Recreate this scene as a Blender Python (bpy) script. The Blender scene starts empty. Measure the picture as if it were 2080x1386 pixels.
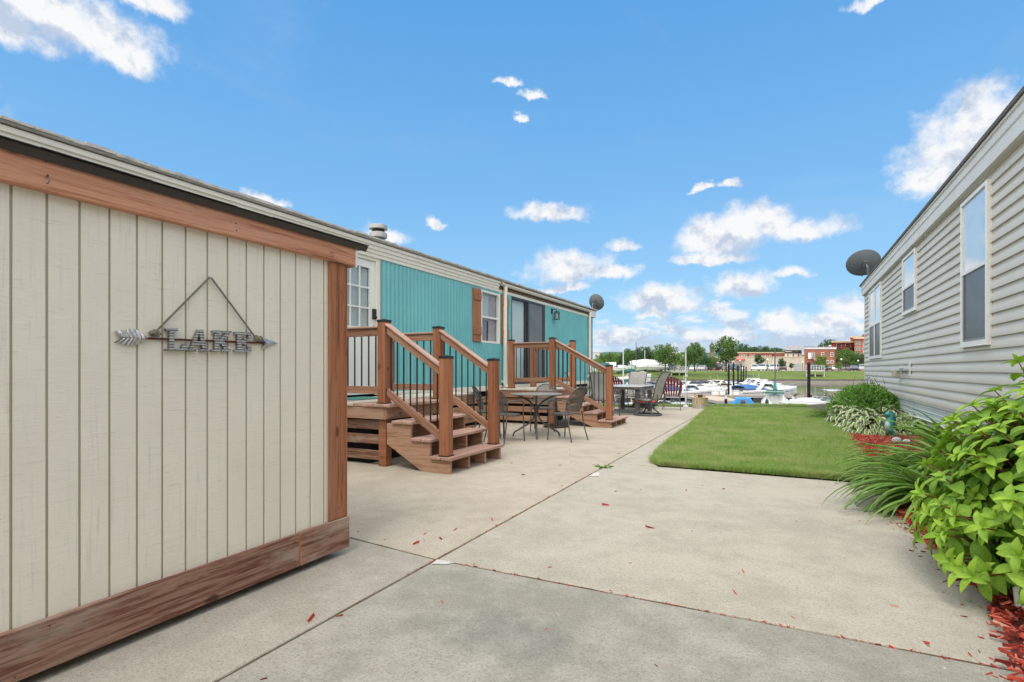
import bpy, bmesh, math, random
from mathutils import Vector, Matrix, noise
rnd = random.Random(7)
D = bpy.data
scene = bpy.context.scene
COL = scene.collection
R_ = math.radians

# ---------------------------------------------------------------- camera
FPX, YAW, CAMZ, HORY = 1085.0, math.atan2(545, 1085.0), 1.15, 751.0
FX, FY = -math.sin(YAW), math.cos(YAW)          # forward
RX, RY = math.cos(YAW), math.sin(YAW)           # right
cam_d = D.cameras.new('camera'); cam = D.objects.new('camera', cam_d); COL.objects.link(cam)
cam.location = (0, 0, CAMZ); cam.rotation_euler = (R_(90), 0, YAW)
cam_d.sensor_width = 36; cam_d.lens = FPX / 2080 * 36; cam_d.shift_y = (HORY - 693) / 2080
cam_d.clip_start = 0.05; cam_d.clip_end = 12000
scene.camera = cam

# ---------------------------------------------------------------- light, exposure
SUN_EL, SUN_AZ = R_(58), R_(174)      # azimuth clockwise from +Y: behind the camera, almost along the houses
sun_d = D.lights.new('sun', 'SUN'); sun = D.objects.new('sun', sun_d); COL.objects.link(sun)
sun_d.energy = 1.0; sun_d.angle = R_(20); sun_d.color = (1.0, 0.95, 0.88)
sv = Vector((math.sin(SUN_AZ) * math.cos(SUN_EL), math.cos(SUN_AZ) * math.cos(SUN_EL), math.sin(SUN_EL)))
sun.rotation_euler = sv.to_track_quat('Z', 'Y').to_euler()
sun.location = (0, 0, 30)
scene.view_settings.view_transform = 'Standard'
scene.view_settings.look = 'None'
scene.view_settings.gamma = 1
scene.view_settings.exposure = 0.62
SKY_STRENGTH = 0.15

# ---------------------------------------------------------------- node helper
class NT:
    def __init__(s, tree):
        s.t = tree; tree.nodes.clear()
    def n(s, typ, ins=None, **props):
        nd = s.t.nodes.new(typ)
        for k, v in props.items(): setattr(nd, k, v)
        for k, v in (ins or {}).items():
            sk = nd.inputs[k]
            if isinstance(v, bpy.types.NodeSocket): s.t.links.new(v, sk)
            else: sk.default_value = v
        return nd
    def m(s, op, a, b=0.0, c=0.0, clamp=False):
        return s.n('ShaderNodeMath', {0: a, 1: b, 2: c}, operation=op, use_clamp=clamp).outputs[0]
    def vm(s, op, a, b=(0, 0, 0), c=(0, 0, 0)):
        nd = s.n('ShaderNodeVectorMath', {0: a, 1: b, 2: c}, operation=op)
        return nd.outputs['Value'] if op in ('LENGTH', 'DOT_PRODUCT') else nd.outputs[0]
    def mix(s, f, a, b, blend='MIX'):
        nd = s.n('ShaderNodeMix', data_type='RGBA', blend_type=blend)
        for k, v in ((0, f), (6, a), (7, b)):
            if isinstance(v, bpy.types.NodeSocket): s.t.links.new(v, nd.inputs[k])
            else: nd.inputs[k].default_value = v if k == 0 or len(v) == 4 else (*v, 1)
        return nd.outputs[2]
    def ramp(s, f, stops, interp='LINEAR'):
        nd = s.n('ShaderNodeValToRGB', {0: f}); cr = nd.color_ramp; cr.interpolation = interp
        while len(cr.elements) < len(stops): cr.elements.new(0.5)
        for e, (p, c) in zip(cr.elements, stops):
            e.position = p; e.color = (*c, 1) if not isinstance(c, (int, float)) else (c, c, c, 1)
        return nd.outputs[0]
    def noise(s, vec, scale, detail=5, rough=0.6, dist=0.0):
        return s.n('ShaderNodeTexNoise', {'Vector': vec, 'Scale': scale, 'Detail': detail, 'Roughness': rough, 'Distortion': dist}).outputs[0]
    def smooth(s, x, lo, hi):
        return s.n('ShaderNodeMapRange', {0: x, 1: lo, 2: hi, 3: 0.0, 4: 1.0}, interpolation_type='SMOOTHSTEP').outputs[0]

def new_mat(name):
    m = D.materials.new(name); m.use_nodes = True
    return m, NT(m.node_tree)

def finish(t, base, rough=0.6, metal=0.0, bump=None, bstr=0.3, bdist=0.01, spec=0.5, transl=0.0, coat=0.0, emit=None):
    ins = {'Base Color': base if isinstance(base, bpy.types.NodeSocket) else (*base, 1), 'Roughness': rough, 'Metallic': metal, 'Specular IOR Level': spec}
    if coat: ins['Coat Weight'] = coat; ins['Coat Roughness'] = 0.08
    p = t.n('ShaderNodeBsdfPrincipled', ins)
    if bump is not None:
        b = t.n('ShaderNodeBump', {'Height': bump, 'Strength': bstr, 'Distance': bdist})
        t.t.links.new(b.outputs[0], p.inputs['Normal'])
    sh = p.outputs[0]
    if transl:
        tr = t.n('ShaderNodeBsdfTranslucent', {'Color': base if isinstance(base, bpy.types.NodeSocket) else (*base, 1)})
        sh = t.n('ShaderNodeMixShader', {0: transl, 1: sh, 2: tr.outputs[0]}).outputs[0]
    o = t.n('ShaderNodeOutputMaterial'); t.t.links.new(sh, o.inputs[0])

def coords(t, kind='Object', scale=(1, 1, 1), rand=0.0):
    v = t.n('ShaderNodeTexCoord').outputs[kind]
    if rand:
        r = t.n('ShaderNodeObjectInfo').outputs['Random']
        v = t.vm('ADD', v, t.vm('MULTIPLY', t.n('ShaderNodeCombineXYZ', {0: r, 1: t.m('MULTIPLY', r, 1.7), 2: t.m('MULTIPLY', r, 2.3)}).outputs[0], (rand, rand, rand)))
    if scale != (1, 1, 1): v = t.vm('MULTIPLY', v, scale)
    return v

def pm(name, c1, c2=None, scale=6.0, rough=0.6, metal=0.0, stretch=(1, 1, 1), bump=0.0, bscale=None, spec=0.5, contrast=(0.3, 0.7), coat=0.0, rvar=0.1, transl=0.0, rand=0.0, bdist=0.006):
    """general paint/metal/plastic: two colours mixed by layered noise, roughness variation, fine bump"""
    m, t = new_mat(name); v = coords(t, 'Object', stretch, rand)
    c2 = c2 or tuple(x * 0.88 for x in c1)
    n1 = t.noise(v, scale, 6, 0.62); n2 = t.noise(v, scale * 7.3, 3, 0.6)
    f = t.smooth(t.m('ADD', t.m('MULTIPLY', n1, 0.75), t.m('MULTIPLY', n2, 0.25)), contrast[0], contrast[1])
    base = t.mix(f, c1, c2)
    r = t.m('ADD', t.m('MULTIPLY', t.m('SUBTRACT', n1, 0.5), rvar * 2), rough, clamp=True)
    finish(t, base, r, metal, t.noise(v, bscale or scale * 12, 4, 0.6) if bump else None, bump, bdist, spec, transl, coat)
    return m

def wood(name, dark, mid, light, grey=0.25, greycol=(0.27, 0.21, 0.17), rough=0.72, knots=True, gscale=1.0):
    """stained boards, grain along the local X axis of every board"""
    m, t = new_mat(name); v = coords(t, 'Object', (1, 1, 1), 40.0)
    g = t.noise(t.vm('MULTIPLY', v, (1.5 * gscale, 30 * gscale, 30 * gscale)), 1.0, 9, 0.7, 0.9)
    fine = t.noise(t.vm('MULTIPLY', v, (5, 150, 150)), 1.0, 3, 0.6)
    c = t.ramp(t.m('ADD', t.m('MULTIPLY', g, 0.8), t.m('MULTIPLY', fine, 0.2)), [(0.34, dark), (0.46, mid), (0.56, light), (0.66, mid), (0.78, dark)])
    w = t.smooth(t.noise(t.vm('MULTIPLY', v, (1.1, 4, 4)), 1.6, 6, 0.7), 0.45, 0.72)
    c = t.mix(t.m('MULTIPLY', w, grey), c, greycol)
    if knots:
        vo = t.n('ShaderNodeTexVoronoi', {'Vector': t.vm('ADD', t.vm('MULTIPLY', v, (2.6, 6.0, 6.0)), t.vm('MULTIPLY', t.n('ShaderNodeTexNoise', {'Vector': v, 'Scale': 6.0}).outputs[1], (0.25, 0.25, 0.25))), 'Scale': 1.0}).outputs['Distance']
        k = t.m('SUBTRACT', 1.0, t.smooth(vo, 0.06, 0.12))
        c = t.mix(t.m('MULTIPLY', k, 0.75), c, tuple(x * 0.45 for x in dark))
    r = t.n('ShaderNodeObjectInfo').outputs['Random']
    c = t.mix(1.0, c, t.n('ShaderNodeCombineColor', {0: t.m('ADD', t.m('MULTIPLY', r, 0.3), 0.85), 1: t.m('ADD', t.m('MULTIPLY', r, 0.34), 0.83), 2: t.m('ADD', t.m('MULTIPLY', r, 0.38), 0.81)}).outputs[0], 'MULTIPLY')
    finish(t, c, rough, 0, t.m('ADD', g, t.m('MULTIPLY', fine, 0.5)), 0.35, 0.004, 0.35)
    return m

# ---------------------------------------------------------------- mesh helper
def frame(a, b, up=(0, 0, 1)):
    a, b = Vector(a), Vector(b); x = (b - a).normalized(); u = Vector(up)
    if abs(x.dot(u)) > 0.99: u = Vector((0, 1, 0))
    y = u.cross(x).normalized(); z = x.cross(y)
    return Matrix(((x.x, y.x, z.x, a.x), (x.y, y.y, z.y, a.y), (x.z, y.z, z.z, a.z), (0, 0, 0, 1))), (b - a).length

def wmat(o):
    w = o.matrix_basis.copy()
    return wmat(o.parent) @ o.matrix_parent_inverse @ w if o.parent else w

def attach(o, parent, local=False):
    if parent is not None:
        o.parent = parent
        o.matrix_parent_inverse = Matrix.Identity(4) if local else wmat(parent).inverted()
    return o

class MB:
    def __init__(s): s.v = []; s.f = []; s.uv = {}; s.att = {}
    def add(s, vs, fs):
        k = len(s.v); s.v += [tuple(p) for p in vs]; s.f += [tuple(i + k for i in f) for f in fs]; return s
    def box(s, x0, y0, z0, x1, y1, z1, M=None):
        vs = [Vector(p) for p in ((x0, y0, z0), (x1, y0, z0), (x1, y1, z0), (x0, y1, z0), (x0, y0, z1), (x1, y0, z1), (x1, y1, z1), (x0, y1, z1))]
        if M: vs = [M @ p for p in vs]
        return s.add(vs, [(0, 3, 2, 1), (4, 5, 6, 7), (0, 1, 5, 4), (1, 2, 6, 5), (2, 3, 7, 6), (3, 0, 4, 7)])
    def bar(s, a, b, w, t, up=(0, 0, 1)):
        M, L = frame(a, b, up); return s.box(0, -w / 2, -t / 2, L, w / 2, t / 2, M)
    def extrude(s, pts, vec):
        n = len(pts); vec = Vector(vec); p = [Vector(q) for q in pts]
        nrm = Vector((0, 0, 0))
        for i in range(n): nrm += p[i].cross(p[(i + 1) % n])
        if nrm.dot(vec) > 0: p = p[::-1]
        return s.add(p + [q + vec for q in p], [tuple(range(n)), tuple(range(2 * n - 1, n - 1, -1))] + [(i, i + n, (i + 1) % n + n, (i + 1) % n) for i in range(n)])
    def tube(s, pts, r, n=8, closed=False):
        P = [Vector(p) for p in pts]; m = len(P); rs = r if isinstance(r, (list, tuple)) else [r] * m
        k = len(s.v); prev = None; u = None
        for i in range(m):
            if closed: tg = (P[(i + 1) % m] - P[i - 1]).normalized()
            else: tg = (P[min(i + 1, m - 1)] - P[max(i - 1, 0)]).normalized()
            if u is None:
                a = Vector((0, 0, 1)) if abs(tg.z) < 0.9 else Vector((1, 0, 0)); u = a.cross(tg).normalized()
            else: u = (u - tg * u.dot(tg)).normalized()
            w = tg.cross(u)
            for j in range(n):
                a = 2 * math.pi * j / n; s.v.append(tuple(P[i] + (u * math.cos(a) + w * math.sin(a)) * rs[i]))
        for i in range(m if closed else m - 1):
            for j in range(n):
                a, b = k + i * n, k + ((i + 1) % m) * n
                s.f.append((a + j, a + (j + 1) % n, b + (j + 1) % n, b + j))
        if not closed:
            s.f.append(tuple(k + j for j in range(n - 1, -1, -1))); s.f.append(tuple(k + (m - 1) * n + j for j in range(n)))
        return s
    def lathe(s, prof, c=(0, 0, 0), n=24, M=None, sx=1, sy=1):
        k = len(s.v); c = Vector(c)
        for r, z in prof:
            for j in range(n):
                a = 2 * math.pi * j / n; p = Vector((r * math.cos(a) * sx, r * math.sin(a) * sy, z))
                p = (M @ p if M else p) + c; s.v.append(tuple(p))
        for i in range(len(prof) - 1):
            for j in range(n):
                a, b = k + i * n, k + (i + 1) * n
                s.f.append((a + j, a + (j + 1) % n, b + (j + 1) % n, b + j))
        if prof[0][0] > 1e-5: s.f.append(tuple(k + j for j in range(n - 1, -1, -1)))
        if prof[-1][0] > 1e-5: s.f.append(tuple(k + (len(prof) - 1) * n + j for j in range(n)))
        return s
    def grid(s, rows, closed=False):
        """rows of points -> quads"""
        k = len(s.v); n = len(rows[0])
        for r in rows: s.v += [tuple(p) for p in r]
        for i in range(len(rows) - 1):
            for j in range(n if closed else n - 1):
                a, b = k + i * n, k + (i + 1) * n; j2 = (j + 1) % n
                s.f.append((a + j, a + j2, b + j2, b + j))
        return s
    def blob(s, c, r, seg=12, rings=8, M=None):
        prof = [(math.sin(math.pi * i / rings), -math.cos(math.pi * i / rings)) for i in range(rings + 1)]
        k = len(s.v); r = (r, r, r) if isinstance(r, (int, float)) else r
        for a, z in prof:
            for j in range(seg):
                th = 2 * math.pi * j / seg; p = Vector((a * math.cos(th) * r[0], a * math.sin(th) * r[1], z * r[2]))
                s.v.append(tuple((M @ p if M else p) + Vector(c)))
        for i in range(rings):
            for j in range(seg): s.f.append((k + i * seg + j, k + i * seg + (j + 1) % seg, k + (i + 1) * seg + (j + 1) % seg, k + (i + 1) * seg + j))
        return s
    def build(s, name, mat, parent=None, smooth=False, bevel=0.0, local=False, origin=None, seg=1, angle=40):
        me = D.meshes.new(name)
        vs = s.v
        if origin is None and parent is None and vs:
            origin = ((min(p[0] for p in vs) + max(p[0] for p in vs)) / 2, (min(p[1] for p in vs) + max(p[1] for p in vs)) / 2, min(p[2] for p in vs))
        if origin is not None: vs = [(p[0] - origin[0], p[1] - origin[1], p[2] - origin[2]) for p in vs]
        me.from_pydata(vs, [], s.f)
        if mat: me.materials.append(mat)
        if s.uv:
            ul = me.uv_layers.new(name='uv'); data = [0.0] * (2 * len(me.loops))
            for i, l in enumerate(me.loops):
                q = s.uv.get(l.vertex_index, (0, 0)); data[2 * i] = q[0]; data[2 * i + 1] = q[1]
            ul.data.foreach_set('uv', data)
        for an, vals in s.att.items():
            a = me.attributes.new(an, 'FLOAT', 'POINT'); a.data.foreach_set('value', vals)
        if smooth:
            me.polygons.foreach_set('use_smooth', [True] * len(me.polygons))
            if angle < 180: me.set_sharp_from_angle(angle=R_(angle))
        me.update()
        o = D.objects.new(name, me); COL.objects.link(o)
        if origin is not None: o.location = origin
        if bevel:
            b = o.modifiers.new('bevel', 'BEVEL'); b.width = bevel; b.segments = seg; b.limit_method = 'ANGLE'; b.angle_limit = R_(40)
        return attach(o, parent, local)

def board(name, a, b, w, t, mat, parent=None, up=(0, 0, 1), bevel=0.004, local=False):
    M, L = frame(a, b, up)
    o = MB().box(0, -w / 2, -t / 2, L, w / 2, t / 2).build(name, mat, None, bevel=bevel, origin=(0, 0, 0))
    o.matrix_basis = M
    return attach(o, parent, local)

def thing(name, label, cat, loc=(0, 0, 0), rz=0.0, group=None):
    o = D.objects.new(name, None); COL.objects.link(o); o.location = loc; o.rotation_euler = (0, 0, rz); o.empty_display_size = 0.2
    return tag(o, label, cat, group)

def tag(o, label=None, cat=None, group=None, kind=None):
    if label: o['label'] = label
    if cat: o['category'] = cat
    if group: o['group'] = group
    if kind: o['kind'] = kind
    return o

def struct(o): o['kind'] = 'structure'; return o
def stuff(o, label=None, cat=None): o['kind'] = 'stuff'; return tag(o, label, cat)

def kids(o): return [c for c in COL.objects if c.parent == o]
def dup(o, loc=None, rz=None, label=None, scale=None, parent=None, recolor=None, _k=None):
    c = o.copy(); COL.objects.link(c)
    if parent is not None: c.parent = parent
    else:
        if loc is not None: c.location = loc
        if rz is not None: c.rotation_euler = (0, 0, rz)
        if scale is not None: c.scale = scale if not isinstance(scale, (int, float)) else (scale,) * 3
        if label: c['label'] = label
    if recolor and o.type == 'MESH' and len(c.material_slots):
        mm = c.material_slots[0].material
        if mm and mm.name in recolor:
            c.material_slots[0].link = 'OBJECT'; c.material_slots[0].material = recolor[mm.name]
    for ch in list(o.children): dup(ch, parent=c, recolor=recolor)
    return c

def C(r, d, z=0.0): return (r * RX + d * FX, r * RY + d * FY, z)      # right / forward of the photographer, metres
def W(px, py, d): return C((px - 1040) / FPX * d, d, CAMZ + (HORY - py) / FPX * d)
def rr(px, d): return (px - 1040) / FPX * d
def zz(py, d): return CAMZ + (HORY - py) / FPX * d
# ---------------------------------------------------------------- world: sky with fair-weather cumulus
world = D.worlds.new('World'); scene.world = world; world.use_nodes = True
t = NT(world.node_tree)
sky = t.n('ShaderNodeTexSky', sky_type='NISHITA'); sky.sun_disc = False
sky.sun_elevation = SUN_EL; sky.sun_rotation = SUN_AZ; sky.air_density = 1.0; sky.dust_density = 0.6; sky.ozone_density = 2.0; sky.altitude = 200
gen = t.n('ShaderNodeTexCoord').outputs['Generated']
sep = t.n('ShaderNodeSeparateXYZ', {0: gen})
az = t.m('ARCTAN2', sep.outputs[0], sep.outputs[1]); el = t.m('ARCSINE', sep.outputs[2])
# domain warp for ragged outlines
w1 = t.n('ShaderNodeTexNoise', {'Vector': gen, 'Scale': 9.0, 'Detail': 6.0, 'Roughness': 0.62}).outputs[1]
w2 = t.n('ShaderNodeTexNoise', {'Vector': gen, 'Scale': 42.0, 'Detail': 5.0, 'Roughness': 0.65}).outputs[1]
p0 = t.n('ShaderNodeCombineXYZ', {0: az, 1: el, 2: 0.0}).outputs[0]
p = t.vm('ADD', p0, t.vm('MULTIPLY', t.vm('SUBTRACT', w1, (0.5, 0.5, 0.5)), (0.095, 0.065, 0)))
p = t.vm('ADD', p, t.vm('MULTIPLY', t.vm('SUBTRACT', w2, (0.5, 0.5, 0.5)), (0.022, 0.018, 0)))
def azel(px, py):
    u, v = (px - 1040) / FPX, (HORY - py) / FPX
    return math.atan2(FX + u * RX, FY + u * RY), math.atan2(v, math.hypot(1, u))
def field(blobs, flat):
    acc = None
    for px, py, hw, hh in blobs:
        a, e = azel(px, py); a1, _ = azel(px + hw, py); _, e1 = azel(px, py - hh)
        wa, we = abs(a1 - a), abs(e1 - e)
        wa *= 1.12; we *= 1.15
        q = t.vm('MULTIPLY_ADD', p, (1 / wa, 1 / we, 0), (-a / wa, -e / we, 0))
        q = t.vm('MAXIMUM', q, t.vm('MULTIPLY', q, (-1, -flat, 0)))
        L = t.vm('LENGTH', q)
        acc = L if acc is None else t.m('MINIMUM', acc, L)
    return acc
CL = [(120, 40, 190, 85), (240, 115, 75, 55), (20, 60, 90, 70), (300, 10, 90, 40), (1032, 180, 28, 11), (1090, 200, 24, 13), (1066, 236, 14, 9),
      (1990, 255, 100, 80), (1935, 335, 100, 100), (1880, 375, 58, 50), (2010, 330, 90, 90), (1965, 225, 30, 28), (1110, 436, 72, 26), (1535, 462, 85, 46), (1450, 492, 85, 42), (1640, 470, 95, 34), (1450, 528, 80, 16),
      (1160, 556, 80, 42), (1235, 562, 52, 18), (1140, 592, 66, 14), (1256, 502, 30, 18), (1350, 614, 90, 32), (1512, 588, 76, 34), (1615, 564, 52, 14), (770, 478, 44, 26), (545, 412, 40, 12),
      (1415, 390, 24, 10), (1470, 383, 24, 10), (898, 451, 26, 11), (1740, 630, 60, 32), (1690, 662, 80, 22), (1755, 4, 55, 20), (1580, 660, 60, 28), (1330, 640, 44, 14), (1245, 690, 70, 22), (1450, 680, 90, 24), (1650, 700, 120, 24),
      (2300, 300, 260, 120), (-300, 200, 260, 110), (-500, 480, 300, 80)]
GREY = [(1520, 505, 110, 30), (1640, 488, 70, 12), (1155, 574, 60, 18), (1355, 622, 70, 12), (1515, 602, 60, 12), (1960, 340, 55, 60), (60, 60, 110, 40), (210, 140, 60, 20), (1110, 450, 40, 10), (1560, 690, 200, 22), (1300, 705, 120, 20)]
d1 = field(CL, 1.7)
n3 = t.noise(gen, 26.0, 9, 0.60)
dens = t.smooth(t.m('ADD', d1, t.m('MULTIPLY', t.m('SUBTRACT', n3, 0.5), 1.5)), 1.20, 0.40)
# broken low bank along the horizon, everywhere round the compass
flatdir = t.vm('MULTIPLY', gen, (1, 1, 3.4))
nb = t.noise(flatdir, 9.5, 9, 0.58, 0.2)
thr = t.n('ShaderNodeMapRange', {0: el, 1: 0.0, 2: 0.17, 3: 0.30, 4: 0.62}).outputs[0]
bank = t.m('MULTIPLY', t.smooth(t.m('SUBTRACT', nb, thr), 0.0, 0.16), t.m('SUBTRACT', 1.0, t.smooth(el, 0.12, 0.2)))
wisp = t.m('MULTIPLY', t.smooth(t.noise(t.vm('MULTIPLY', gen, (1, 1, 2.0)), 3.2, 8, 0.6, 0.8), 0.5, 0.85), 0.10)
allc = t.m('MAXIMUM', dens, t.m('MULTIPLY', bank, 0.85), clamp=True)
d2 = field(GREY, 0.8)
relief = t.m('SUBTRACT', t.noise(gen, 24.0, 7, 0.6), t.noise(t.vm('ADD', gen, (0.006, 0.003, 0.016)), 24.0, 7, 0.6))
brel = t.m('MULTIPLY', t.m('SUBTRACT', nb, t.noise(t.vm('ADD', flatdir, (0.0, 0.0, 0.055)), 9.5, 9, 0.58, 0.2)), -4.5)
shade = t.m('ADD', t.m('MULTIPLY', t.smooth(d2, 1.15, 0.2), 0.85), t.m('MULTIPLY', relief, -4.6))
shade = t.m('ADD', shade, t.m('MULTIPLY', bank, t.m('ADD', brel, 0.5)), clamp=True)
ccol = t.mix(shade, (4.1, 4.15, 4.2), (2.35, 2.75, 3.4))
grad = t.ramp(t.m('DIVIDE', el, 1.2, clamp=True), [(0.0, (0.40, 0.68, 0.92)), (0.12, (0.28, 0.60, 0.92)), (0.26, (0.19, 0.50, 0.90)), (0.5, (0.105, 0.395, 0.84)), (1.0, (0.08, 0.30, 0.72))])
skyc = t.mix(0.85, sky.outputs[0], t.vm('MULTIPLY', grad, (4.2, 4.2, 4.2)))
skyc = t.mix(wisp, skyc, (3.6, 3.9, 4.2))
fin = t.mix(allc, skyc, ccol)
fin = t.mix(t.m('MULTIPLY', t.m('SUBTRACT', 1.0, t.smooth(el, 0.0, 0.075)), 0.55), fin, (2.55, 3.05, 3.75))
# unseen cloud deck added overhead and behind the camera to soften and whiten daylight
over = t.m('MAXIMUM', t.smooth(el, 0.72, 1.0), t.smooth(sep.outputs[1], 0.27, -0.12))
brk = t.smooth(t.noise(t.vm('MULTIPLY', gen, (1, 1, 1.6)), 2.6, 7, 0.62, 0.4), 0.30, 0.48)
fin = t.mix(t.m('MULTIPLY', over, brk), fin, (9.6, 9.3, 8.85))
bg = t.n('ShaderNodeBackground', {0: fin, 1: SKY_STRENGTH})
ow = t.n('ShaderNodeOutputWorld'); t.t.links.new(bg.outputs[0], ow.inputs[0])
# ================================================================ SETTING
def concrete(name, c_lo, c_hi, stain=None, stainamt=0.0, seed=0.0):
    m, t = new_mat(name); v = t.vm('ADD', coords(t, 'Object'), (seed, seed * 0.7, 0))
    big = t.noise(v, 0.8, 7, 0.7, 0.3); mid = t.noise(v, 4.5, 8, 0.74); fine = t.noise(v, 70, 5, 0.8); spk = t.noise(v, 190, 2, 0.5)
    c = t.mix(t.smooth(t.m('ADD', t.m('MULTIPLY', big, 0.5), t.m('MULTIPLY', mid, 0.5)), 0.40, 0.60), c_lo, c_hi)
    c = t.mix(t.m('MULTIPLY', t.smooth(fine, 0.46, 0.70), 0.75), c, tuple(x * 0.5 for x in c_lo))
    c = t.mix(t.m('MULTIPLY', t.smooth(spk, 0.58, 0.70), 0.65), c, tuple(x * 1.5 for x in c_hi))
    vo = t.n('ShaderNodeTexVoronoi', {'Vector': v, 'Scale': 4.2}).outputs['Distance']
    c = t.mix(t.m('MULTIPLY', t.m('SUBTRACT', 1.0, t.smooth(vo, 0.018, 0.034)), 0.5), c, (0.75, 0.74, 0.7))
    if stain:
        for sx, sy, sr, sq in stain:
            dd = t.vm('LENGTH', t.vm('MULTIPLY', t.vm('ADD', coords(t, 'Object'), (-sx, -sy, 0)), (1 / sr, 1 / (sr * sq), 0)))
            s = t.m('SUBTRACT', 1.0, t.smooth(t.m('ADD', dd, t.m('MULTIPLY', t.m('SUBTRACT', mid, 0.5), 1.6)), 0.25, 1.2))
            c = t.mix(t.m('MULTIPLY', s, stainamt), c, (0.10, 0.105, 0.11))
    # hairline cracks
    cr = t.n('ShaderNodeTexVoronoi', {'Vector': t.vm('ADD', v, t.vm('MULTIPLY', t.n('ShaderNodeTexNoise', {'Vector': v, 'Scale': 2.0, 'Detail': 5.0}).outputs[1], (0.5, 0.5, 0))), 'Scale': 0.33}, feature='DISTANCE_TO_EDGE').outputs['Distance']
    ck = t.m('MULTIPLY', t.m('SUBTRACT', 1.0, t.smooth(cr, 0.0, 0.0035)), t.smooth(t.noise(v, 0.9, 3, 0.5), 0.5, 0.62))
    c = t.mix(t.m('MULTIPLY', ck, 0.14), c, (0.14, 0.12, 0.10))
    finish(t, c, 0.88, 0, t.m('ADD', fine, t.m('MULTIPLY', mid, 0.5)), 0.5, 0.005, 0.3)
    return m
M_cwarm = concrete('concrete_warm', (0.385, 0.335, 0.265), (0.47, 0.42, 0.34), seed=3.3)
M_cmid = concrete('concrete_mid', (0.36, 0.335, 0.275), (0.455, 0.42, 0.35), seed=9.1)
M_cgrey = concrete('concrete_grey', (0.26, 0.25, 0.21), (0.37, 0.355, 0.305), stain=[(-1.05, 2.05, 0.42, 0.55), (-0.7, 1.2, 0.75, 0.7), (0.2, 1.5, 0.5, 0.6)], stainamt=0.3, seed=17.0)
M_cside = concrete('concrete_side', (0.32, 0.295, 0.245), (0.41, 0.38, 0.325), seed=23.0)

def meadow(name, a, b, c3, s=1.0):
    m, t = new_mat(name); v = coords(t, 'Object')
    n1 = t.noise(v, 0.12 * s, 6, 0.7); n2 = t.noise(v, 2.2 * s, 5, 0.7); n3 = t.noise(v, 30 * s, 3, 0.7)
    c = t.mix(t.smooth(n1, 0.35, 0.65), a, b); c = t.mix(t.m('MULTIPLY', t.smooth(n2, 0.45, 0.7), 0.6), c, c3)
    finish(t, c, 0.9, 0, t.m('ADD', n3, n2), 0.6, 0.05, 0.2)
    return m
M_soil = pm('soil', (0.06, 0.045, 0.03), (0.10, 0.075, 0.05), 9, 0.95, bump=0.6)
M_joint = pm('joint_dirt', (0.07, 0.055, 0.035), (0.12, 0.10, 0.06), 30, 0.95, bump=0.7)
M_lawnbase = meadow('lawn_soil', (0.10, 0.15, 0.035), (0.13, 0.18, 0.045), (0.15, 0.15, 0.06), 3)
M_bank = meadow('bank_grass', (0.135, 0.19, 0.038), (0.105, 0.155, 0.034), (0.185, 0.20, 0.062), 1.0)
M_farground = meadow('far_grass', (0.06, 0.10, 0.03), (0.05, 0.085, 0.028), (0.08, 0.11, 0.04), 0.3)

# near bank: one sheet, flat to the edge of the yard, then down under the water
EDGE = [(-900, 20), (-60, 20), (-8, 20), (1.0, 19.2), (2.6, 18.2), (3.6, 17.0), (8.8, 16.9), (10.2, 18.3), (13, 20), (60, 21), (900, 21)]
rows = []
for r, e in EDGE: rows.append([C(r, -300, -0.035), C(r, -20, -0.035), C(r, 3, -0.035), C(r, e - 2, -0.035), C(r, e, -0.05), C(r, e + 1.2, -0.9), C(r, e + 5, -3.2)])
struct(MB().grid(rows).build('ground', M_soil, origin=(0, 0, 0)))

# the concrete slabs, a real gap between them
XJ = -1.865
def slab(pts, mat, z=0.0, th=0.1):
    o = MB().extrude([(x, y, z) for x, y in pts], (0, 0, -th)).build('concrete_slab', mat, origin=(0, 0, 0), bevel=0.008, seg=2)
    return struct(o)
g = 0.008
slab([(-14, -6), (XJ - g, -6), (XJ - g, 2.69 - g), (-2.7, 2.78 - g), (-14, 2.9 - g)], M_cside)
slab([(-14, 2.9 + g), (-2.7, 2.78 + g), (XJ - g, 2.69 + g), (XJ - g, 10.05), (-14, 10.05)], M_cwarm)
slab([(-14, 10.07), (XJ - g, 10.07), (XJ - g, 16.95), (-3.2, 16.95), (-14, 17.4)], M_cwarm)
slab([(XJ + g, -6), (2.3, -6), (2.3, 2.69 - g), (XJ + g, 2.69 - g)], M_cgrey)
slab([(XJ + g, 2.69 + g), (0.98, 2.69 + g), (1.02, 4.0), (0.95, 6.42), (XJ + g, 6.43)], M_cmid)
slab([(XJ + g, 6.45 + g), (-1.3, 6.45 + g), (-1.45, 6.75), (-1.52, 8.0), (-1.6, 11.0), (-1.72, 13.0), (-1.845, 15.0), (XJ + g, 15.05)], M_cmid)
# dirt packed into the joints
jb = MB()
for a, b in (((XJ, -6), (XJ, 15)), ((-14, 2.9), (-2.7, 2.78)), ((-2.7, 2.78), (XJ, 2.69)), ((XJ, 2.69), (2.3, 2.69)), ((XJ, 6.44), (-1.2, 6.44)), ((-14, 10.06), (XJ, 10.06))):
    L = math.hypot(b[0] - a[0], b[1] - a[1]); n = max(2, int(L / 0.12)); nx, ny = -(b[1] - a[1]) / L, (b[0] - a[0]) / L
    R0 = [[], []]
    for i in range(n + 1):
        f = i / n; w = 0.013; z = -0.007 + rnd.uniform(-0.004, 0.004)
        for k, s in ((0, -1), (1, 1)): R0[k].append((a[0] + (b[0] - a[0]) * f + nx * s * w, a[1] + (b[1] - a[1]) * f + ny * s * w, z))
    jb.grid(R0)
struct(jb.build('joint_dirt', M_joint, origin=(0, 0, 0)))
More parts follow.
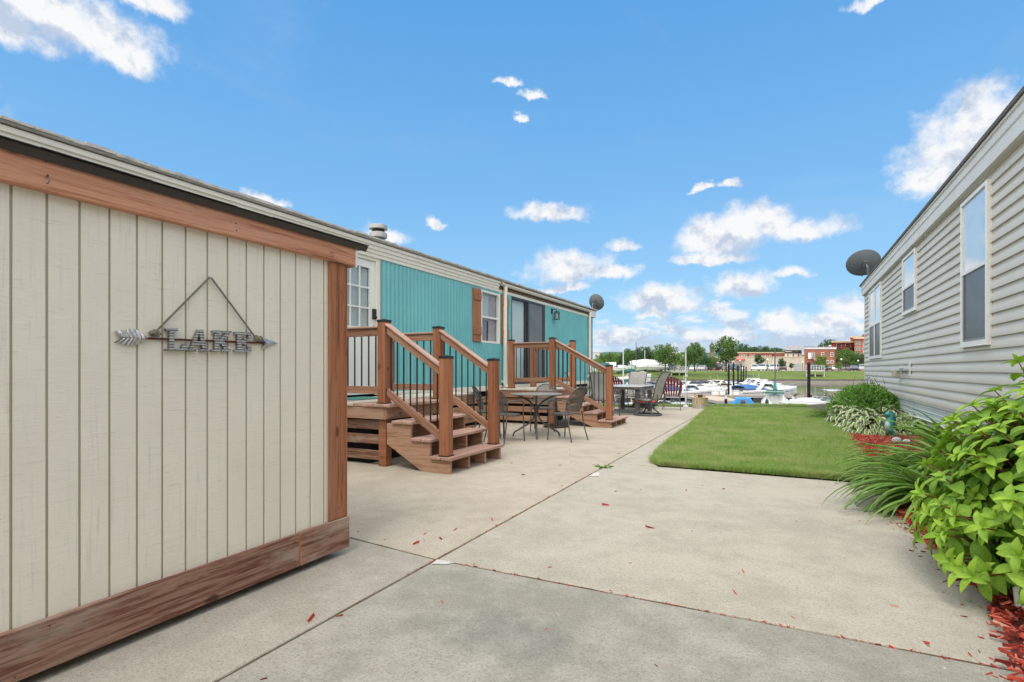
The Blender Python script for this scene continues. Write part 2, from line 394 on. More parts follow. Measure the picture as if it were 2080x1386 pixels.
# broken corner of the slab, patched pale
M_patch = pm('patch_mortar', (0.5, 0.49, 0.46), (0.6, 0.59, 0.56), 20, 0.9, bump=0.5)
struct(MB().add([(-1.84, 2.60, 0.0045), (-1.75, 2.64, 0.0045), (-1.73, 2.68, 0.0045), (-1.78, 2.685, 0.0045), (-1.85, 2.68, 0.0045)], [(0, 1, 2, 3, 4)]).add([(-1.84, 5.5, 0.0045), (-1.74, 5.55, 0.0045), (-1.80, 5.75, 0.0045), (-1.85, 5.72, 0.0045)], [(0, 1, 2, 3)]).build('mortar_patch', M_patch, origin=(0, 0, 0)))

# edge of the planting bed (left side), y -> x
BED = [(-1.0, 0.70), (1.5, 0.74), (2.74, 0.78), (3.02, 0.85), (3.4, 0.91), (3.93, 0.87), (4.44, 0.87), (4.93, 0.83), (5.83, 0.86), (6.48, 0.85), (7.2, 0.88), (8.65, 0.97), (11.8, 1.07), (14.0, 1.1), (15.4, 0.95), (16.6, 0.9)]
def bed_x(y):
    for (y0, x0), (y1, x1) in zip(BED, BED[1:]):
        if y0 <= y <= y1: return x0 + (x1 - x0) * (y - y0) / (y1 - y0)
    return BED[0][1] if y < BED[0][0] else BED[-1][1]
LAWN_L = [(6.46, -1.25), (6.6, -1.40), (6.75, -1.45), (7.5, -1.53), (9.0, -1.6), (11.1, -1.65), (12.9, -1.76), (15.1, -1.86), (16.6, -1.95)]
def lawn_x(y):
    for (y0, x0), (y1, x1) in zip(LAWN_L, LAWN_L[1:]):
        if y0 <= y <= y1: return x0 + (x1 - x0) * (y - y0) / (y1 - y0)
    return LAWN_L[0][1] if y < LAWN_L[0][0] else LAWN_L[-1][1]
def yard_ok(x, y): return 1.0 if (x * FX + y * FY) < 16.75 else 0.0
ys = [6.46 + i * 0.5 for i in range(25)]
lb = MB().grid([[(lawn_x(y), y, 0.006), (lawn_x(y) + 0.1, y, 0.016), (0, y, 0.016), (bed_x(y) - 0.05, y, 0.012), (bed_x(y) + 0.05, y, 0.0)] for y in ys])
struct(lb.build('lawn_ground', M_lawnbase, origin=(0, 0, 0)))

# mulch bed surface
M_mulchbase = pm('mulch_bed', (0.20, 0.03, 0.02), (0.09, 0.018, 0.012), 30, 0.95, bump=0.8)
ys = [-1 + i * 0.35 for i in range(54)]
struct(MB().grid([[(bed_x(y) + 0.03, y, 0.004), (bed_x(y) + 0.12, y, 0.022), (1.6, y, 0.045), (2.6, y, 0.05)] for y in ys if y < 17]).build('mulch_bed', M_mulchbase, origin=(0, 0, 0)))

# ---------------------------------------------------------------- river and far bank
m, t = new_mat('river_water'); v = coords(t, 'Object')
ang = t.vm('MULTIPLY', v, (1, 1, 1))
rip = t.m('ADD', t.noise(t.vm('MULTIPLY', v, (0.7, 1.1, 1)), 1.6, 4, 0.6, 0.3), t.m('MULTIPLY', t.noise(v, 0.22, 4, 0.6), 1.2))
finish(t, t.mix(t.noise(v, 0.05, 4, 0.6), (0.045, 0.045, 0.028), (0.065, 0.062, 0.04)), 0.06, 0, rip, 0.06, 0.10, 0.5)
M_water = m
DF = 116.0
struct(MB().grid([[C(-700, 14, -1.85), C(700, 14, -1.85)], [C(-700, DF + 2, -1.85), C(700, DF + 2, -1.85)]]).build('river_water', M_water, origin=(0, 0, 0)))
M_wall = pm('seawall_concrete', (0.24, 0.22, 0.19), (0.34, 0.32, 0.28), 0.6, 0.9, stretch=(1, 1, 3), bump=0.3)
sw = thing('seawall', 'low grey concrete retaining wall along the far water line below the grass bank', 'wall', C(0, DF, -1.85))
o = MB(); 
k = -400
rowsw = [[C(r, DF, -3), C(r, DF, -1.12)] for r in range(-500, 501, 20)]
MB().extrude([C(-500, DF, -2.6), C(500, DF, -2.6), C(500, DF + 0.6, -2.6), C(-500, DF + 0.6, -2.6)], (0, 0, 1.48)).build('wall_face', M_wall, sw)
MB().extrude([C(-500, DF - 0.12, -1.12), C(500, DF - 0.12, -1.12), C(500, DF + 0.7, -1.12), C(-500, DF + 0.7, -1.12)], (0, 0, 0.16)).build('coping', pm('coping_dark', (0.10, 0.095, 0.085), (0.16, 0.15, 0.13), 1.0, 0.9), sw)
rows = []
for i in range(-50, 51):
    r = i * 10; h = lambda d, a: noise.noise(Vector((r * 0.05, d * 0.07, 3))) * a
    rows.append([C(r, DF + 0.65, -1.0), C(r, DF + 5, -0.65 + h(5, 0.12)), C(r, DF + 10, -0.1 + h(10, 0.2)), C(r, DF + 15, 0.5 + h(15, 0.15)), C(r, DF + 18, 0.78), C(r, DF + 19, 0.8)])
struct(MB().grid(rows).build('river_bank', M_bank, smooth=True, origin=(0, 0, 0)))
M_lot = pm('lot_pavement', (0.42, 0.40, 0.36), (0.34, 0.32, 0.29), 0.25, 0.9, bump=0.2)
struct(MB().extrude([C(-500, DF + 18.6, 0.84), C(500, DF + 18.6, 0.84), C(500, DF + 75, 0.84), C(-500, DF + 75, 0.84)], (0, 0, -0.5)).build('parking_lot', M_lot, origin=(0, 0, 0)))
struct(MB().grid([[C(-3500, DF + 74, 0.7), C(3500, DF + 74, 0.7)], [C(-3500, 4200, 0.7), C(3500, 4200, 0.7)]]).build('far_ground', M_farground, origin=(0, 0, 0)))
# wooded hills on the skyline
m, t = new_mat('hill_woods'); v = coords(t, 'Object')
c = t.mix(t.smooth(t.noise(v, 0.035, 7, 0.75), 0.38, 0.62), (0.035, 0.085, 0.045), (0.10, 0.17, 0.085))
c = t.mix(0.35, c, (0.16, 0.26, 0.28))  # bluish distance haze mixed into the woods colour
finish(t, c, 1.0, 0, t.noise(v, 0.09, 6, 0.8), 1.0, 6, 0.1); M_hill = m
def hill(d0, base, amp, seed, r0, r1, n):
    rows = []
    for i in range(n + 1):
        r = r0 + (r1 - r0) * i / n
        hgt = base + amp * noise.noise(Vector((r * 0.0022, seed, 0))) + 3.0 * noise.noise(Vector((r * 0.02, seed, 2))) + 2.2 * abs(noise.noise(Vector((r * 0.07, seed, 5)))) 
        rows.append([C(r, d0 - 260, 0.5), C(r, d0 - 120, hgt * 0.55), C(r, d0 - 40, hgt * 0.9), C(r, d0, hgt), C(r, d0 + 200, hgt * 0.6), C(r, d0 + 500, 0)])
    return struct(MB().grid(rows).build('wooded_hill', M_hill, smooth=True, angle=180, origin=(0, 0, 0)))
hill(900, 25, 7, 1.3, -1500, 1500, 420)
hill(1500, 44, 16, 7.7, -2200, 2200, 360)
# ================================================================ WOOD, PAINT, METAL
W_post = wood('wood_post', (0.13, 0.042, 0.018), (0.26, 0.092, 0.040), (0.34, 0.14, 0.068), 0.35, (0.25, 0.155, 0.105))
W_beam = wood('wood_beam', (0.22, 0.075, 0.04), (0.46, 0.20, 0.115), (0.58, 0.29, 0.18), 0.4, (0.46, 0.29, 0.21), gscale=1.2)
W_base = wood('wood_weathered', (0.045, 0.015, 0.010), (0.17, 0.070, 0.045), (0.31, 0.19, 0.135), 0.85, (0.36, 0.28, 0.225), gscale=1.2)
W_tread = wood('wood_tread', (0.22, 0.115, 0.085), (0.36, 0.215, 0.165), (0.47, 0.30, 0.235), 0.6, (0.44, 0.34, 0.285), knots=False)
W_string = wood('wood_stringer', (0.19, 0.085, 0.045), (0.33, 0.175, 0.105), (0.43, 0.26, 0.17), 0.5, (0.40, 0.30, 0.22))
W_rail = wood('wood_rail', (0.12, 0.055, 0.032), (0.24, 0.115, 0.066), (0.33, 0.175, 0.105), 0.5, (0.28, 0.20, 0.15))
W_deck = wood('wood_deck_pale', (0.42, 0.36, 0.28), (0.52, 0.46, 0.37), (0.58, 0.52, 0.43), 0.4, (0.46, 0.42, 0.37), knots=False)
W_shut = wood('wood_shutter', (0.19, 0.07, 0.03), (0.30, 0.12, 0.055), (0.36, 0.155, 0.075), 0.15, (0.3, 0.18, 0.12))
M_black = pm('black_metal', (0.012, 0.012, 0.013), (0.02, 0.02, 0.02), 8, 0.4, 0.0, rvar=0.1)
M_dark = pm('dark_void', (0.012, 0.011, 0.010), (0.02, 0.018, 0.016), 5, 0.95)  # near-black colour painted in place of shade inside, under and between parts
M_cream = pm('cream_trim', (0.74, 0.715, 0.63), (0.69, 0.665, 0.575), 2.5, 0.55, bump=0.1)
M_white = pm('white_paint', (0.76, 0.76, 0.73), (0.70, 0.70, 0.66), 3, 0.45, bump=0.06)
m, t = new_mat('glass'); 
fr = t.n('ShaderNodeFresnel', {0: 1.5}).outputs[0]
gl = t.n('ShaderNodeBsdfGlossy', {0: (1, 1, 1, 1), 'Roughness': 0.02}); tr = t.n('ShaderNodeBsdfTransparent', {0: (0.86, 0.9, 0.9, 1)})
bmp = t.n('ShaderNodeBump', {'Height': t.noise(coords(t), 1.3, 2, 0.5), 'Strength': 0.05, 'Distance': 0.05}); t.t.links.new(bmp.outputs[0], gl.inputs['Normal'])
mx = t.n('ShaderNodeMixShader', {0: t.m('MULTIPLY', t.m('MULTIPLY', fr, 0.7), t.m('SUBTRACT', 1.0, t.n('ShaderNodeNewGeometry').outputs['Backfacing']), clamp=True), 1: tr.outputs[0], 2: gl.outputs[0]})
oo = t.n('ShaderNodeOutputMaterial'); t.t.links.new(mx.outputs[0], oo.inputs[0]); M_glass = m
M_darkglass = pm('dark_glass', (0.02, 0.025, 0.03), (0.035, 0.04, 0.045), 2, 0.06, rvar=0.02, spec=0.8)

# painted plywood with a rough sawn face
m, t = new_mat('cream_siding_paint'); v = coords(t, 'Object')
saw = t.noise(t.vm('MULTIPLY', v, (1, 9, 120)), 1.0, 6, 0.7, 1.2); big = t.noise(v, 1.4, 6, 0.65); vert = t.noise(t.vm('MULTIPLY', v, (1, 60, 3)), 1.0, 5, 0.7)
c = t.mix(t.smooth(big, 0.35, 0.65), (0.715, 0.675, 0.575), (0.765, 0.73, 0.63))
c = t.mix(t.m('MULTIPLY', t.smooth(saw, 0.54, 0.72), 0.5), c, (0.50, 0.465, 0.385))
c = t.mix(t.m('MULTIPLY', t.m('MULTIPLY', t.smooth(vert, 0.52, 0.72), t.smooth(big, 0.42, 0.66)), 0.5), c, (0.45, 0.42, 0.35))
sx = t.n('ShaderNodeSeparateXYZ', {0: v}).outputs
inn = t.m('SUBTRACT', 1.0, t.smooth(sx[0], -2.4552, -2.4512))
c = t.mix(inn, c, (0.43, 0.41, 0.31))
finish(t, c, 0.62, 0, t.m('ADD', saw, t.m('MULTIPLY', vert, 0.4)), 0.42, 0.006, 0.4); M_siding = m

# ================================================================ SHED
SX = -2.45
shed = thing('shed', 'cream panelled shed with cedar beam and baseboard, in the left foreground', 'shed', (-3.1, 0.5, 0))
prof = []
y = 2.36 - 0.1043 * 38
prof.append((SX, y - 0.05))
while y < 2.40:
    prof += [(SX, y - 0.0048), (SX - 0.006, y - 0.0042), (SX - 0.006, y + 0.0042), (SX, y + 0.0048)]; y += 0.1043
prof.append((SX, 2.50))
MB().grid([[(x, yy, 0.06) for x, yy in prof], [(x, yy, 1.93) for x, yy in prof]]).build('siding_panel', M_siding, shed)
b = MB(); b.box(-3.72, -1.66, 0.06, -2.462, 2.49, 1.92); b.build('back_panels', M_siding, shed)
MB().box(-3.65, -1.6, 0.0, -2.56, 2.42, 0.06).build('floor_skids', M_dark, shed)  # coloured near-black for the shaded gap under the baseboard
board('baseboard', (SX + 0.013, -1.7, 0.132), (SX + 0.013, 2.158, 0.132), 0.026, 0.185, W_base, shed, bevel=0.003)
board('baseboard', (SX + 0.016, 2.163, 0.134), (SX + 0.016, 2.545, 0.134), 0.026, 0.190, W_base, shed, bevel=0.003)
MB().box(SX + 0.001, 2.150, 0.045, SX + 0.0265, 2.163, 0.224).build('joint_strip', W_shut, shed)
board('corner_post', (SX + 0.011, 2.452, 0.231), (SX + 0.011, 2.452, 1.80), 0.128, 0.02, W_post, shed, up=(1, 0, 0))
board('corner_post', (SX - 0.05, 2.527, 0.231), (SX - 0.05, 2.527, 1.80), 0.02, 0.14, W_post, shed, up=(1, 0, 0))
board('roof_beam', (SX + 0.02, -1.75, 1.866), (SX + 0.02, 2.585, 1.866), 0.04, 0.118, W_beam, shed, bevel=0.003)
MB().box(SX + 0.0405, 2.586, 1.80, SX - 0.06, 2.60, 1.934).build('beam_end_trim', M_white, shed)
b = MB().extrude([(SX + 0.050, -1.8, 1.912), (SX + 0.066, -1.8, 1.941), (SX + 0.066, -1.8, 1.945), (-3.9, -1.8, 2.06), (-3.9, -1.8, 2.0), (SX - 0.05, -1.8, 1.926), (SX + 0.040, -1.8, 1.926)], (0, 4.47, 0))
b.build('drip_edge', pm('drip_metal', (0.030, 0.024, 0.022), (0.045, 0.036, 0.033), 3, 0.45, bump=0.1), shed)
b = MB(); y = -1.8
while y < 2.62:
    L = rnd.uniform(0.2, 0.42); e = min(y + L, 2.69); h = 1.946 + rnd.uniform(0, 0.002)
    b.extrude([(SX + 0.078 + rnd.uniform(-0.006, 0.006), y, h), (SX + 0.072, y, h + rnd.uniform(0.003, 0.007)), (-3.0, y, h + 0.05), (-3.0, y, h + 0.04)], (0, e - y - 0.004, 0)); y = e
b.build('shingles', pm('shingle_black', (0.022, 0.021, 0.021), (0.05, 0.048, 0.047), 60, 0.95, bump=0.8), shed)
M_nail = pm('nail_steel', (0.12, 0.1, 0.09), (0.06, 0.045, 0.04), 40, 0.5, 0.6)
b = MB()
def nail(*a): MB().lathe(*a).build('nail_head', M_nail, shed)
for yy, z in ((0.985, 1.915), (0.99, 1.865), (1.75, 1.875), (1.755, 1.84), (2.565, 1.85), (0.2, 1.9), (0.2, 1.85)): nail([(0.004, 0), (0.004, 0.0015)], (SX + 0.0398, yy, z), 8, Matrix.Rotation(R_(90), 3, 'Y').to_4x4())
for yy, z in ((2.47, 1.66), (2.46, 0.30), (2.47, 1.0)): nail([(0.0035, 0), (0.0035, 0.002)], (SX + 0.0208, yy, z), 8, Matrix.Rotation(R_(90), 3, 'Y').to_4x4())
for yy, z in ((2.20, 0.19), (2.20, 0.08), (2.48, 0.2), (2.48, 0.09), (1.7, 0.2), (1.0, 0.2), (2.12, 0.19), (2.12, 0.08), (0.9, 0.06)): nail([(0.003, 0), (0.003, 0.002)], (SX + 0.028, yy, z), 8, Matrix.Rotation(R_(90), 3, 'Y').to_4x4())
for yy, z in ((0.982, 1.835), (2.37, 1.83)):
    b = MB(); P = [(SX + 0.041 + 0.003, yy, z + 0.02), (SX + 0.06, yy, z + 0.018)] + [(SX + 0.06 + 0.012 * math.sin(a) , yy, z + 0.006 + 0.012 * math.cos(a)) for a in [i * 0.5 for i in range(1, 9)]]
    b.tube(P, 0.0022, 6).build('hook', pm('hook_steel', (0.3, 0.28, 0.26), (0.18, 0.13, 0.1), 60, 0.4, 0.9), shed, smooth=True)

# ================================================================ ARROW SIGN
def SP(px, py, off=0.0):
    u, v = (px - 1040) / FPX, (HORY - py) / FPX; tt = SX / (FX + u * RX)
    return Vector((SX + off, (FY + u * RY) * tt, CAMZ + v * tt))
def K(cx, cy, off=0.012): return SP(200 + cx / 5.2, 540 + cy / 5.2, off)
m, t = new_mat('galvanized_metal'); v = coords(t, 'Object')
z_ = t.n('ShaderNodeSeparateXYZ', {0: v}).outputs[2]
wv = t.m('SINE', t.m('MULTIPLY', z_, 2 * math.pi / 0.0125))
n1 = t.noise(v, 45, 5, 0.7); n2 = t.noise(v, 300, 3, 0.6)
c = t.mix(t.smooth(n1, 0.35, 0.68), (0.50, 0.51, 0.51), (0.31, 0.32, 0.325))
c = t.mix(t.m('MULTIPLY', t.smooth(wv, 0.2, -1.0), 0.45), c, (0.15, 0.15, 0.15))  # dark bands paint the shade into the corrugation valleys
finish(t, c, t.m('ADD', 0.3, t.m('MULTIPLY', n1, 0.25)), 0.85, t.m('ADD', wv, t.m('MULTIPLY', n2, 0.2)), 1.0, 0.004); M_galv = m
m, t = new_mat('galvanized_plain'); v = coords(t, 'Object'); n1 = t.noise(v, 60, 5, 0.7)
finish(t, t.mix(t.smooth(n1, 0.35, 0.68), (0.55, 0.56, 0.56), (0.33, 0.34, 0.345)), 0.42, 0.8, n1, 0.2, 0.002); M_galv2 = m
sign = thing('arrow_sign', 'metal arrow sign with the word LAKE hung by a rope on the cream shed wall', 'sign', SP(423, 700, 0.01))
def plate(polys, name, mat=M_galv, parent=sign):
    b = MB()
    for i, (pts, h) in enumerate(polys):
        b.extrude([K(x, y_, 0.004) for x, y_ in pts], (h, 0, 0))
    return b.build(name, mat, parent, bevel=0.0012)
def rect(x0, y0, x1, y1): return [(x0, y0), (x1, y0), (x1, y1), (x0, y1)]
plate([([(683, 662), (815, 662), (815, 690), (772, 692), (772, 878), (845, 876), (868, 828), (905, 826), (903, 898), (678, 900), (680, 880), (722, 878), (722, 692), (683, 692)], 0.018)], 'letter_l')
plate([([(1022, 678), (1042, 678), (1012, 790), (985, 838), (968, 884), (933, 884)], 0.018), ([(1042, 678), (1078, 678), (1120, 884), (1075, 884), (1037, 720)], 0.0175), (rect(980, 796, 1070, 836), 0.0170), (rect(910, 884.5, 1003, 908), 0.018), (rect(1045, 884.5, 1146, 908), 0.018)], 'letter_a')
plate([(rect(1200, 711, 1246, 885), 0.018), (rect(1178, 686, 1272, 710.5), 0.0185), (rect(1168, 885.5, 1260, 908), 0.0185), ([(1246.5, 790), (1318, 714), (1368, 714), (1284, 806), (1262, 830), (1246.5, 832)], 0.0172), (rect(1290, 691, 1380, 713.5), 0.018), ([(1262, 806), (1296, 790), (1358, 884), (1304, 884)], 0.0166), (rect(1278, 884.5, 1375, 909), 0.018)], 'letter_k')
plate([([(1410, 700), (1586, 705), (1586, 765), (1560, 765), (1553, 728), (1487, 728), (1487, 785), (1508, 784), (1512, 765), (1535, 765), (1535, 848), (1512, 848), (1508, 825), (1487, 825), (1487, 882), (1548, 880), (1560, 855), (1588, 855), (1588, 910), (1410, 912), (1410, 888), (1440, 886), (1440, 728), (1410, 726)], 0.018)], 'letter_e')
def feather(top):
    b = MB(); n = 24; rows = []
    for i in range(n + 1):
        f = i / n
        if top: a = (215 + (500 - 215) * f, 758 + 7 * f); e = ((155 + 345 * f) , 692 - 20 * math.sin(min(1, f * 1.8) * math.pi / 2) + 93 * max(0, (f - 0.62) / 0.38) ** 1.6)
        else: a = (212 + 288 * f, 766 + 1 * f); e = (143 + 357 * f, 808 + 36 * math.sin(min(1, f * 1.7) * math.pi / 2) - 77 * max(0, (f - 0.6) / 0.4) ** 1.5)
        h = 0.016 + 0.0035 * math.cos(f * 7 * 2 * math.pi)
        rows.append([K(*a, h + 0.004), K((a[0] + e[0]) / 2, (a[1] + e[1]) / 2, h), K(*e, h - 0.006), K(*e, 0.003)])
    b.grid(rows); return b.build('fletching', M_galv2, sign, smooth=True, angle=70)
feather(True); feather(False)
b = MB(); tip, ub, lb_, nk = K(1888, 815, 0.008), K(1712, 757, 0.010), K(1708, 880, 0.010), K(1738, 820, 0.026)
bk = [K(1888, 815, 0.002), K(1712, 757, 0.002), K(1735, 820, 0.002), K(1708, 880, 0.002)]
b.add([tip, ub, nk, lb_] + bk, [(0, 2, 1), (0, 3, 2), (0, 1, 5, 4), (4, 7, 3, 0), (1, 2, 6, 5), (2, 3, 7, 6), (4, 5, 6, 7)]).build('arrowhead', M_galv2, sign)
M_rust = pm('rust_rod', (0.13, 0.035, 0.02), (0.07, 0.02, 0.012), 90, 0.7, 0.3, bump=0.4)
MB().bar(K(490, 768, 0.009), K(1735, 817, 0.009), 0.009, 0.009).build('shaft', M_rust, sign, bevel=0.001)
M_rope = pm('rope_fibre', (0.26, 0.235, 0.18), (0.17, 0.155, 0.12), 120, 0.9, bump=0.6)
b = MB()
def rope(a, c, r=0.0042, turns=26):
    a, c = Vector(a), Vector(c); ax = (c - a).normalized(); u = Vector((1, 0, 0)); w = ax.cross(u).normalized(); u = w.cross(ax)
    for k in range(3):
        P = []
        for i in range(turns * 8 + 1):
            f = i / (turns * 8); an = f * turns * 2 * math.pi + k * 2.094
            P.append(a.lerp(c, f) + (u * math.cos(an) + w * math.sin(an)) * r * 0.55)
        b.tube(P, r * 0.62, 5)
rope(K(1150, 128, 0.014), K(580, 700, 0.016)); rope(K(1172, 130, 0.014), K(1640, 765, 0.016))
def knot(cx, cy):
    q = K(cx, cy, 0.016)
    for k in range(4):
        a0 = rnd.uniform(0, 3); ax = Vector((rnd.uniform(-1, 1), rnd.uniform(-1, 1), rnd.uniform(-1, 1))).normalized(); e1 = ax.orthogonal().normalized(); e2 = ax.cross(e1)
        o_ = Vector((0, rnd.uniform(-0.008, 0.008), rnd.uniform(-0.007, 0.007)))
        b.tube([q + o_ + (e1 * math.cos(i * 0.5) + e2 * math.sin(i * 0.5)) * 0.011 for i in range(12)], 0.0042, 6, closed=False)
knot(560, 725); knot(590, 708); knot(1650, 768); knot(1678, 778)
b.build('rope', M_rope, sign, smooth=True)
MB().lathe([(0.006, 0), (0.006, 0.012), (0.0035, 0.016)], K(1160, 128, 0.002), 10, Matrix.Rotation(R_(90), 3, 'Y').to_4x4()).build('hanging_nail', M_galv2, sign)

# ================================================================ TEAL HOUSE
HX = -5.55
m, t = new_mat('teal_paint'); v = coords(t, 'Object')
big = t.noise(v, 1.1, 6, 0.65); str_ = t.noise(t.vm('MULTIPLY', v, (1, 22, 0.9)), 1.0, 5, 0.7)
c = t.mix(t.smooth(big, 0.33, 0.67), (0.125, 0.40, 0.43), (0.15, 0.45, 0.48))
c = t.mix(t.m('MULTIPLY', t.smooth(str_, 0.56, 0.78), 0.4), c, (0.24, 0.52, 0.51))
finish(t, c, 0.45, 0, big, 0.05, 0.01, 0.5); M_teal = m
house = thing('teal_house', 'long mobile home with teal corrugated siding and cream trim, left of the patio', 'house', (-7.5, 8, 0))
def corr(y0, y1, z0, z1):
    n = max(2, int((y1 - y0) / 0.0068)); P = []
    for i in range(n + 1):
        y = y0 + (y1 - y0) * i / n; ph = (y / 0.102) % 1.0
        P.append((HX + 0.034 * abs(math.sin(math.pi * ph)) ** 0.8, y))
    return [[(x, y, z0) for x, y in P], [(x, y, z1) for x, y in P]]
wall = MB(); ZB, ZT = 0.80, 2.88
DOOR, WIN, SLD = (5.52, 6.47), (9.55, 10.38), (10.95, 12.93)
for a, c_ in ((-4, DOOR[0]), (DOOR[1], WIN[0]), (WIN[1], SLD[0]), (SLD[1], 16.9)): wall.grid(corr(a, c_, ZB, ZT))
wall.grid(corr(WIN[0], WIN[1], ZB, 1.71)); wall.grid(corr(WIN[0], WIN[1], 2.81, ZT)); wall.grid(corr(SLD[0], SLD[1], 2.85, ZT))
wall.build('wall', M_teal, house, smooth=True, angle=180)
MB().box(-9.6, -4, 0.78, HX - 0.085, 16.88, 2.95).build('inner_walls', M_dark, house)
b = MB(); b.box(HX - 0.085, 16.86, ZB, HX + 0.012, 16.9, ZT); b.box(-9.6, 16.88, ZB, HX - 0.08, 16.905, ZT)
b.build('end_wall', M_teal, house)
# pale ledge and skirting under the wall
MB().box(HX - 0.09, 6.5, 0.70, HX + 0.035, 16.9, 0.80).build('sill_ledge', M_cream, house, bevel=0.004)
b = MB()
for k, z in enumerate((0.10, 0.28, 0.46)): b.box(HX - 0.02, 6.3, z, HX + 0.004, 10.2, z + 0.125)
b.build('skirt_boards', W_string, house)
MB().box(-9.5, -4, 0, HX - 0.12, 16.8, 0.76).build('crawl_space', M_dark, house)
# fascia, roof edge
fas = [(HX + 0.02, 2.852), (HX + 0.045, 2.852), (HX + 0.045, 2.905), (HX + 0.06, 2.91), (HX + 0.06, 2.962), (HX + 0.078, 2.966), (HX + 0.078, 3.02), (HX + 0.10, 3.025), (HX + 0.10, 3.075), (HX - 0.05, 3.08), (HX - 0.05, 2.852)]
MB().extrude([(x, -4, z) for x, z in fas], (0, 14.3, 0)).build('fascia', M_cream, house, bevel=0.003)
fas2 = [(HX + 0.02, 2.845), (HX + 0.035, 2.845), (HX + 0.035, 2.91), (HX - 0.05, 2.91), (HX - 0.05, 2.845)]
MB().extrude([(x, 10.32, z) for x, z in fas2], (0, 6.6, 0)).build('trim_band', M_cream, house)
MB().box(HX - 0.05, 10.32, 2.912, HX + 0.022, 16.9, 2.985).build('soffit_board', pm('brown_fascia', (0.13, 0.085, 0.055), (0.19, 0.13, 0.09), 6, 0.8), house)
b = MB(); P = []
gp = [(HX + 0.03 + 0.055 - 0.062 * math.cos(a), 3.045 - 0.062 * math.sin(a)) for a in [i * math.pi / 10 for i in range(11)]]
gp2 = gp + [(x * 1 , z) for x, z in [(HX + 0.085 + 0.056 * math.cos(a), 3.045 - 0.056 * math.sin(a)) for a in [i * math.pi / 10 for i in range(11)]]]
b.extrude([(x, 10.34, z) for x, z in gp2], (0, 6.1, 0)); b.build('gutter', M_cream, house, smooth=True)
MB().box(HX - 0.04, 16.5, 2.86, HX + 0.10, 17.06, 3.07).build('fascia_return', M_cream, house, bevel=0.004)
M_shing = pm('roof_shingle', (0.40, 0.385, 0.355), (0.28, 0.27, 0.25), 26, 0.95, stretch=(1, 0.6, 1), bump=0.8)
b = MB().extrude([(HX + 0.125, -4, 3.082), (HX + 0.135, -4, 3.10), (HX + 0.128, -4, 3.128), (-7.6, -4, 3.60), (-9.75, -4, 3.10), (-9.75, -4, 3.06)], (0, 21.08, 0))
b.build('roof', M_shing, house)
b = MB(); y = -4
while y < 17.0:
    L = rnd.uniform(0.15, 0.35); z = 3.104 + rnd.uniform(-0.006, 0.004)
    b.box(HX + 0.10, y, z, HX + 0.142 + rnd.uniform(-0.006, 0.008), min(17.07, y + L - 0.004), z + 0.022 + rnd.uniform(0, 0.010)); y += L
b.build('shingle_edge', pm('shingle_edge', (0.58, 0.56, 0.51), (0.36, 0.345, 0.32), 30, 0.95, stretch=(1, 0.3, 1), bump=0.8, contrast=(0.4, 0.6)), house)
# corner trims
MB().box(HX - 0.03, 16.84, ZB, HX + 0.03, 16.915, 2.85).build('corner_trim', M_teal, house, bevel=0.003)
# downspouts
def spout(y, zb):
    b = MB(); x = HX + 0.09
    b.tube([(HX + 0.09, y, 3.0), (HX + 0.10, y, 2.93), (x, y, 2.84), (x, y, zb + 0.5)], 0.045, 12).tube([(x, y, zb + 0.52), (x, y, zb + 0.10), (x + 0.03, y, zb + 0.02)], 0.050, 12)
    b.box(HX + 0.005, y - 0.06, zb + 0.12, x, y - 0.03, zb + 0.17)
    return b.build('downspout', M_cream, house, smooth=True)
spout(10.53, 0.74); spout(16.42, 0.8)
b = MB().box(HX + 0.02, 10.30, 2.99, HX + 0.14, 10.40, 3.08); b.build('gutter_cap', pm('grey_bracket', (0.22, 0.21, 0.19), (0.3, 0.29, 0.27), 8, 0.7), house)
# entry door
dr = MB().box(HX - 0.05, DOOR[0] + 0.07, 0.78, HX - 0.01, DOOR[1] - 0.09, 1.79).box(HX - 0.05, DOOR[0] + 0.07, 2.685, HX - 0.01, DOOR[1] - 0.09, 2.80).box(HX - 0.05, DOOR[0] + 0.07, 1.79, HX - 0.01, 5.67, 2.685).box(HX - 0.05, 6.265, 1.79, HX - 0.01, DOOR[1] - 0.09, 2.685).build('door', M_white, house)
MB().box(HX - 0.05, DOOR[0], 0.76, HX + 0.022, DOOR[0] + 0.068, 2.87).box(HX - 0.05, DOOR[1] - 0.088, 0.76, HX + 0.022, DOOR[1] + 0.01, 2.87).box(HX - 0.05, DOOR[0] + 0.069, 2.802, HX + 0.02, DOOR[1] - 0.089, 2.87).build('door_frame', M_cream, dr, bevel=0.004)
b = MB()
for y in (5.865, 6.06): b.box(HX - 0.035, y - 0.011, 1.79, HX - 0.014, y + 0.011, 2.685)
for z in (2.08, 2.385): b.box(HX - 0.034, 5.67, z - 0.011, HX - 0.0145, 6.265, z + 0.011)
b.build('muntins', M_white, dr)
MB().box(HX - 0.030, 5.668, 1.788, HX - 0.026, 6.267, 2.687).build('pane', M_glass, dr)
def curtain(y0, y1, z0, z1, x, mat, name, parent, amp=0.008, per=0.05, slant=0.0):
    n = int((y1 - y0) / 0.006); rows = []
    for zi in range(9):
        f = zi / 8; z = z0 + (z1 - z0) * f
        rows.append([(x + amp * math.sin(2 * math.pi * (y0 + (y1 - y0) * i / n) / per + 1.5 * math.sin(i * 0.021) + f), y0 + (y1 - y0) * i / n + slant * f, z) for i in range(n + 1)])
    return MB().grid(rows).build(name, mat, parent, smooth=True, angle=180)
M_blind = pm('white_curtain', (0.86, 0.86, 0.86), (0.80, 0.80, 0.81), 3, 0.9, transl=0.2)
M_lace = pm('pink_curtain', (0.72, 0.56, 0.58), (0.58, 0.43, 0.46), 12, 0.9, transl=0.2)
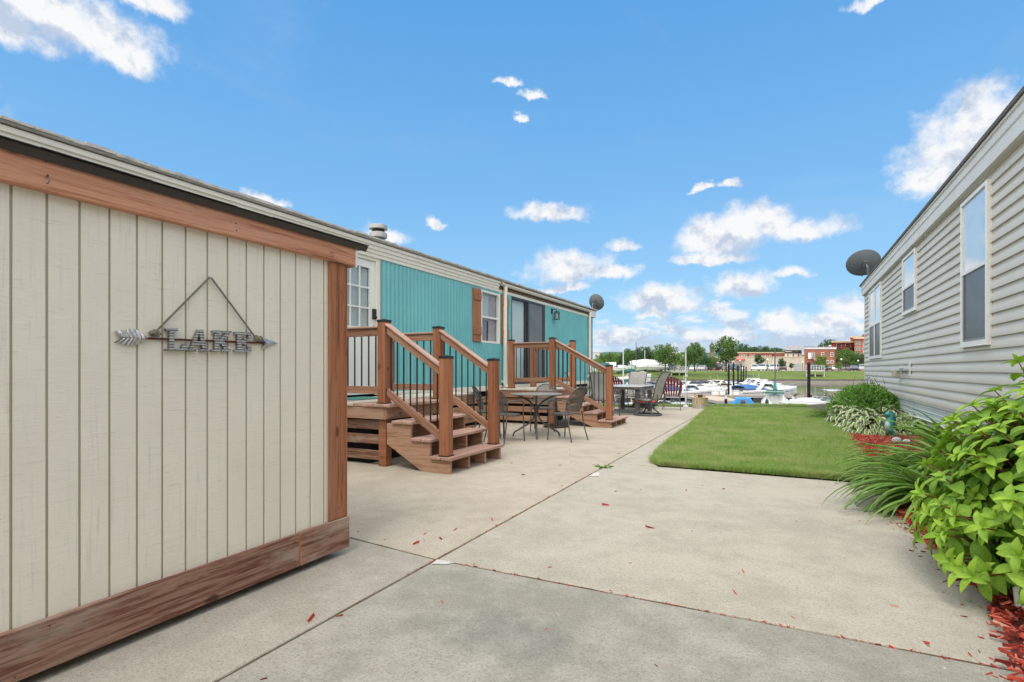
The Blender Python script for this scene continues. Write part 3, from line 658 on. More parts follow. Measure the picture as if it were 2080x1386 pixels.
curtain(5.66, 6.27, 1.78, 2.69, HX - 0.068, M_blind, 'curtain', dr, 0.004, 0.3)
b = MB().box(HX - 0.01, 6.315, 1.92, HX + 0.022, 6.385, 2.075).blob((HX + 0.035, 6.35, 1.95), (0.018, 0.026, 0.026)).box(HX + 0.022, 6.325, 1.99, HX + 0.028, 6.375, 2.06)
b.build('keypad_lock', M_black, dr, bevel=0.006)
MB().lathe([(0.03, 0), (0.03, 0.008), (0.012, 0.012), (0.012, 0.035), (0.026, 0.045), (0.028, 0.06), (0.018, 0.07), (0, 0.07)], (HX - 0.01, 6.35, 1.80), 16, Matrix.Rotation(R_(90), 3, 'Y').to_4x4()).build('door_knob', pm('nickel', (0.5, 0.47, 0.42), (0.4, 0.37, 0.32), 20, 0.25, 1.0), dr, smooth=True)
# window with shutters
wn = MB(); y0, y1, z0, z1 = WIN[0], WIN[1], 1.71, 2.81; fw = 0.045
wn.box(HX - 0.05, y0, z0, HX + 0.045, y0 + fw, z1).box(HX - 0.05, y1 - fw, z0, HX + 0.045, y1, z1).box(HX - 0.05, y0 + fw, z0, HX + 0.028, y1 - fw, z0 + fw).box(HX - 0.05, y0 + fw, z1 - fw, HX + 0.028, y1 - fw, z1).box(HX - 0.04, y0 + fw, 2.235, HX + 0.012, y1 - fw, 2.275)
wn = wn.build('window', M_white, house, bevel=0.003)
MB().box(HX - 0.022, y0 + fw - 0.002, z0 + fw - 0.002, HX - 0.018, y1 - fw + 0.002, z1 - fw + 0.002).build('pane', M_glass, wn)
curtain(y0 + 0.03, y0 + 0.50, 2.20, z1 - 0.03, HX - 0.06, M_blind, 'curtain', wn, 0.010, 0.06)
curtain(y0 + 0.46, y1 - 0.05, z0 + 0.03, z1 - 0.03, HX - 0.052, M_lace, 'curtain', wn, 0.010, 0.07)
curtain(y0 + 0.03, y0 + 0.42, z0 + 0.03, 2.21, HX - 0.064, pm('dim_curtain', (0.34, 0.29, 0.33), (0.25, 0.215, 0.25), 6, 0.9), 'curtain', wn, 0.008, 0.08)
def shutter(y0, y1):
    s = MB()
    w = (y1 - y0) / 3
    for k in range(3): s.box(HX + 0.037, y0 + w * k + 0.003, 1.72, HX + 0.055, y0 + w * (k + 1) - 0.003, 2.80)
    s_o = s.build('shutter', W_shut, house, bevel=0.003)
    for z in (1.86, 2.56): MB().box(HX + 0.056, y0 + 0.015, z, HX + 0.076, y1 - 0.015, z + 0.17).build('batten', W_shut, s_o, bevel=0.003)
# grain runs upright: rotate texture by giving these boards their own upright material
m = W_shut.copy(); m.name = 'wood_shutter_upright'; nt = m.node_tree
for nd in list(nt.nodes):
    if nd.type == 'VECT_MATH' and nd.operation == 'MULTIPLY' and abs(nd.inputs[1].default_value[1] - nd.inputs[1].default_value[2]) < 1e-6 and nd.inputs[1].default_value[0] < nd.inputs[1].default_value[1]:
        a = list(nd.inputs[1].default_value); nd.inputs[1].default_value = (a[1], a[1], a[0])
W_shut = m
shutter(9.20, 9.535); shutter(10.425, 10.77)
# sliding glass door
M_dkframe = pm('dark_frame', (0.035, 0.035, 0.04), (0.05, 0.05, 0.055), 6, 0.45)
sd = MB(); y0, y1, z0, z1 = SLD[0], SLD[1], 0.80, 2.85
sd.box(HX - 0.07, y0, z0, HX + 0.03, y0 + 0.05, z1).box(HX - 0.07, y1 - 0.07, z0, HX + 0.03, y1, z1).box(HX - 0.07, y0 + 0.05, z1 - 0.05, HX + 0.028, y1 - 0.07, z1).box(HX - 0.07, y0 + 0.05, z0, HX + 0.028, y1 - 0.07, z0 + 0.06)
sd = sd.build('sliding_door', M_dkframe, house, bevel=0.003)
MB().box(HX - 0.05, 11.80, z0 + 0.06, HX - 0.01, 11.87, z1 - 0.05).build('glass_frame', M_dkframe, sd)
MB().box(HX - 0.036, y0 + 0.05, z0 + 0.06, HX - 0.030, 11.80, z1 - 0.05).build('pane', M_glass, sd)
MB().box(HX - 0.004, 11.88, z0 + 0.06, HX + 0.02, 11.96, z1 - 0.05).box(HX - 0.004, y1 - 0.15, z0 + 0.06, HX + 0.02, y1 - 0.072, z1 - 0.05).box(HX - 0.004, 11.96, z0 + 0.06, HX + 0.019, y1 - 0.15, z0 + 0.14).build('screen_frame', M_dkframe, sd)
MB().box(HX + 0.004, 11.96, z0 + 0.14, HX + 0.007, y1 - 0.15, z1 - 0.05).build('screen', pm('insect_screen', (0.13, 0.145, 0.15), (0.17, 0.185, 0.19), 2.2, 0.55, contrast=(0.4, 0.6)), sd)
M_vert = pm('vertical_blinds', (0.80, 0.83, 0.84), (0.70, 0.74, 0.76), 2, 0.8)
curtain(y0 + 0.04, 11.81, z0 + 0.06, z1 - 0.06, HX - 0.07, M_vert, 'blinds', sd, 0.006, 0.09)
MB().box(HX + 0.024, y0 - 0.02, z1 + 0.001, HX + 0.034, y1 + 0.02, z1 + 0.004).build('door_trim', M_cream, sd)
# porch lantern
ln = thing('wall_lantern', 'black caged lantern on the teal wall right of the sliding door', 'lamp', (HX, 13.45, 2.5))
x = HX + 0.013
MB().box(x, 13.36, 2.66, x + 0.025, 13.44, 2.80).build('mount_plate', M_black, ln, bevel=0.006)
b = MB().tube([(x + 0.02, 13.40, 2.74), (x + 0.08, 13.40, 2.79), (x + 0.13, 13.42, 2.77), (x + 0.14, 13.44, 2.72)], 0.012, 8); b.lathe([(0.02, 0.0), (0.07, -0.02), (0.075, -0.035)], (x + 0.14, 13.45, 2.735), 16); b.build('arm', M_black, ln, smooth=True)
b = MB(); cx, cy = x + 0.14, 13.45
for k in range(4):
    a = R_(45 + 90 * k); px_, py_ = cx + 0.075 * math.cos(a), cy + 0.075 * math.sin(a); b.tube([(px_, py_, 2.705), (px_, py_, 2.50)], 0.007, 6)
for z in (2.70, 2.50): b.box(cx - 0.062, cy - 0.062, z - 0.006, cx + 0.062, cy + 0.062, z + 0.006)
for k in range(4):
    a, a2 = R_(45 + 90 * k), R_(135 + 90 * k); 
    b.tube([(cx + 0.073 * math.cos(a), cy + 0.073 * math.sin(a), 2.69), (cx + 0.073 * math.cos(a2), cy + 0.073 * math.sin(a2), 2.51)], 0.004, 5); b.tube([(cx + 0.073 * math.cos(a2), cy + 0.073 * math.sin(a2), 2.69), (cx + 0.073 * math.cos(a), cy + 0.073 * math.sin(a), 2.51)], 0.004, 5)
b.build('cage', M_black, ln)
MB().lathe([(0.03, 0), (0.035, 0.05), (0.03, 0.13), (0.012, 0.16)], (cx, cy, 2.52), 14).build('glass_globe', pm('frosted_glass', (0.6, 0.6, 0.58), (0.55, 0.55, 0.53), 4, 0.3), ln, smooth=True)
# roof vent
vt = thing('roof_vent', 'grey round metal roof vent with two stacked caps on the teal house', 'vent', (-6.0, 6.97, 3.26))
M_vent = pm('vent_metal', (0.42, 0.43, 0.42), (0.33, 0.34, 0.33), 8, 0.5, 0.3)
cz = (-6.0, 6.97, 0)
MB().lathe([(0.105, 3.15), (0.105, 3.42)], cz, 24).build('pipe', pm('vent_pipe', (0.06, 0.06, 0.06), (0.09, 0.09, 0.09), 6, 0.6), vt, smooth=True)
MB().lathe([(0.125, 3.34), (0.145, 3.35), (0.148, 3.415), (0.125, 3.435)], cz, 28).build('lower_band', M_vent, vt, smooth=True)
MB().lathe([(0.10, 3.43), (0.10, 3.48)], cz, 20).build('inner_collar', M_dark, vt, smooth=True)
MB().lathe([(0.13, 3.485), (0.15, 3.49), (0.15, 3.545), (0.11, 3.565), (0.0, 3.575)], cz, 28).build('top_cap', M_vent, vt, smooth=True)
# satellite dish
def dish(name, label, c, nrm, dia, mount, ratio=0.9):
    root = thing(name, label, 'satellite dish', mount)
    M_d = D.materials.get('dish_grey') or pm('dish_grey', (0.085, 0.105, 0.115), (0.105, 0.125, 0.135), 3, 0.5)
    n = Vector(nrm).normalized(); q = n.to_track_quat('Z', 'Y').to_matrix().to_4x4()
    R = dia / 2; prof = [(R * f, 0.22 * R * f * f) for f in (0, 0.2, 0.4, 0.6, 0.8, 1.0)]
    prof2 = prof + [(R * 1.012, 0.22 * R + 0.004)] + [(R * f, 0.22 * R * f * f - 0.012) for f in (1.0, 0.8, 0.6, 0.4, 0.2, 0.0)]
    MB().lathe(prof2, c, 40, q, 1.0, ratio).build('reflector', M_d, root, smooth=True)
    c = Vector(c); back = c - n * 0.05
    b = MB(); b.box(-0.07, -0.09, -0.09, 0.07, 0.09, -0.015, Matrix.Translation(c) @ q); b.tube([back - n * 0.05, back - n * 0.1 + Vector((0, 0, -0.06)), Vector(mount)], 0.022, 8)
    b.tube([back - n * 0.08 + Vector((0.03, 0.03, -0.03)), Vector(mount) + Vector((0.12, 0.15, 0))], 0.012, 6)
    b.build('mount_bracket', D.materials.get('dish_mount') or pm('dish_mount', (0.10, 0.105, 0.11), (0.16, 0.165, 0.17), 10, 0.5, 0.4), root)
    lo = Vector((0, 0, -1)); e = (lo - n * lo.dot(n)).normalized()
    f0 = c + e * R * 0.8; f1 = c + n * R * 1.15 + e * R * 0.55
    b = MB().tube([f0 - n * 0.02, (f0 + f1) / 2 + e * 0.03, f1], 0.014, 6); b.tube([f1, f1 + (c - f1).normalized() * 0.10], 0.035, 10); b.build('feed_arm', M_d, root)
    return root
hd = W(1209, 615, 17.9)
dish('satellite_dish', 'dark grey satellite dish on the far roof corner of the teal house', hd, (0.35, 0.75, 0.28), 0.64, (hd[0] - 0.02, hd[1] - 0.15, 3.12), 0.86)
# ================================================================ DECKS WITH STAIRS
def post(root, x, y, z0, z1, w=0.115):
    p = board('post', (x, y, z0), (x, y, z1), w, w, W_post, root, up=(1, 0, 0), bevel=0.005)
    b = MB().box(x - w / 2 - 0.004, y - w / 2 - 0.004, z1 - 0.012, x + w / 2 + 0.004, y + w / 2 + 0.004, z1 + 0.016)
    h = w / 2 - 0.006; b.add([(x - h, y - h, z1 + 0.0162), (x + h, y - h, z1 + 0.0162), (x + h, y + h, z1 + 0.0162), (x - h, y + h, z1 + 0.0162), (x, y, z1 + 0.03)], [(0, 1, 4), (1, 2, 4), (2, 3, 4), (3, 0, 4)])
    b.build('post_cap', M_black, p)
    if z0 > 0.05: MB().box(x - w / 2 - 0.006, y - w / 2 - 0.006, z0 - 0.002, x + w / 2 + 0.006, y + w / 2 + 0.006, z0 + 0.012).build('post_foot', M_black, p)
    return p
M_brk = M_black
def railing(root, a, b_, za, zb, la, lb, n):
    """rail between two posts: tops za->zb, lower rail centre la->lb, n round balusters"""
    ax, ay = a; bx, by = b_
    board('handrail', (ax, ay, za - 0.014), (bx, by, zb - 0.014), 0.092, 0.028, W_tread, root, bevel=0.008)
    up = board('upper_rail', (ax, ay, za - 0.073), (bx, by, zb - 0.073), 0.042, 0.088, W_rail, root)
    lo = board('lower_rail', (ax, ay, la), (bx, by, lb), 0.042, 0.088, W_rail, root)
    for k in range(n):
        f = (k + 0.62) / (n + 0.24); x, y = ax + (bx - ax) * f, ay + (by - ay) * f
        MB().tube([(x, y, la + (lb - la) * f + 0.0), (x, y, za + (zb - za) * f - 0.10)], 0.0095, 8).build('baluster', M_black, root, smooth=True)
    L = math.hypot(bx - ax, by - ay); ux, uy = (bx - ax) / L, (by - ay) / L
    for z, s in ((za - 0.073, 0.0), (la, 0.0)): MB().box(ax + ux * 0.001 - abs(uy) * 0.024 , ay + uy * 0.001 - abs(ux) * 0.0245, z - 0.052, ax + ux * 0.010 + abs(uy) * 0.024, ay + uy * 0.010 + abs(ux) * 0.0245, z + 0.03).build('rail_bracket', M_brk, root)
def stair(root, xs, y0, y1, zs, run, nst, xback):
    n = len(zs)
    for i, (x, z) in enumerate(zip(xs, zs)):
        for k in range(2):
            d = run / 2 + 0.012
            board('tread', (x - d * k - d / 2 + 0.004, y0 - 0.03, z - 0.018), (x - d * k - d / 2 + 0.004, y1 + 0.03, z - 0.018), d - 0.007, 0.036, W_tread, root, bevel=0.006)
    for k in range(nst):
        y = y0 + 0.02 + (y1 - y0 - 0.04) * k / (nst - 1)
        P = [(xs[0] - 0.035, 0.0)]
        for i, (x, z) in enumerate(zip(xs, zs)):
            xb = xs[i + 1] - 0.035 if i + 1 < n else xback
            P += [(x - 0.035, z - 0.037), (xb, z - 0.037)]
        P += [(xback, max(0.12, zs[-1] - 0.28)), (xs[0] - 0.42, 0.0)]
        MB().extrude([(x, y - 0.019, z) for x, z in P], (0, 0.038, 0)).build('stringer', W_string, root, bevel=0.003)
def slats(root, a, b_, zs, h, mat=None):
    for z in zs: board('skirt_board', (a[0], a[1], z), (b_[0], b_[1], z), 0.022, h, mat or W_rail, root)

# ---- near deck
ZD = 0.745
dk = thing('wooden_deck', 'nearer cedar deck with two stair railings in front of the entry door', 'deck', (-4.8, 5.6, 0))
x = -5.47; k = 0
while x < -4.17:
    e = rnd.uniform(-0.012, 0.012)
    board('deck_board', (x + 0.068, 4.905 + e, ZD - 0.018), (x + 0.068, 6.20 if x > -4.85 else 8.06, ZD - 0.018), 0.136, 0.036, W_deck if x < -4.62 else W_tread, dk, bevel=0.005); x += 0.1425
board('deck_board', (-4.132, 4.89, ZD - 0.0185), (-4.132, 6.20, ZD - 0.0185), 0.085, 0.036, W_tread, dk, bevel=0.005)
board('rim_joist', (-5.50, 4.945, 0.635), (-4.161, 4.945, 0.635), 0.04, 0.145, W_string, dk)
board('rim_joist', (-4.140, 4.926, 0.634), (-4.140, 6.2, 0.634), 0.04, 0.145, W_string, dk)
board('rim_joist', (-4.80, 6.2, 0.635), (-4.80, 8.03, 0.635), 0.04, 0.145, W_string, dk)
board('rim_joist', (-5.46, 8.05, 0.635), (-4.78, 8.05, 0.635), 0.04, 0.145, W_string, dk)
board('rim_joist', (-4.78, 6.185, 0.635), (-4.162, 6.185, 0.635), 0.04, 0.145, W_string, dk)
slats(dk, (-5.5, 5.02), (-4.29, 5.02), (0.12, 0.31, 0.485), 0.115, W_base)
slats(dk, (-4.80, 6.25), (-4.80, 8.05), (0.12, 0.29, 0.46), 0.12, W_string)
MB().box(-5.55, 5.10, 0.0, -4.5, 6.12, 0.55).box(-5.55, 6.12, 0.0, -4.86, 7.98, 0.55).build('under_deck_shade', M_dark, dk)  # black blocks put where only shade lies under the deck
MB().box(-4.272, 4.955 + 0.012, 0.0, -4.163, 5.065 + 0.012, 0.70).build('leg', W_post, dk, bevel=0.004)
MB().box(-4.272, 6.07, 0.0, -4.163, 6.163, 0.70).build('leg', W_post, dk, bevel=0.004)
post(dk, -4.215, 5.0, ZD + 0.001, 1.725); post(dk, -4.215, 6.13, ZD + 0.001, 1.725)
post(dk, -3.325, 4.985, 0.187, 1.285); post(dk, -3.325, 6.085, 0.187, 1.275)
railing(dk, (-4.273, 5.0), (-5.52, 5.0), 1.67, 1.67, 0.905, 0.905, 11)
railing(dk, (-4.273, 6.13), (-5.0, 6.13), 1.67, 1.67, 0.905, 0.905, 6)
post(dk, -5.05, 6.13, ZD + 0.001, 1.66, 0.085)
railing(dk, (-4.157, 4.985), (-3.383, 4.985), 1.70, 1.20, 0.89, 0.40, 8)
railing(dk, (-4.157, 6.10), (-3.383, 6.10), 1.70, 1.20, 0.89, 0.40, 8)
stair(dk, [-3.20, -3.47, -3.74], 4.93, 6.12, [0.186, 0.372, 0.558], 0.27, 4, -4.118)
mat_ = MB().box(-5.45, 5.3, ZD + 0.001, -4.95, 6.0, ZD + 0.013).build('door_mat', pm('teal_mat', (0.08, 0.25, 0.22), (0.05, 0.17, 0.15), 40, 0.95, bump=0.8), None, bevel=0.004)
tag(mat_, 'flat teal door mat lying on the near deck before the entry door', 'door mat')

# ---- far deck
dk2 = thing('wooden_deck', 'farther cedar deck with one stair railing in front of the sliding glass door', 'deck', (-4.8, 10.9, 0))
x = -5.47
while x < -4.2:
    board('deck_board', (x + 0.068, 10.12, ZD - 0.018), (x + 0.068, 11.75, ZD - 0.018), 0.136, 0.036, W_deck, dk2, bevel=0.005); x += 0.1425
board('rim_joist', (-5.50, 10.16, 0.635), (-4.165, 10.16, 0.635), 0.04, 0.145, W_rail, dk2)
board('rim_joist', (-4.145, 10.14, 0.635), (-4.145, 11.72, 0.635), 0.04, 0.145, W_rail, dk2)
slats(dk2, (-5.5, 10.24), (-4.32, 10.24), (0.12, 0.31, 0.485), 0.115, W_string)
MB().box(-5.55, 10.34, 0.0, -4.5, 11.6, 0.55).build('under_deck_shade', M_dark, dk2)  # solid black stand-in for the shade below these boards
MB().box(-4.285, 10.20, 0.0, -4.166, 10.345, 0.70).build('leg', W_post, dk2, bevel=0.004)
MB().box(-4.285, 11.44, 0.0, -4.166, 11.56, 0.70).build('leg', W_post, dk2, bevel=0.004)
post(dk2, -4.235, 10.31, ZD + 0.001, 1.80); post(dk2, -5.20, 10.33, ZD + 0.001, 1.78)
post(dk2, -4.235, 11.52, ZD + 0.001, 1.80); post(dk2, -5.22, 11.52, ZD + 0.001, 1.70)
post(dk2, -3.03, 10.33, 0.15, 1.225)
railing(dk2, (-5.142, 10.32), (-4.293, 10.32), 1.73, 1.73, 0.93, 0.93, 8)
railing(dk2, (-5.162, 11.52), (-4.293, 11.52), 1.72, 1.72, 0.93, 0.93, 8)
railing(dk2, (-4.177, 10.33), (-3.088, 10.33), 1.77, 1.18, 0.92, 0.34, 11)
stair(dk2, [-2.93, -3.225, -3.52, -3.815], 10.26, 11.36, [0.149, 0.298, 0.447, 0.596], 0.295, 4, -4.12)

# ================================================================ BISTRO TABLE AND CHAIRS
M_iron = pm('bronze_iron', (0.085, 0.075, 0.065), (0.12, 0.108, 0.094), 14, 0.55, 0.3, bump=0.1)
m, t = new_mat('metal_mesh'); uv = t.n('ShaderNodeTexCoord').outputs['Object']
rt = t.n('ShaderNodeMapping', {'Vector': uv, 'Rotation': (0.0, 0.0, 0.0)}).outputs[0]; s3 = t.n('ShaderNodeSeparateXYZ', {0: rt}).outputs
M_meshsolid = pm('perforated_top', (0.21, 0.20, 0.18), (0.26, 0.25, 0.225), 60, 0.6, 0.2, bump=0.5)
def lattice(fn, nu, nv, r, b):
    """criss-cross wire lattice on a surface fn(u,v), clipped where fn gives None"""
    for s in (1, -1):
        for k in range(-nv, nu + nv + 1):
            run = []
            for j in range(25):
                v = j / 24; u = (k + s * v * nv) / nu if s > 0 else (k - v * nv + nv) / nu - 0.0
                q = fn(u, v) if 0 <= u <= 1 else None
                if q is not None: run.append(q)
                elif len(run) > 1: b.tube(run, r, 4); run = []
                else: run = []
            if len(run) > 1: b.tube(run, r, 4)
def bistro_chair():
    root = thing('bistro_chair', 'x', 'chair', (0, 0, 0), 0, 'dark metal bistro chairs around the round table')
    b = MB()     # seat, faces +Y
    pts = []
    for i in range(28):
        a = 2 * math.pi * i / 28; pts.append((0.21 * math.copysign(abs(math.cos(a)) ** 0.7, math.cos(a)), 0.20 * math.copysign(abs(math.sin(a)) ** 0.7, math.sin(a)), 0.44))
    b.extrude(pts, (0, 0, -0.014)); b.build('seat', M_iron, root, bevel=0.004)
    def back(u, v):
        w = (u - 0.5) * 2; hw = 0.215 * (1 - 0.12 * (1 - v)); lim = math.sqrt(max(0, 1 - max(0, (v - 0.35) / 0.65) ** 2.2)) if v > 0.35 else 1 - 0.25 * ((0.35 - v) / 0.35) ** 2
        if abs(w) > lim: return None
        return (w * hw, -0.20 - 0.13 * v + 0.05 * w * w, 0.47 + 0.40 * v)
    b = MB(); lattice(back, 16, 16, 0.0042, b); b.build('back_mesh', M_iron, root)
    rim = []
    for i in range(33):
        a = math.pi * i / 32; v = 0.35 + 0.65 * math.sin(a) ** 0.95; w = math.cos(a); hw = 0.215 * (1 - 0.12 * (1 - v)); rim.append((w * hw, -0.20 - 0.13 * v + 0.05 * w * w, 0.47 + 0.40 * v))
    lo = []
    for s in (1, -1):
        seq = []
        for i in range(8):
            v = 0.35 * (1 - i / 7); w = s * (1 - 0.25 * ((0.35 - v) / 0.35) ** 2); hw = 0.215 * (1 - 0.12 * (1 - v)); seq.append((w * hw, -0.20 - 0.13 * v + 0.05 * w * w, 0.47 + 0.40 * v))
        lo.append(seq)
    MB().tube(lo[0][::-1] + rim[1:-1] + lo[1], 0.010, 8).build('back_frame', M_iron, root, smooth=True)
    for s in (1, -1):
        MB().tube([(s * 0.165, -0.20, 0.48), (s * 0.19, -0.20, 0.43), (s * 0.20, -0.24, 0.2), (s * 0.215, -0.30, 0.0)], 0.0105, 8).build('leg', M_iron, root, smooth=True)
        MB().tube([(s * 0.205, -0.235, 0.62), (s * 0.245, -0.15, 0.66), (s * 0.25, 0.08, 0.655), (s * 0.235, 0.155, 0.62), (s * 0.215, 0.165, 0.44), (s * 0.22, 0.19, 0.0)], 0.0105, 8).build('front_leg_and_arm', M_iron, root, smooth=True)
    MB().tube([(0.2, -0.19, 0.415), (0.205, 0.16, 0.415), (-0.205, 0.16, 0.415), (-0.2, -0.19, 0.415)], 0.008, 6).build('seat_frame', M_iron, root, smooth=True)
    return root
bt = thing('bistro_table', 'round dark metal bistro table with curved legs between the two decks', 'table', (-3.75, 8.4, 0))
cx, cy = -3.75, 8.4
MB().lathe([(0.0, 0.715), (0.44, 0.715), (0.455, 0.722), (0.455, 0.735), (0.44, 0.74), (0.025, 0.74), (0.025, 0.735), (0, 0.735)], (cx, cy, 0), 48).build('table_top', M_meshsolid, bt, smooth=True)
for k in range(4):
    a = R_(25 + 90 * k); u = Vector((math.cos(a), math.sin(a), 0)); c0 = Vector((cx, cy, 0))
    P = [c0 + u * 0.33 + Vector((0, 0, 0.71)), c0 + u * 0.14 + Vector((0, 0, 0.62)), c0 + u * 0.035 + Vector((0, 0, 0.5)), c0 + u * 0.03 + Vector((0, 0, 0.38)), c0 + u * 0.10 + Vector((0, 0, 0.25)), c0 + u * 0.30 + Vector((0, 0, 0.12)), c0 + u * 0.38 + Vector((0, 0, 0.07)), c0 + u * 0.40 + Vector((0, 0, 0.0))]
    Q = []
    for i in range(len(P) - 1):
        for f in (0, 0.33, 0.66):
            p0_, p1_, p2_, p3_ = P[max(0, i - 1)], P[i], P[i + 1], P[min(len(P) - 1, i + 2)]
            Q.append(0.5 * (2 * p1_ + (p2_ - p0_) * f + (2 * p0_ - 5 * p1_ + 4 * p2_ - p3_) * f * f + (3 * p1_ - p0_ - 3 * p2_ + p3_) * f ** 3))
    MB().tube(Q + [P[-1]], 0.0155, 8).build('leg', M_iron, bt, smooth=True)
MB().lathe([(0.05, 0.40), (0.05, 0.41)], (cx, cy, 0), 16).build('hub', M_iron, bt)
bc = bistro_chair()
spots = [(-3.93, 7.62, R_(-14), 'metal bistro chair nearest the near stairs, back turned, left of the round table'),
         (-3.15, 8.22, R_(72), 'metal bistro chair with tall mesh back turned, right of the round table'),
         (-3.98, 9.25, R_(196), 'metal bistro chair behind the round table, facing the camera'),
         (-4.42, 8.02, R_(-72), 'metal bistro chair half hidden behind the near stair newel post')]
for i, (x, y, a, lab) in enumerate(spots):
    if i == 0: bc.location = (x, y, 0); bc.rotation_euler = (0, 0, a); bc['label'] = lab
    else: dup(bc, (x, y, 0), a, lab)
ub = thing('umbrella_base', 'empty black umbrella base with short tube beside the far deck stairs', 'umbrella stand', (-4.02, 9.98, 0))
MB().lathe([(0.0, 0), (0.26, 0), (0.26, 0.02), (0.20, 0.045), (0.06, 0.06), (0.0, 0.06)], (-4.02, 9.98, 0), 32).build('base_plate', M_black, ub, smooth=True)
MB().tube([(-4.02, 9.98, 0.05), (-4.02, 9.98, 0.44)], 0.028, 12).build('tube', M_black, ub, smooth=True)

# ================================================================ DINING SET AT THE END OF THE PATIO
M_alu = pm('charcoal_frame', (0.085, 0.085, 0.088), (0.12, 0.12, 0.122), 8, 0.5, 0.2)
m, t = new_mat('sling_fabric'); v = coords(t); 
wv = t.m('MULTIPLY', t.m('SINE', t.m('MULTIPLY', t.n('ShaderNodeSeparateXYZ', {0: v}).outputs[0], 900)), 0.5)
finish(t, t.mix(t.smooth(t.noise(v, 5, 5, 0.6), 0.35, 0.65), (0.46, 0.445, 0.41), (0.39, 0.375, 0.345)), 0.75, 0, t.m('ADD', wv, t.noise(v, 400, 2, 0.5)), 0.2, 0.002, 0.3, 0.3); M_sling = m
M_toplite = pm('table_top_stone', (0.50, 0.50, 0.49), (0.42, 0.42, 0.41), 9, 0.22, rvar=0.05)
dt = thing('patio_table', 'rectangular patio table with pale top and thick grey legs among sling chairs', 'table', (-3.55, 14.15, 0))
tx0, tx1, ty0, ty1 = -4.1, -3.1, 13.35, 15.0
MB().box(tx0, ty0, 0.70, tx1, ty1, 0.73).build('table_top', M_toplite, dt, bevel=0.008)
MB().box(tx0 + 0.03, ty0 + 0.03, 0.64, tx1 - 0.03, ty1 - 0.03, 0.699).build('apron', M_alu, dt)
for x, y in ((tx0 + 0.12, ty0 + 0.12), (tx1 - 0.12, ty0 + 0.12), (tx0 + 0.12, ty1 - 0.12), (tx1 - 0.12, ty1 - 0.12)): MB().box(x - 0.055, y - 0.055, 0.0, x + 0.055, y + 0.055, 0.639).build('leg', M_alu, dt, bevel=0.006)
MB().box(tx0 + 0.17, ty0 + 0.08, 0.08, tx1 - 0.17, ty0 + 0.14, 0.14).box(tx0 + 0.17, ty1 - 0.14, 0.08, tx1 - 0.17, ty1 - 0.08, 0.14).build('stretcher', M_alu, dt)
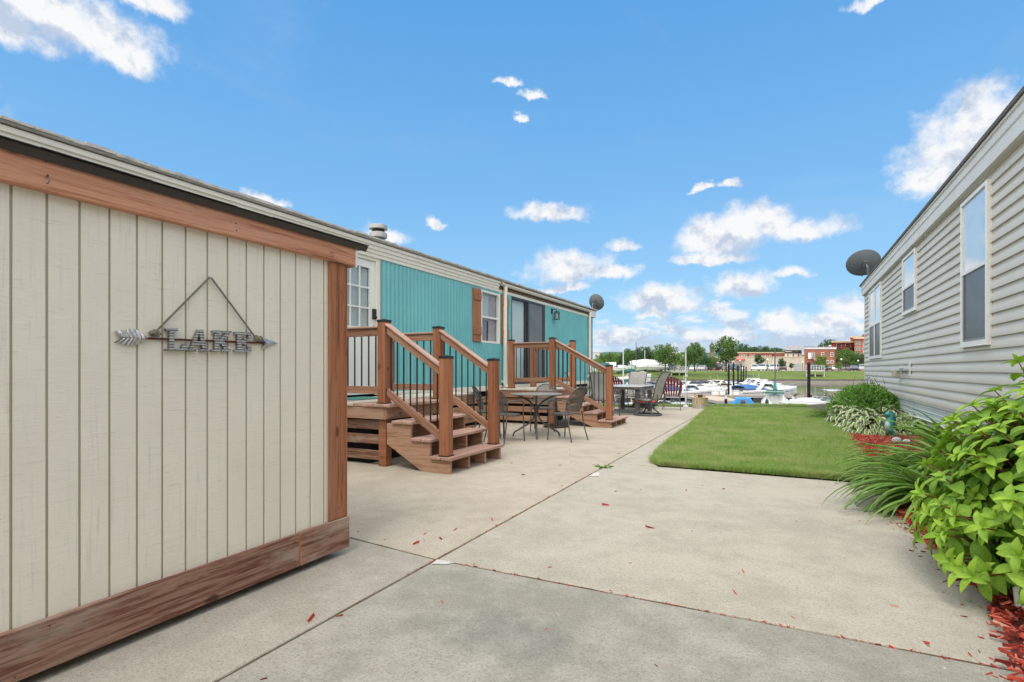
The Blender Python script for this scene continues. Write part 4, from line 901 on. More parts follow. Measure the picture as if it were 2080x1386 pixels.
def sling_chair(kind='fixed'):
    root = thing('sling_chair', 'x', 'chair', (0, 0, 0), 0, 'grey sling patio chairs')
    prof = [(0.30, 0.40), (0.27, 0.42), (0.1, 0.40), (-0.08, 0.375), (-0.19, 0.385), (-0.245, 0.45), (-0.275, 0.56), (-0.305, 0.70), (-0.355, 0.85), (-0.43, 0.99), (-0.475, 1.06), (-0.51, 1.085)]
    Q = []
    for i in range(len(prof) - 1):
        for f in (0, 0.34, 0.67):
            a = [Vector((*prof[max(0, min(len(prof) - 1, j))], 0)) for j in (i - 1, i, i + 1, i + 2)]
            q = 0.5 * (2 * a[1] + (a[2] - a[0]) * f + (2 * a[0] - 5 * a[1] + 4 * a[2] - a[3]) * f * f + (3 * a[1] - a[0] - 3 * a[2] + a[3]) * f ** 3); Q.append((q.x, q.y))
    Q.append(prof[-1]); W2 = 0.25
    MB().grid([[(x, y, z) for x in (-W2, -W2 / 2, 0, W2 / 2, W2)] for y, z in Q] ).build('sling', M_sling, root, smooth=True, angle=180)
    for s in (1, -1): MB().tube([(s * (W2 + 0.012), y, z) for y, z in Q], 0.017, 8).build('side_frame', M_alu, root, smooth=True)
    b = MB()
    for y, z in (Q[0], Q[14], Q[-1]): b.tube([(-W2, y, z - 0.012), (W2, y, z - 0.012)], 0.012, 8)
    b.build('cross_tube', M_alu, root, smooth=True)
    for s in (1, -1):
        x = s * 0.30
        MB().tube([(s * 0.27, -0.30, 0.66), (x, -0.18, 0.655), (x, 0.05, 0.67), (x, 0.22, 0.66), (x, 0.27, 0.62), (x, 0.23, 0.50), (s * 0.28, 0.17, 0.36), (s * 0.262, 0.10, 0.345)], 0.014, 8).build('arm', M_alu, root, smooth=True)
        b = MB()
        for k in range(5):
            y = -0.17 + 0.075 * k; b.tube([(x * 0.97, y, 0.65), (s * 0.268, y + 0.10, 0.40)], 0.0045, 5); b.tube([(x * 0.97, y + 0.08, 0.65), (s * 0.268, y - 0.02, 0.40)], 0.0045, 5)
        b.build('side_lattice', M_alu, root)
    if kind == 'swivel':
        MB().tube([(0.33 * math.cos(a), 0.33 * math.sin(a), 0.025) for a in [2 * math.pi * i / 28 for i in range(28)]], 0.026, 8, closed=True).build('ring_base', M_alu, root, smooth=True)
        b = MB()
        for k in range(4):
            a = R_(45 + 90 * k); c, s = math.cos(a), math.sin(a); b.tube([(0.32 * c, 0.32 * s, 0.03), (0.22 * c, 0.22 * s, 0.11), (0.10 * c, 0.10 * s, 0.20), (0.03 * c, 0.03 * s, 0.235)], 0.017, 8)
        b.tube([(0, 0, 0.15), (0, 0, 0.29)], 0.035, 12); b.build('spider_legs', M_alu, root, smooth=True)
        MB().tube([(0.2, 0.12, 0.30), (0, 0.05, 0.28), (-0.2, 0.12, 0.30)], 0.016, 8).tube([(0.2, -0.16, 0.33), (0, -0.05, 0.28), (-0.2, -0.16, 0.33)], 0.016, 8).build('rocker_spring', M_alu, root, smooth=True)
        MB().tube([(0.2, -0.14, 0.32), (0.21, -0.26, 0.30), (0.22, -0.36, 0.36), (0.25, -0.35, 0.55)], 0.015, 8).tube([(-0.2, -0.14, 0.32), (-0.21, -0.26, 0.30), (-0.22, -0.36, 0.36), (-0.25, -0.35, 0.55)], 0.015, 8).build('back_brace', M_alu, root, smooth=True)
    else:
        for s in (1, -1):
            MB().tube([(s * 0.27, 0.17, 0.38), (s * 0.275, 0.21, 0.0)], 0.016, 8).build('leg', M_alu, root, smooth=True)
            MB().tube([(s * 0.27, -0.22, 0.42), (s * 0.275, -0.36, 0.0)], 0.016, 8).build('leg', M_alu, root, smooth=True)
    return root
sw_ = sling_chair('swivel'); sw_.location = (-2.98, 13.55, 0); sw_.rotation_euler = (0, 0, R_(78)); sw_['label'] = 'grey sling swivel rocker in profile right of the patio table, on a ring base'
fx = sling_chair(); fx.location = (-3.78, 12.62, 0); fx.rotation_euler = (0, 0, R_(0)); fx['label'] = 'grey sling chair with its back turned, seen behind the far stair railing'
dup(fx, (-3.86, 15.55, 0), R_(172), 'grey sling chair facing the camera at the far end of the patio table')
dup(sw_, (-4.75, 13.9, 0), R_(-82), 'grey sling chair mostly hidden by the stair rail, left of the patio table')
# shell-back metal chairs
M_maroon = pm('maroon_enamel', (0.22, 0.018, 0.035), (0.16, 0.014, 0.027), 10, 0.35)
M_whitewire = pm('chair_frame_grey', (0.14, 0.135, 0.125), (0.2, 0.19, 0.18), 8, 0.5, 0.3)
def shell_chair():
    root = thing('shell_back_chair', 'x', 'chair', (0, 0, 0), 0, 'maroon slatted metal lawn chairs')
    def S(w, v):           # back, faces +Y; v 0..1
        hw = 0.20 + 0.085 * math.sin(min(1, v * 1.25) * math.pi / 2)
        return Vector((w * hw, -0.22 - 0.16 * v + 0.09 * w * w, 0.40 + 0.55 * v - 0.16 * v * w * w))
    b = MB()
    for k in range(7):
        w = -0.87 + 1.74 * k / 6; rows = []
        for j in range(9):
            v = j / 8; hw = 0.088 + 0.030 * v; p_, q_ = S(w - hw, v), S(w + hw, v); n = Vector((0, 0.004, 0)); rows.append([p_, q_, q_ - n, p_ - n])
        k0 = len(b.v); b.grid(rows, closed=True)
    b.build('back_slats', M_maroon, root)
    MB().tube([S(-1, v / 6) for v in range(6)] + [S(-1 + 2 * i / 16, 1) for i in range(17)] + [S(1, 1 - v / 6) for v in range(1, 7)], 0.011, 8).tube([S(w_ / 6, 0.45) + Vector((0, -0.012, 0)) for w_ in range(-6, 7)], 0.007, 6).build('back_frame', M_whitewire, root, smooth=True)
    b = MB()
    for k in range(7):
        x = -0.185 + 0.37 * k / 6; b.box(x - 0.021, -0.22, 0.392, x + 0.021, 0.24, 0.398)
    b.build('seat_slats', M_maroon, root)
    MB().tube([(-0.22, -0.23, 0.385), (0.22, -0.23, 0.385), (0.22, 0.25, 0.385), (-0.22, 0.25, 0.385)], 0.010, 8, closed=True).build('seat_frame', M_whitewire, root, smooth=True)
    for s in (1, -1):
        MB().tube([(s * 0.265, -0.27, 0.62), (s * 0.285, -0.05, 0.62), (s * 0.285, 0.18, 0.60), (s * 0.26, 0.25, 0.50), (s * 0.22, 0.25, 0.385), (s * 0.235, 0.29, 0.0)], 0.010, 8).build('front_leg', M_whitewire, root, smooth=True)
        MB().tube([(s * 0.22, -0.23, 0.385), (s * 0.25, -0.33, 0.0)], 0.010, 8).build('rear_leg', M_whitewire, root, smooth=True)
    MB().tube([(0.245, -0.31, 0.10), (0.14, -0.28, 0.24), (0, -0.27, 0.29), (-0.14, -0.28, 0.24), (-0.245, -0.31, 0.10)], 0.007, 6).build('brace', M_whitewire, root, smooth=True)
    return root
sc = shell_chair(); sc.location = (-2.80, 15.85, 0); sc.rotation_euler = (0, 0, R_(8)); sc['label'] = 'maroon slatted metal chair facing the river, beside the steel fire pit'
dup(sc, (-4.46, 16.5, 0), R_(-25), 'maroon slatted metal chair glimpsed between the grey sling chairs')
# red storage crate under the far chair
cr = thing('storage_box', 'low coral red plastic box beyond the patio table', 'box', (-3.62, 16.0, 0))
b = MB().box(-3.95, 15.95, 0.13, -3.30, 16.3, 0.30)
b.build('tub', pm('coral_plastic', (0.75, 0.10, 0.09), (0.68, 0.12, 0.11), 5, 0.4), cr, bevel=0.015, seg=2)
MB().box(-3.97, 15.93, 0.06, -3.28, 16.32, 0.129).build('black_base', M_black, cr, bevel=0.01)
b = MB()
for x in (-3.85, -3.40): b.tube([(x, 16.0, 0.0), (x, 16.0, 0.06)], 0.02, 8).tube([(x, 16.25, 0.0), (x, 16.25, 0.06)], 0.02, 8)
b.build('feet', M_black, cr)
# fire pit
fp = thing('fire_pit', 'heat stained stainless steel fire pit drum at the patio edge', 'fire pit', (-2.13, 16.7, 0))
m, t = new_mat('heat_stained_steel'); v = coords(t)
s3 = t.n('ShaderNodeSeparateXYZ', {0: t.vm('ADD', v, (2.13, -16.7, 0))}).outputs; an = t.m('ARCTAN2', s3[0], s3[1])
st = t.noise(t.n('ShaderNodeCombineXYZ', {0: t.m('MULTIPLY', an, 2.6), 1: t.m('MULTIPLY', s3[2], 1.5)}).outputs[0], 1.6, 5, 0.6)
c = t.ramp(st, [(0.3, (0.72, 0.68, 0.62)), (0.42, (0.55, 0.30, 0.14)), (0.5, (0.80, 0.74, 0.62)), (0.57, (0.50, 0.42, 0.16)), (0.66, (0.70, 0.67, 0.62))])
c = t.mix(t.smooth(s3[2], 0.16, 0.05), c, (0.5, 0.48, 0.44))
finish(t, c, 0.42, 0.55, t.noise(v, 30, 3, 0.5), 0.05, 0.01); M_steel = m
MB().lathe([(0.225, 0.0), (0.225, 0.30), (0.235, 0.32), (0.225, 0.325), (0.19, 0.315), (0.19, 0.05), (0.0, 0.05)], (-2.13, 16.7, 0), 40).build('drum', M_steel, fp, smooth=True)
M_bark = pm('log_bark', (0.12, 0.075, 0.045), (0.07, 0.045, 0.03), 20, 0.95, bump=0.8)
M_cut = pm('log_cut', (0.50, 0.36, 0.22), (0.42, 0.29, 0.17), 14, 0.9)
lg = tag(MB().tube([(-2.22, 16.62, 0.08), (-2.27, 16.70, 0.42)], 0.04, 10).build('firewood_log', M_cut), 'pale split firewood log leaning in the fire pit, left one', 'log', 'firewood in the fire pit')
tag(MB().tube([(-2.05, 16.62, 0.08), (-2.02, 16.72, 0.42)], 0.04, 10).build('firewood_log', M_cut), 'pale split firewood log leaning in the fire pit, right one', 'log', 'firewood in the fire pit')
tag(MB().tube([(-2.14, 16.75, 0.08), (-2.13, 16.72, 0.40)], 0.075, 10).build('firewood_log', M_bark), 'dark bark firewood log in the middle of the fire pit', 'log', 'firewood in the fire pit')
# white pole at the patio edge
wp = thing('white_pole', 'slim white pole with a small bracket standing between the maroon chair and the fire pit', 'pole', W(1393, 826, 16.6))
bx_, by_, _ = C(rr(1393, 16.6), 16.6)
M_wpole = pm('pole_white', (0.66, 0.67, 0.68), (0.58, 0.59, 0.6), 4, 0.4)
MB().tube([(bx_, by_, -0.05), (bx_, by_, 1.86)], [0.026, 0.018], 10).build('shaft', M_wpole, wp, smooth=True)
MB().lathe([(0.0, 0.0), (0.09, 0.0), (0.09, 0.02), (0.035, 0.06), (0.0, 0.06)], (bx_, by_, -0.01), 16).build('foot', M_wpole, wp, smooth=True)
MB().tube([(bx_, by_, 1.84), (bx_ + 0.06, by_ + 0.03, 1.90), (bx_ + 0.12, by_ + 0.06, 1.88)], 0.008, 6).box(bx_ - 0.02, by_ - 0.05, 0.93, bx_ + 0.06, by_ + 0.05, 0.98).build('bracket', M_wpole, wp)
MB().tube([(bx_ + 0.05, by_ + 0.03, 0.95), (bx_ + 0.05, by_ + 0.03, 0.16)], 0.005, 5).tube([(bx_ + 0.08 + 0.05 * math.cos(a), by_, 0.14 + 0.05 * math.sin(a)) for a in [i * 0.6 for i in range(11)]], 0.009, 5, closed=True).build('rope', M_rope, wp)
# ================================================================ BEIGE HOUSE ON THE RIGHT
rh = thing('beige_house', 'mobile home with beige lap siding and tall white windows along the right side', 'house', (2.04, 0, 0), -0.0147)
m, t = new_mat('vinyl_siding'); v = coords(t, 'Object')
g1 = t.noise(t.vm('MULTIPLY', v, (1, 1.2, 60)), 1.0, 5, 0.6); g2 = t.noise(v, 0.7, 5, 0.6)
c = t.mix(t.smooth(g2, 0.3, 0.7), (0.57, 0.54, 0.475), (0.61, 0.58, 0.515)); c = t.mix(t.m('MULTIPLY', t.smooth(g1, 0.5, 0.75), 0.2), c, (0.46, 0.44, 0.40))
finish(t, c, 0.42, 0, g1, 0.05, 0.003, 0.45); M_vinyl = m
b = MB(); CH = 0.1335; z = 0.585; Z1 = 3.52
rows = []
ends = [-7, -3.3, 0.4, 4.05, 7.7, 11.35, 15.0, 17.2, 19.42]
prof = []
while z < Z1:
    prof += [(-0.002, z + 0.002), (-0.026, z), (-0.0265, z + 0.008), (-0.022, z + 0.066), (-0.014, z + 0.082), (-0.005, z + 0.096), (-0.002, z + CH - 0.002)]; z += CH
b.grid([[(x, y, zz_) for x, zz_ in prof] for y in (-7, 19.42)])
b.build('siding', M_vinyl, rh, local=True, smooth=True, angle=35)
MB().box(0.0, -7, 0.55, 4.2, 19.4, 3.5).build('inner_walls', M_dark, rh, local=True)
MB().box(-0.028, 19.36, 0.56, 0.05, 19.46, 3.42).build('corner_post', M_vinyl, rh, local=True, bevel=0.006)
MB().box(0.05, 19.41, 0.56, 4.2, 19.44, 3.5).build('end_wall', M_vinyl, rh, local=True)
M_fascia = pm('fascia_grey', (0.68, 0.68, 0.67), (0.62, 0.62, 0.61), 2, 0.5, bump=0.05)
b = MB().extrude([(-0.09, -7, 3.405), (-0.09, -7, 3.56), (-0.105, -7, 3.575), (-0.105, -7, 3.66), (-0.125, -7, 3.675), (-0.125, -7, 3.70), (0.1, -7, 3.70), (0.1, -7, 3.43), (-0.02, -7, 3.43), (-0.02, -7, 3.405)], (0, 26.5, 0))
b.build('fascia', M_fascia, rh, local=True, bevel=0.003)
MB().extrude([(-0.145, -7, 3.703), (-0.155, -7, 3.735), (1.9, -7, 4.2), (4.3, -7, 3.8), (4.3, -7, 3.703)], (0, 26.55, 0)).build('roof', pm('roof_dark', (0.13, 0.125, 0.12), (0.2, 0.195, 0.19), 30, 0.95, bump=0.8), rh, local=True)
# mint skirting with white rails
M_skirt = pm('skirting_panel', (0.50, 0.58, 0.56), (0.56, 0.63, 0.61), 1.5, 0.5, bump=0.04)
prof = []; z = 0.0
while z < 0.57:
    prof += [(0.012, z), (0.012, z + 0.050), (0.004, z + 0.056), (0.004, z + 0.066), (0.012, z + 0.072)]; z += 0.0745
b = MB(); y = -7
while y < 19.3:
    y1 = min(y + 2.42, 19.38); b.grid([[(x, yy, zz_) for x, zz_ in prof if zz_ < 0.58] for yy in (y, y1 - 0.008)]); y = y1
b.build('skirting', M_skirt, rh, local=True)
MB().box(0.02, -7, -0.02, 0.06, 19.38, 0.58).build('skirting_back', M_dark, rh, local=True)
b = MB(); b.box(-0.016, -7, 0.555, 0.02, 19.4, 0.583); b.tube([(-0.006, -7, 0.285), (-0.006, 19.4, 0.285)], 0.021, 8); b.tube([(-0.012, -7, 0.065), (-0.012, 19.4, 0.065)], 0.023, 8)
b.build('skirting_rails', M_white, rh, local=True, smooth=True)
M_vframe = pm('vinyl_white', (0.78, 0.78, 0.77), (0.72, 0.72, 0.72), 3, 0.35)
m, t = new_mat('window_glass_bright'); v = coords(t)
finish(t, t.mix(t.smooth(t.noise(v, 1.2, 3, 0.5), 0.35, 0.65), (0.48, 0.50, 0.53), (0.60, 0.62, 0.64)), 0.04, 0.0, t.noise(v, 1.6, 2, 0.5), 0.02, 0.05, 1.0, 0, 1.0); M_wbright = m  # pale base paints in reflected sky along with the blinds behind
M_wdark = pm('window_screen_dark', (0.035, 0.04, 0.043), (0.055, 0.06, 0.063), 2.5, 0.3, spec=0.5)
def rwin(y0, y1, z0, zm, z1, double=False):
    fw, x0 = 0.05, -0.060
    f = MB().box(x0, y0, z0, -0.003, y0 + fw, z1).box(x0, y1 - fw, z0, -0.003, y1, z1).box(x0 + 0.001, y0 + fw, z0, -0.003, y1 - fw, z0 + fw).box(x0 + 0.001, y0 + fw, z1 - fw, -0.003, y1 - fw, z1).box(x0 + 0.006, y0 + fw, zm - 0.022, -0.003, y1 - fw, zm + 0.022)
    ym = (y0 + y1) / 2
    if double: f.box(x0 + 0.0005, ym - 0.055, z0 + fw, -0.003, ym + 0.055, zm - 0.022).box(x0 + 0.0005, ym - 0.055, zm + 0.022, -0.003, ym + 0.055, z1 - fw)
    f.box(x0 - 0.012, y0 - 0.01, z0 - 0.02, -0.003, y1 + 0.01, z0 - 0.001)
    w = f.build('window', M_vframe, rh, local=True, bevel=0.004)
    for a, c_ in (((y0 + fw, ym - 0.055), (ym + 0.055, y1 - fw)) if double else ((y0 + fw, y1 - fw),)):
        MB().box(-0.038, a, zm + 0.022, -0.033, c_, z1 - fw).build('upper_pane', M_wbright, w, local=True)
        MB().box(-0.034, a + 0.03, z0 + fw + 0.03, -0.029, c_ - 0.03, zm - 0.022).build('lower_screen', M_wdark, w, local=True)
        MB().box(-0.044, a, z0 + fw, -0.0285, a + 0.03, zm - 0.022).box(-0.044, c_ - 0.03, z0 + fw, -0.0285, c_, zm - 0.022).box(-0.044, a + 0.03, z0 + fw, -0.0285, c_ - 0.03, z0 + fw + 0.03).build('lower_sash', pm('sash_grey', (0.22, 0.23, 0.235), (0.28, 0.29, 0.295), 5, 0.5) if not D.materials.get('sash_grey') else D.materials['sash_grey'], w, local=True)
rwin(7.86, 8.92, 1.45, 2.385, 3.315); rwin(11.84, 13.06, 2.235, 2.735, 3.345); rwin(15.98, 18.15, 1.46, 2.35, 3.34, True)
b = MB().box(-0.03, 12.38, 1.02, -0.019, 12.58, 1.29).box(-0.05, 13.3, 0.98, -0.019, 13.45, 1.18)
b.build('utility_plate', M_vframe, rh, local=True, bevel=0.006)
MB().box(-0.16, 13.28, 1.0, -0.051, 13.55, 1.14).build('utility_box', pm('utility_beige', (0.50, 0.47, 0.38), (0.43, 0.40, 0.32), 8, 0.55), rh, local=True, bevel=0.012, seg=2)
MB().tube([(-0.10, 13.30, 1.12), (-0.09, 13.0, 1.13), (-0.05, 12.5, 1.13)], 0.022, 8).tube([(-0.09, 12.9, 1.07), (-0.09, 12.9, 1.18)], 0.03, 8).build('pipe', pm('pipe_grey', (0.4, 0.4, 0.39), (0.3, 0.28, 0.26), 12, 0.45, 0.5), rh, local=True, smooth=True)
hc = W(1757, 536, 16.3)
dish('satellite_dish', 'dark grey satellite dish mounted at the far eave of the beige house', hc, (FX * 0.8 + RX * 0.12, FY * 0.8 + RY * 0.12, 0.42), 0.98, (hc[0] + 0.10, hc[1] - 0.05, 3.62), 0.84)

# ================================================================ PLANTS
def leaf_mat(name, lo, hi, tipc=None, margin=None, transl=0.28, rough=0.42, vein=0.25):
    m, t = new_mat(name)
    ri = t.n('ShaderNodeNewGeometry').outputs['Random Per Island']
    c = t.mix(ri, lo, hi)
    uv = t.n('ShaderNodeSeparateXYZ', {0: t.n('ShaderNodeTexCoord').outputs['UV']}).outputs
    ac = t.m('ABSOLUTE', t.m('SUBTRACT', uv[1], 0.5))
    if tipc:
        c = t.mix(t.n('ShaderNodeAttribute', attribute_name='tip').outputs['Fac'], c, tipc)
    n1 = t.noise(coords(t), 22, 4, 0.6)
    c = t.mix(t.m('MULTIPLY', t.smooth(n1, 0.4, 0.7), 0.35), c, tuple(x * 0.6 for x in lo))
    if margin:
        e = t.smooth(t.m('ADD', ac, t.m('MULTIPLY', t.m('SUBTRACT', n1, 0.5), 0.22)), 0.27, 0.38)
        c = t.mix(e, c, margin)
    c = t.mix(t.m('MULTIPLY', t.m('SUBTRACT', 1.0, t.smooth(ac, 0.0, 0.035)), vein), c, tuple(min(1, x * 1.9) for x in hi))
    side = t.m('SINE', t.m('MULTIPLY', t.m('SUBTRACT', uv[0], t.m('MULTIPLY', ac, 0.7)), 48))
    finish(t, c, rough, 0, side, 0.25, 0.004, 0.45, transl)
    return m
class Leaves(MB):
    def __init__(s): super().__init__(); s.att = {'tip': []}
    def leaf(s, p, d, n, L, Wd, droop=0.3, fold=0.25, tip=0.0, seg=6, shape='ovate', wave=0.0):
        p, d, n = Vector(p), Vector(d).normalized(), Vector(n); n = (n - d * n.dot(d)); n = n.normalized() if n.length > 1e-4 else d.orthogonal().normalized()
        side = d.cross(n); k = len(s.v); q = p.copy(); dd = d.copy(); nn = n.copy(); ph = rnd.uniform(0, 6)
        for i in range(seg + 1):
            f = i / seg
            if shape == 'ovate': w = Wd * 0.5 * (math.sin(math.pi * min(1, f ** 0.72)) ** 0.85 if 0 < f < 1 else 0.0) + 0.0004
            elif shape == 'strap': w = Wd * 0.5 * min(1, 0.75 + f) * (1 - max(0, (f - 0.45) / 0.55) ** 1.6) + 0.0003
            else: w = Wd * 0.5 * math.sin(math.pi * min(1, f ** 0.9)) ** 0.8 + 0.0003 if f < 1 else 0.0003
            wv = wave * math.sin(f * 9 + ph)
            for sgn, u in ((-1, 0.0), (0, 0.5), (1, 1.0)):
                pt = q + side * (w * sgn * (1 - 0.3 * fold)) + nn * (fold * w * abs(sgn) + wv * sgn * w)
                s.uv[len(s.v)] = (f, u); s.v.append(tuple(pt)); s.att['tip'].append(tip)
            if i < seg:
                a = -droop / seg; dd, nn = (dd * math.cos(a) + nn * math.sin(a)).normalized(), (nn * math.cos(a) - dd * math.sin(a)).normalized()
                q = q + dd * (L / seg)
        for i in range(seg):
            a = k + i * 3; b_ = a + 3
            s.f += [(a, a + 1, b_ + 1, b_), (a + 1, a + 2, b_ + 2, b_ + 1)]

# -- big lime bush, red stems, opposite leaves
M_lime = leaf_mat('lime_leaf', (0.075, 0.225, 0.018), (0.16, 0.38, 0.03), (0.40, 0.62, 0.055), transl=0.35)
M_redstem = pm('red_stem', (0.20, 0.035, 0.025), (0.13, 0.045, 0.025), 12, 0.55)
bush = thing('leafy_bush', 'large lime green bush with red stems in the mulch bed, in the right foreground', 'bush', (1.50, 3.72, 0.03))
lv = Leaves(); st = MB(); rb = random.Random(11)
cb = Vector((1.50, 3.72, 0.04))
for k in range(520):
    az_ = rb.uniform(0, 2 * math.pi); ph = math.acos(rb.uniform(0.0, 1.0)) if rb.random() < 0.8 else R_(rb.uniform(70, 98))
    dr_ = Vector((math.sin(ph) * math.cos(az_), math.sin(ph) * math.sin(az_), max(0.03, math.cos(ph))))
    rad = rb.uniform(0.78, 1.02)
    end = cb + Vector((dr_.x * 0.80 * rad, dr_.y * 1.0 * rad, 0.10 + dr_.z * 1.15 * rad))
    base = cb + Vector((rb.uniform(-0.16, 0.16), rb.uniform(-0.2, 0.2), 0))
    midp = base.lerp(end, 0.5) + Vector((0, 0, 0.10 + 0.06 * rb.random())) - dr_ * 0.05
    P = [base * (1 - f) ** 2 + midp * (2 * f * (1 - f)) + end * f * f for f in [i / 8 for i in range(9)]]
    st.tube(P, [0.0065 - 0.0035 * i / 8 for i in range(9)], 5)
    ln_ = sum((P[i + 1] - P[i]).length for i in range(8)); nn_ = max(4, int(ln_ / 0.105)); tw = rb.uniform(0, 3)
    for j in range(nn_):
        f = 0.20 + 0.78 * (j + 0.5) / nn_
        i = min(7, int(f * 8)); q = P[i].lerp(P[i + 1], f * 8 - i); tg = (P[i + 1] - P[i]).normalized()
        o1 = tg.orthogonal().normalized(); o2 = tg.cross(o1); an = tw + (j % 2) * math.pi / 2
        tipv = max(0.0, (f - 0.72) / 0.28) * rb.uniform(0.4, 0.8) + rb.uniform(0, 0.10)
        for s_ in (0, math.pi):
            od = o1 * math.cos(an + s_) + o2 * math.sin(an + s_)
            d = (od * 1.0 + tg * rb.uniform(0.25, 0.6) + Vector((0, 0, rb.uniform(-0.15, 0.15)))).normalized()
            sz = rb.uniform(0.85, 1.2) * (0.122 if f < 0.85 else 0.10)
            lv.leaf(q + od * 0.012, d, tg * 0.6 + Vector((0, 0, 0.7)), sz, sz * rb.uniform(0.58, 0.72), rb.uniform(0.5, 1.2), rb.uniform(0.15, 0.4), tipv, 6)
    tg = (P[-1] - P[-2]).normalized(); tg = (tg + Vector((0, 0, 0.5))).normalized(); o1 = tg.orthogonal().normalized(); o2 = tg.cross(o1)
    for j in range(6):
        an = tw + j * math.pi / 2 + (0.8 if j > 3 else 0); od = o1 * math.cos(an) + o2 * math.sin(an); up_ = 0.5 if j < 4 else 1.6
        lv.leaf(P[-1], od + tg * up_, tg - od * 0.3, rb.uniform(0.065, 0.11) * (1 if j < 4 else 0.7), 0.045 * (1 if j < 4 else 0.6), rb.uniform(0.3, 1.0), 0.4, rb.uniform(0.55, 1.0), 5)
lv.build('foliage', M_lime, bush, smooth=True, angle=180); st.build('stems', M_redstem, bush, smooth=True)

def strap_clump(name, label, cat, c, n, L, W_, mat, spread=(0.5, 1.25), lean=(0, 0), seed=1, group=None, droop=(1.3, 2.4), rbase=0.10):
    rg = random.Random(seed); lv = Leaves()
    for k in range(n):
        a = rg.uniform(0, 2 * math.pi); t_ = rg.uniform(*spread); d = Vector((math.cos(a) * math.cos(t_) + lean[0], math.sin(a) * math.cos(t_) + lean[1], math.sin(t_)))
        l_ = L * rg.uniform(0.6, 1.1)
        lv.leaf((c[0] + math.cos(a) * rbase * rg.random(), c[1] + math.sin(a) * rbase * rg.random(), c[2]), d, (0, 0, 1) if abs(d.normalized().z) < 0.95 else (math.cos(a), math.sin(a), 0.2), l_, W_ * rg.uniform(0.7, 1.15), rg.uniform(*droop), 0.5, rg.uniform(0, 0.3), 10, 'strap')
    o = lv.build(name, mat, None, smooth=True, angle=180, origin=c); return tag(o, label, cat, group)
M_lily = leaf_mat('lily_leaf', (0.11, 0.23, 0.035), (0.20, 0.36, 0.06), (0.34, 0.48, 0.12), transl=0.25, rough=0.4, vein=0.4)
M_lily2 = leaf_mat('dark_strap_leaf', (0.035, 0.085, 0.022), (0.07, 0.15, 0.03), transl=0.2, vein=0.2)
strap_clump('daylily', 'arching daylily clump spilling onto the concrete just left of the lime bush', 'plant', (1.22, 5.35, 0.03), 190, 0.95, 0.056, M_lily, spread=(0.7, 1.35), lean=(-0.12, 0), seed=3, group='daylily clumps in the mulch bed', rbase=0.16)
strap_clump('daylily', 'arching daylily clump behind the first one, beside the orange stake', 'plant', (1.42, 6.35, 0.03), 190, 1.0, 0.054, M_lily, spread=(0.7, 1.35), lean=(-0.15, 0), seed=4, group='daylily clumps in the mulch bed', rbase=0.18)
strap_clump('daylily', 'daylily clump close to the skirting of the beige house', 'plant', (1.75, 7.6, 0.04), 70, 0.8, 0.024, M_lily, seed=5, group='daylily clumps in the mulch bed', rbase=0.15)
strap_clump('grass_clump', 'drooping grassy clump at the far lawn edge left of the round green shrub', 'plant', (1.18, 14.3, 0.03), 150, 0.95, 0.022, M_lily, lean=(-0.3, 0), seed=6, rbase=0.25)
strap_clump('iris_clump', 'dark spiky strap leaves behind the round green shrub by the beige house', 'plant', (1.95, 15.4, 0.04), 130, 1.05, 0.035, M_lily2, spread=(0.9, 1.45), droop=(0.5, 1.5), seed=8, rbase=0.4)
# hostas with pale margins
M_hosta = leaf_mat('hosta_leaf', (0.085, 0.19, 0.04), (0.17, 0.29, 0.06), None, (0.62, 0.63, 0.42), transl=0.2, vein=0.1)
def hosta(c, n, r, h, seed, label):
    rg = random.Random(seed); lv = Leaves()
    for k in range(n):
        a = rg.uniform(0, 2 * math.pi); f = math.sqrt(rg.random()); rad = r * f
        q = Vector((c[0] + math.cos(a) * rad * 0.8, c[1] + math.sin(a) * rad * 0.8, c[2] + h * (1 - f ** 2.2) * rg.uniform(0.75, 1.0) + 0.05))
        d = Vector((math.cos(a), math.sin(a), 0.55 - 0.9 * f)); L = rg.uniform(0.16, 0.24)
        lv.leaf(q, d, (0, 0, 1), L, L * 0.48, rg.uniform(0.6, 1.3), 0.3, 0, 6, 'ovate', 0.25)
    return tag(lv.build('hosta', M_hosta, None, smooth=True, angle=180, origin=c), label, 'plant', 'variegated hostas beside the lawn')
hosta((1.42, 11.15, 0.03), 150, 0.42, 0.30, 21, 'cream edged hosta nearest the red mulch, left of the seahorse statue')
hosta((1.95, 11.35, 0.04), 120, 0.34, 0.26, 22, 'cream edged hosta behind the seahorse statue beside the skirting')
hosta((1.35, 12.15, 0.03), 150, 0.42, 0.34, 23, 'cream edged hosta in the second row, on the lawn side')
hosta((1.85, 12.35, 0.04), 120, 0.40, 0.36, 24, 'cream edged hosta in the second row, in front of the round green shrub')
hosta((1.22, 13.05, 0.03), 120, 0.36, 0.32, 25, 'cream edged hosta farthest along the lawn edge')
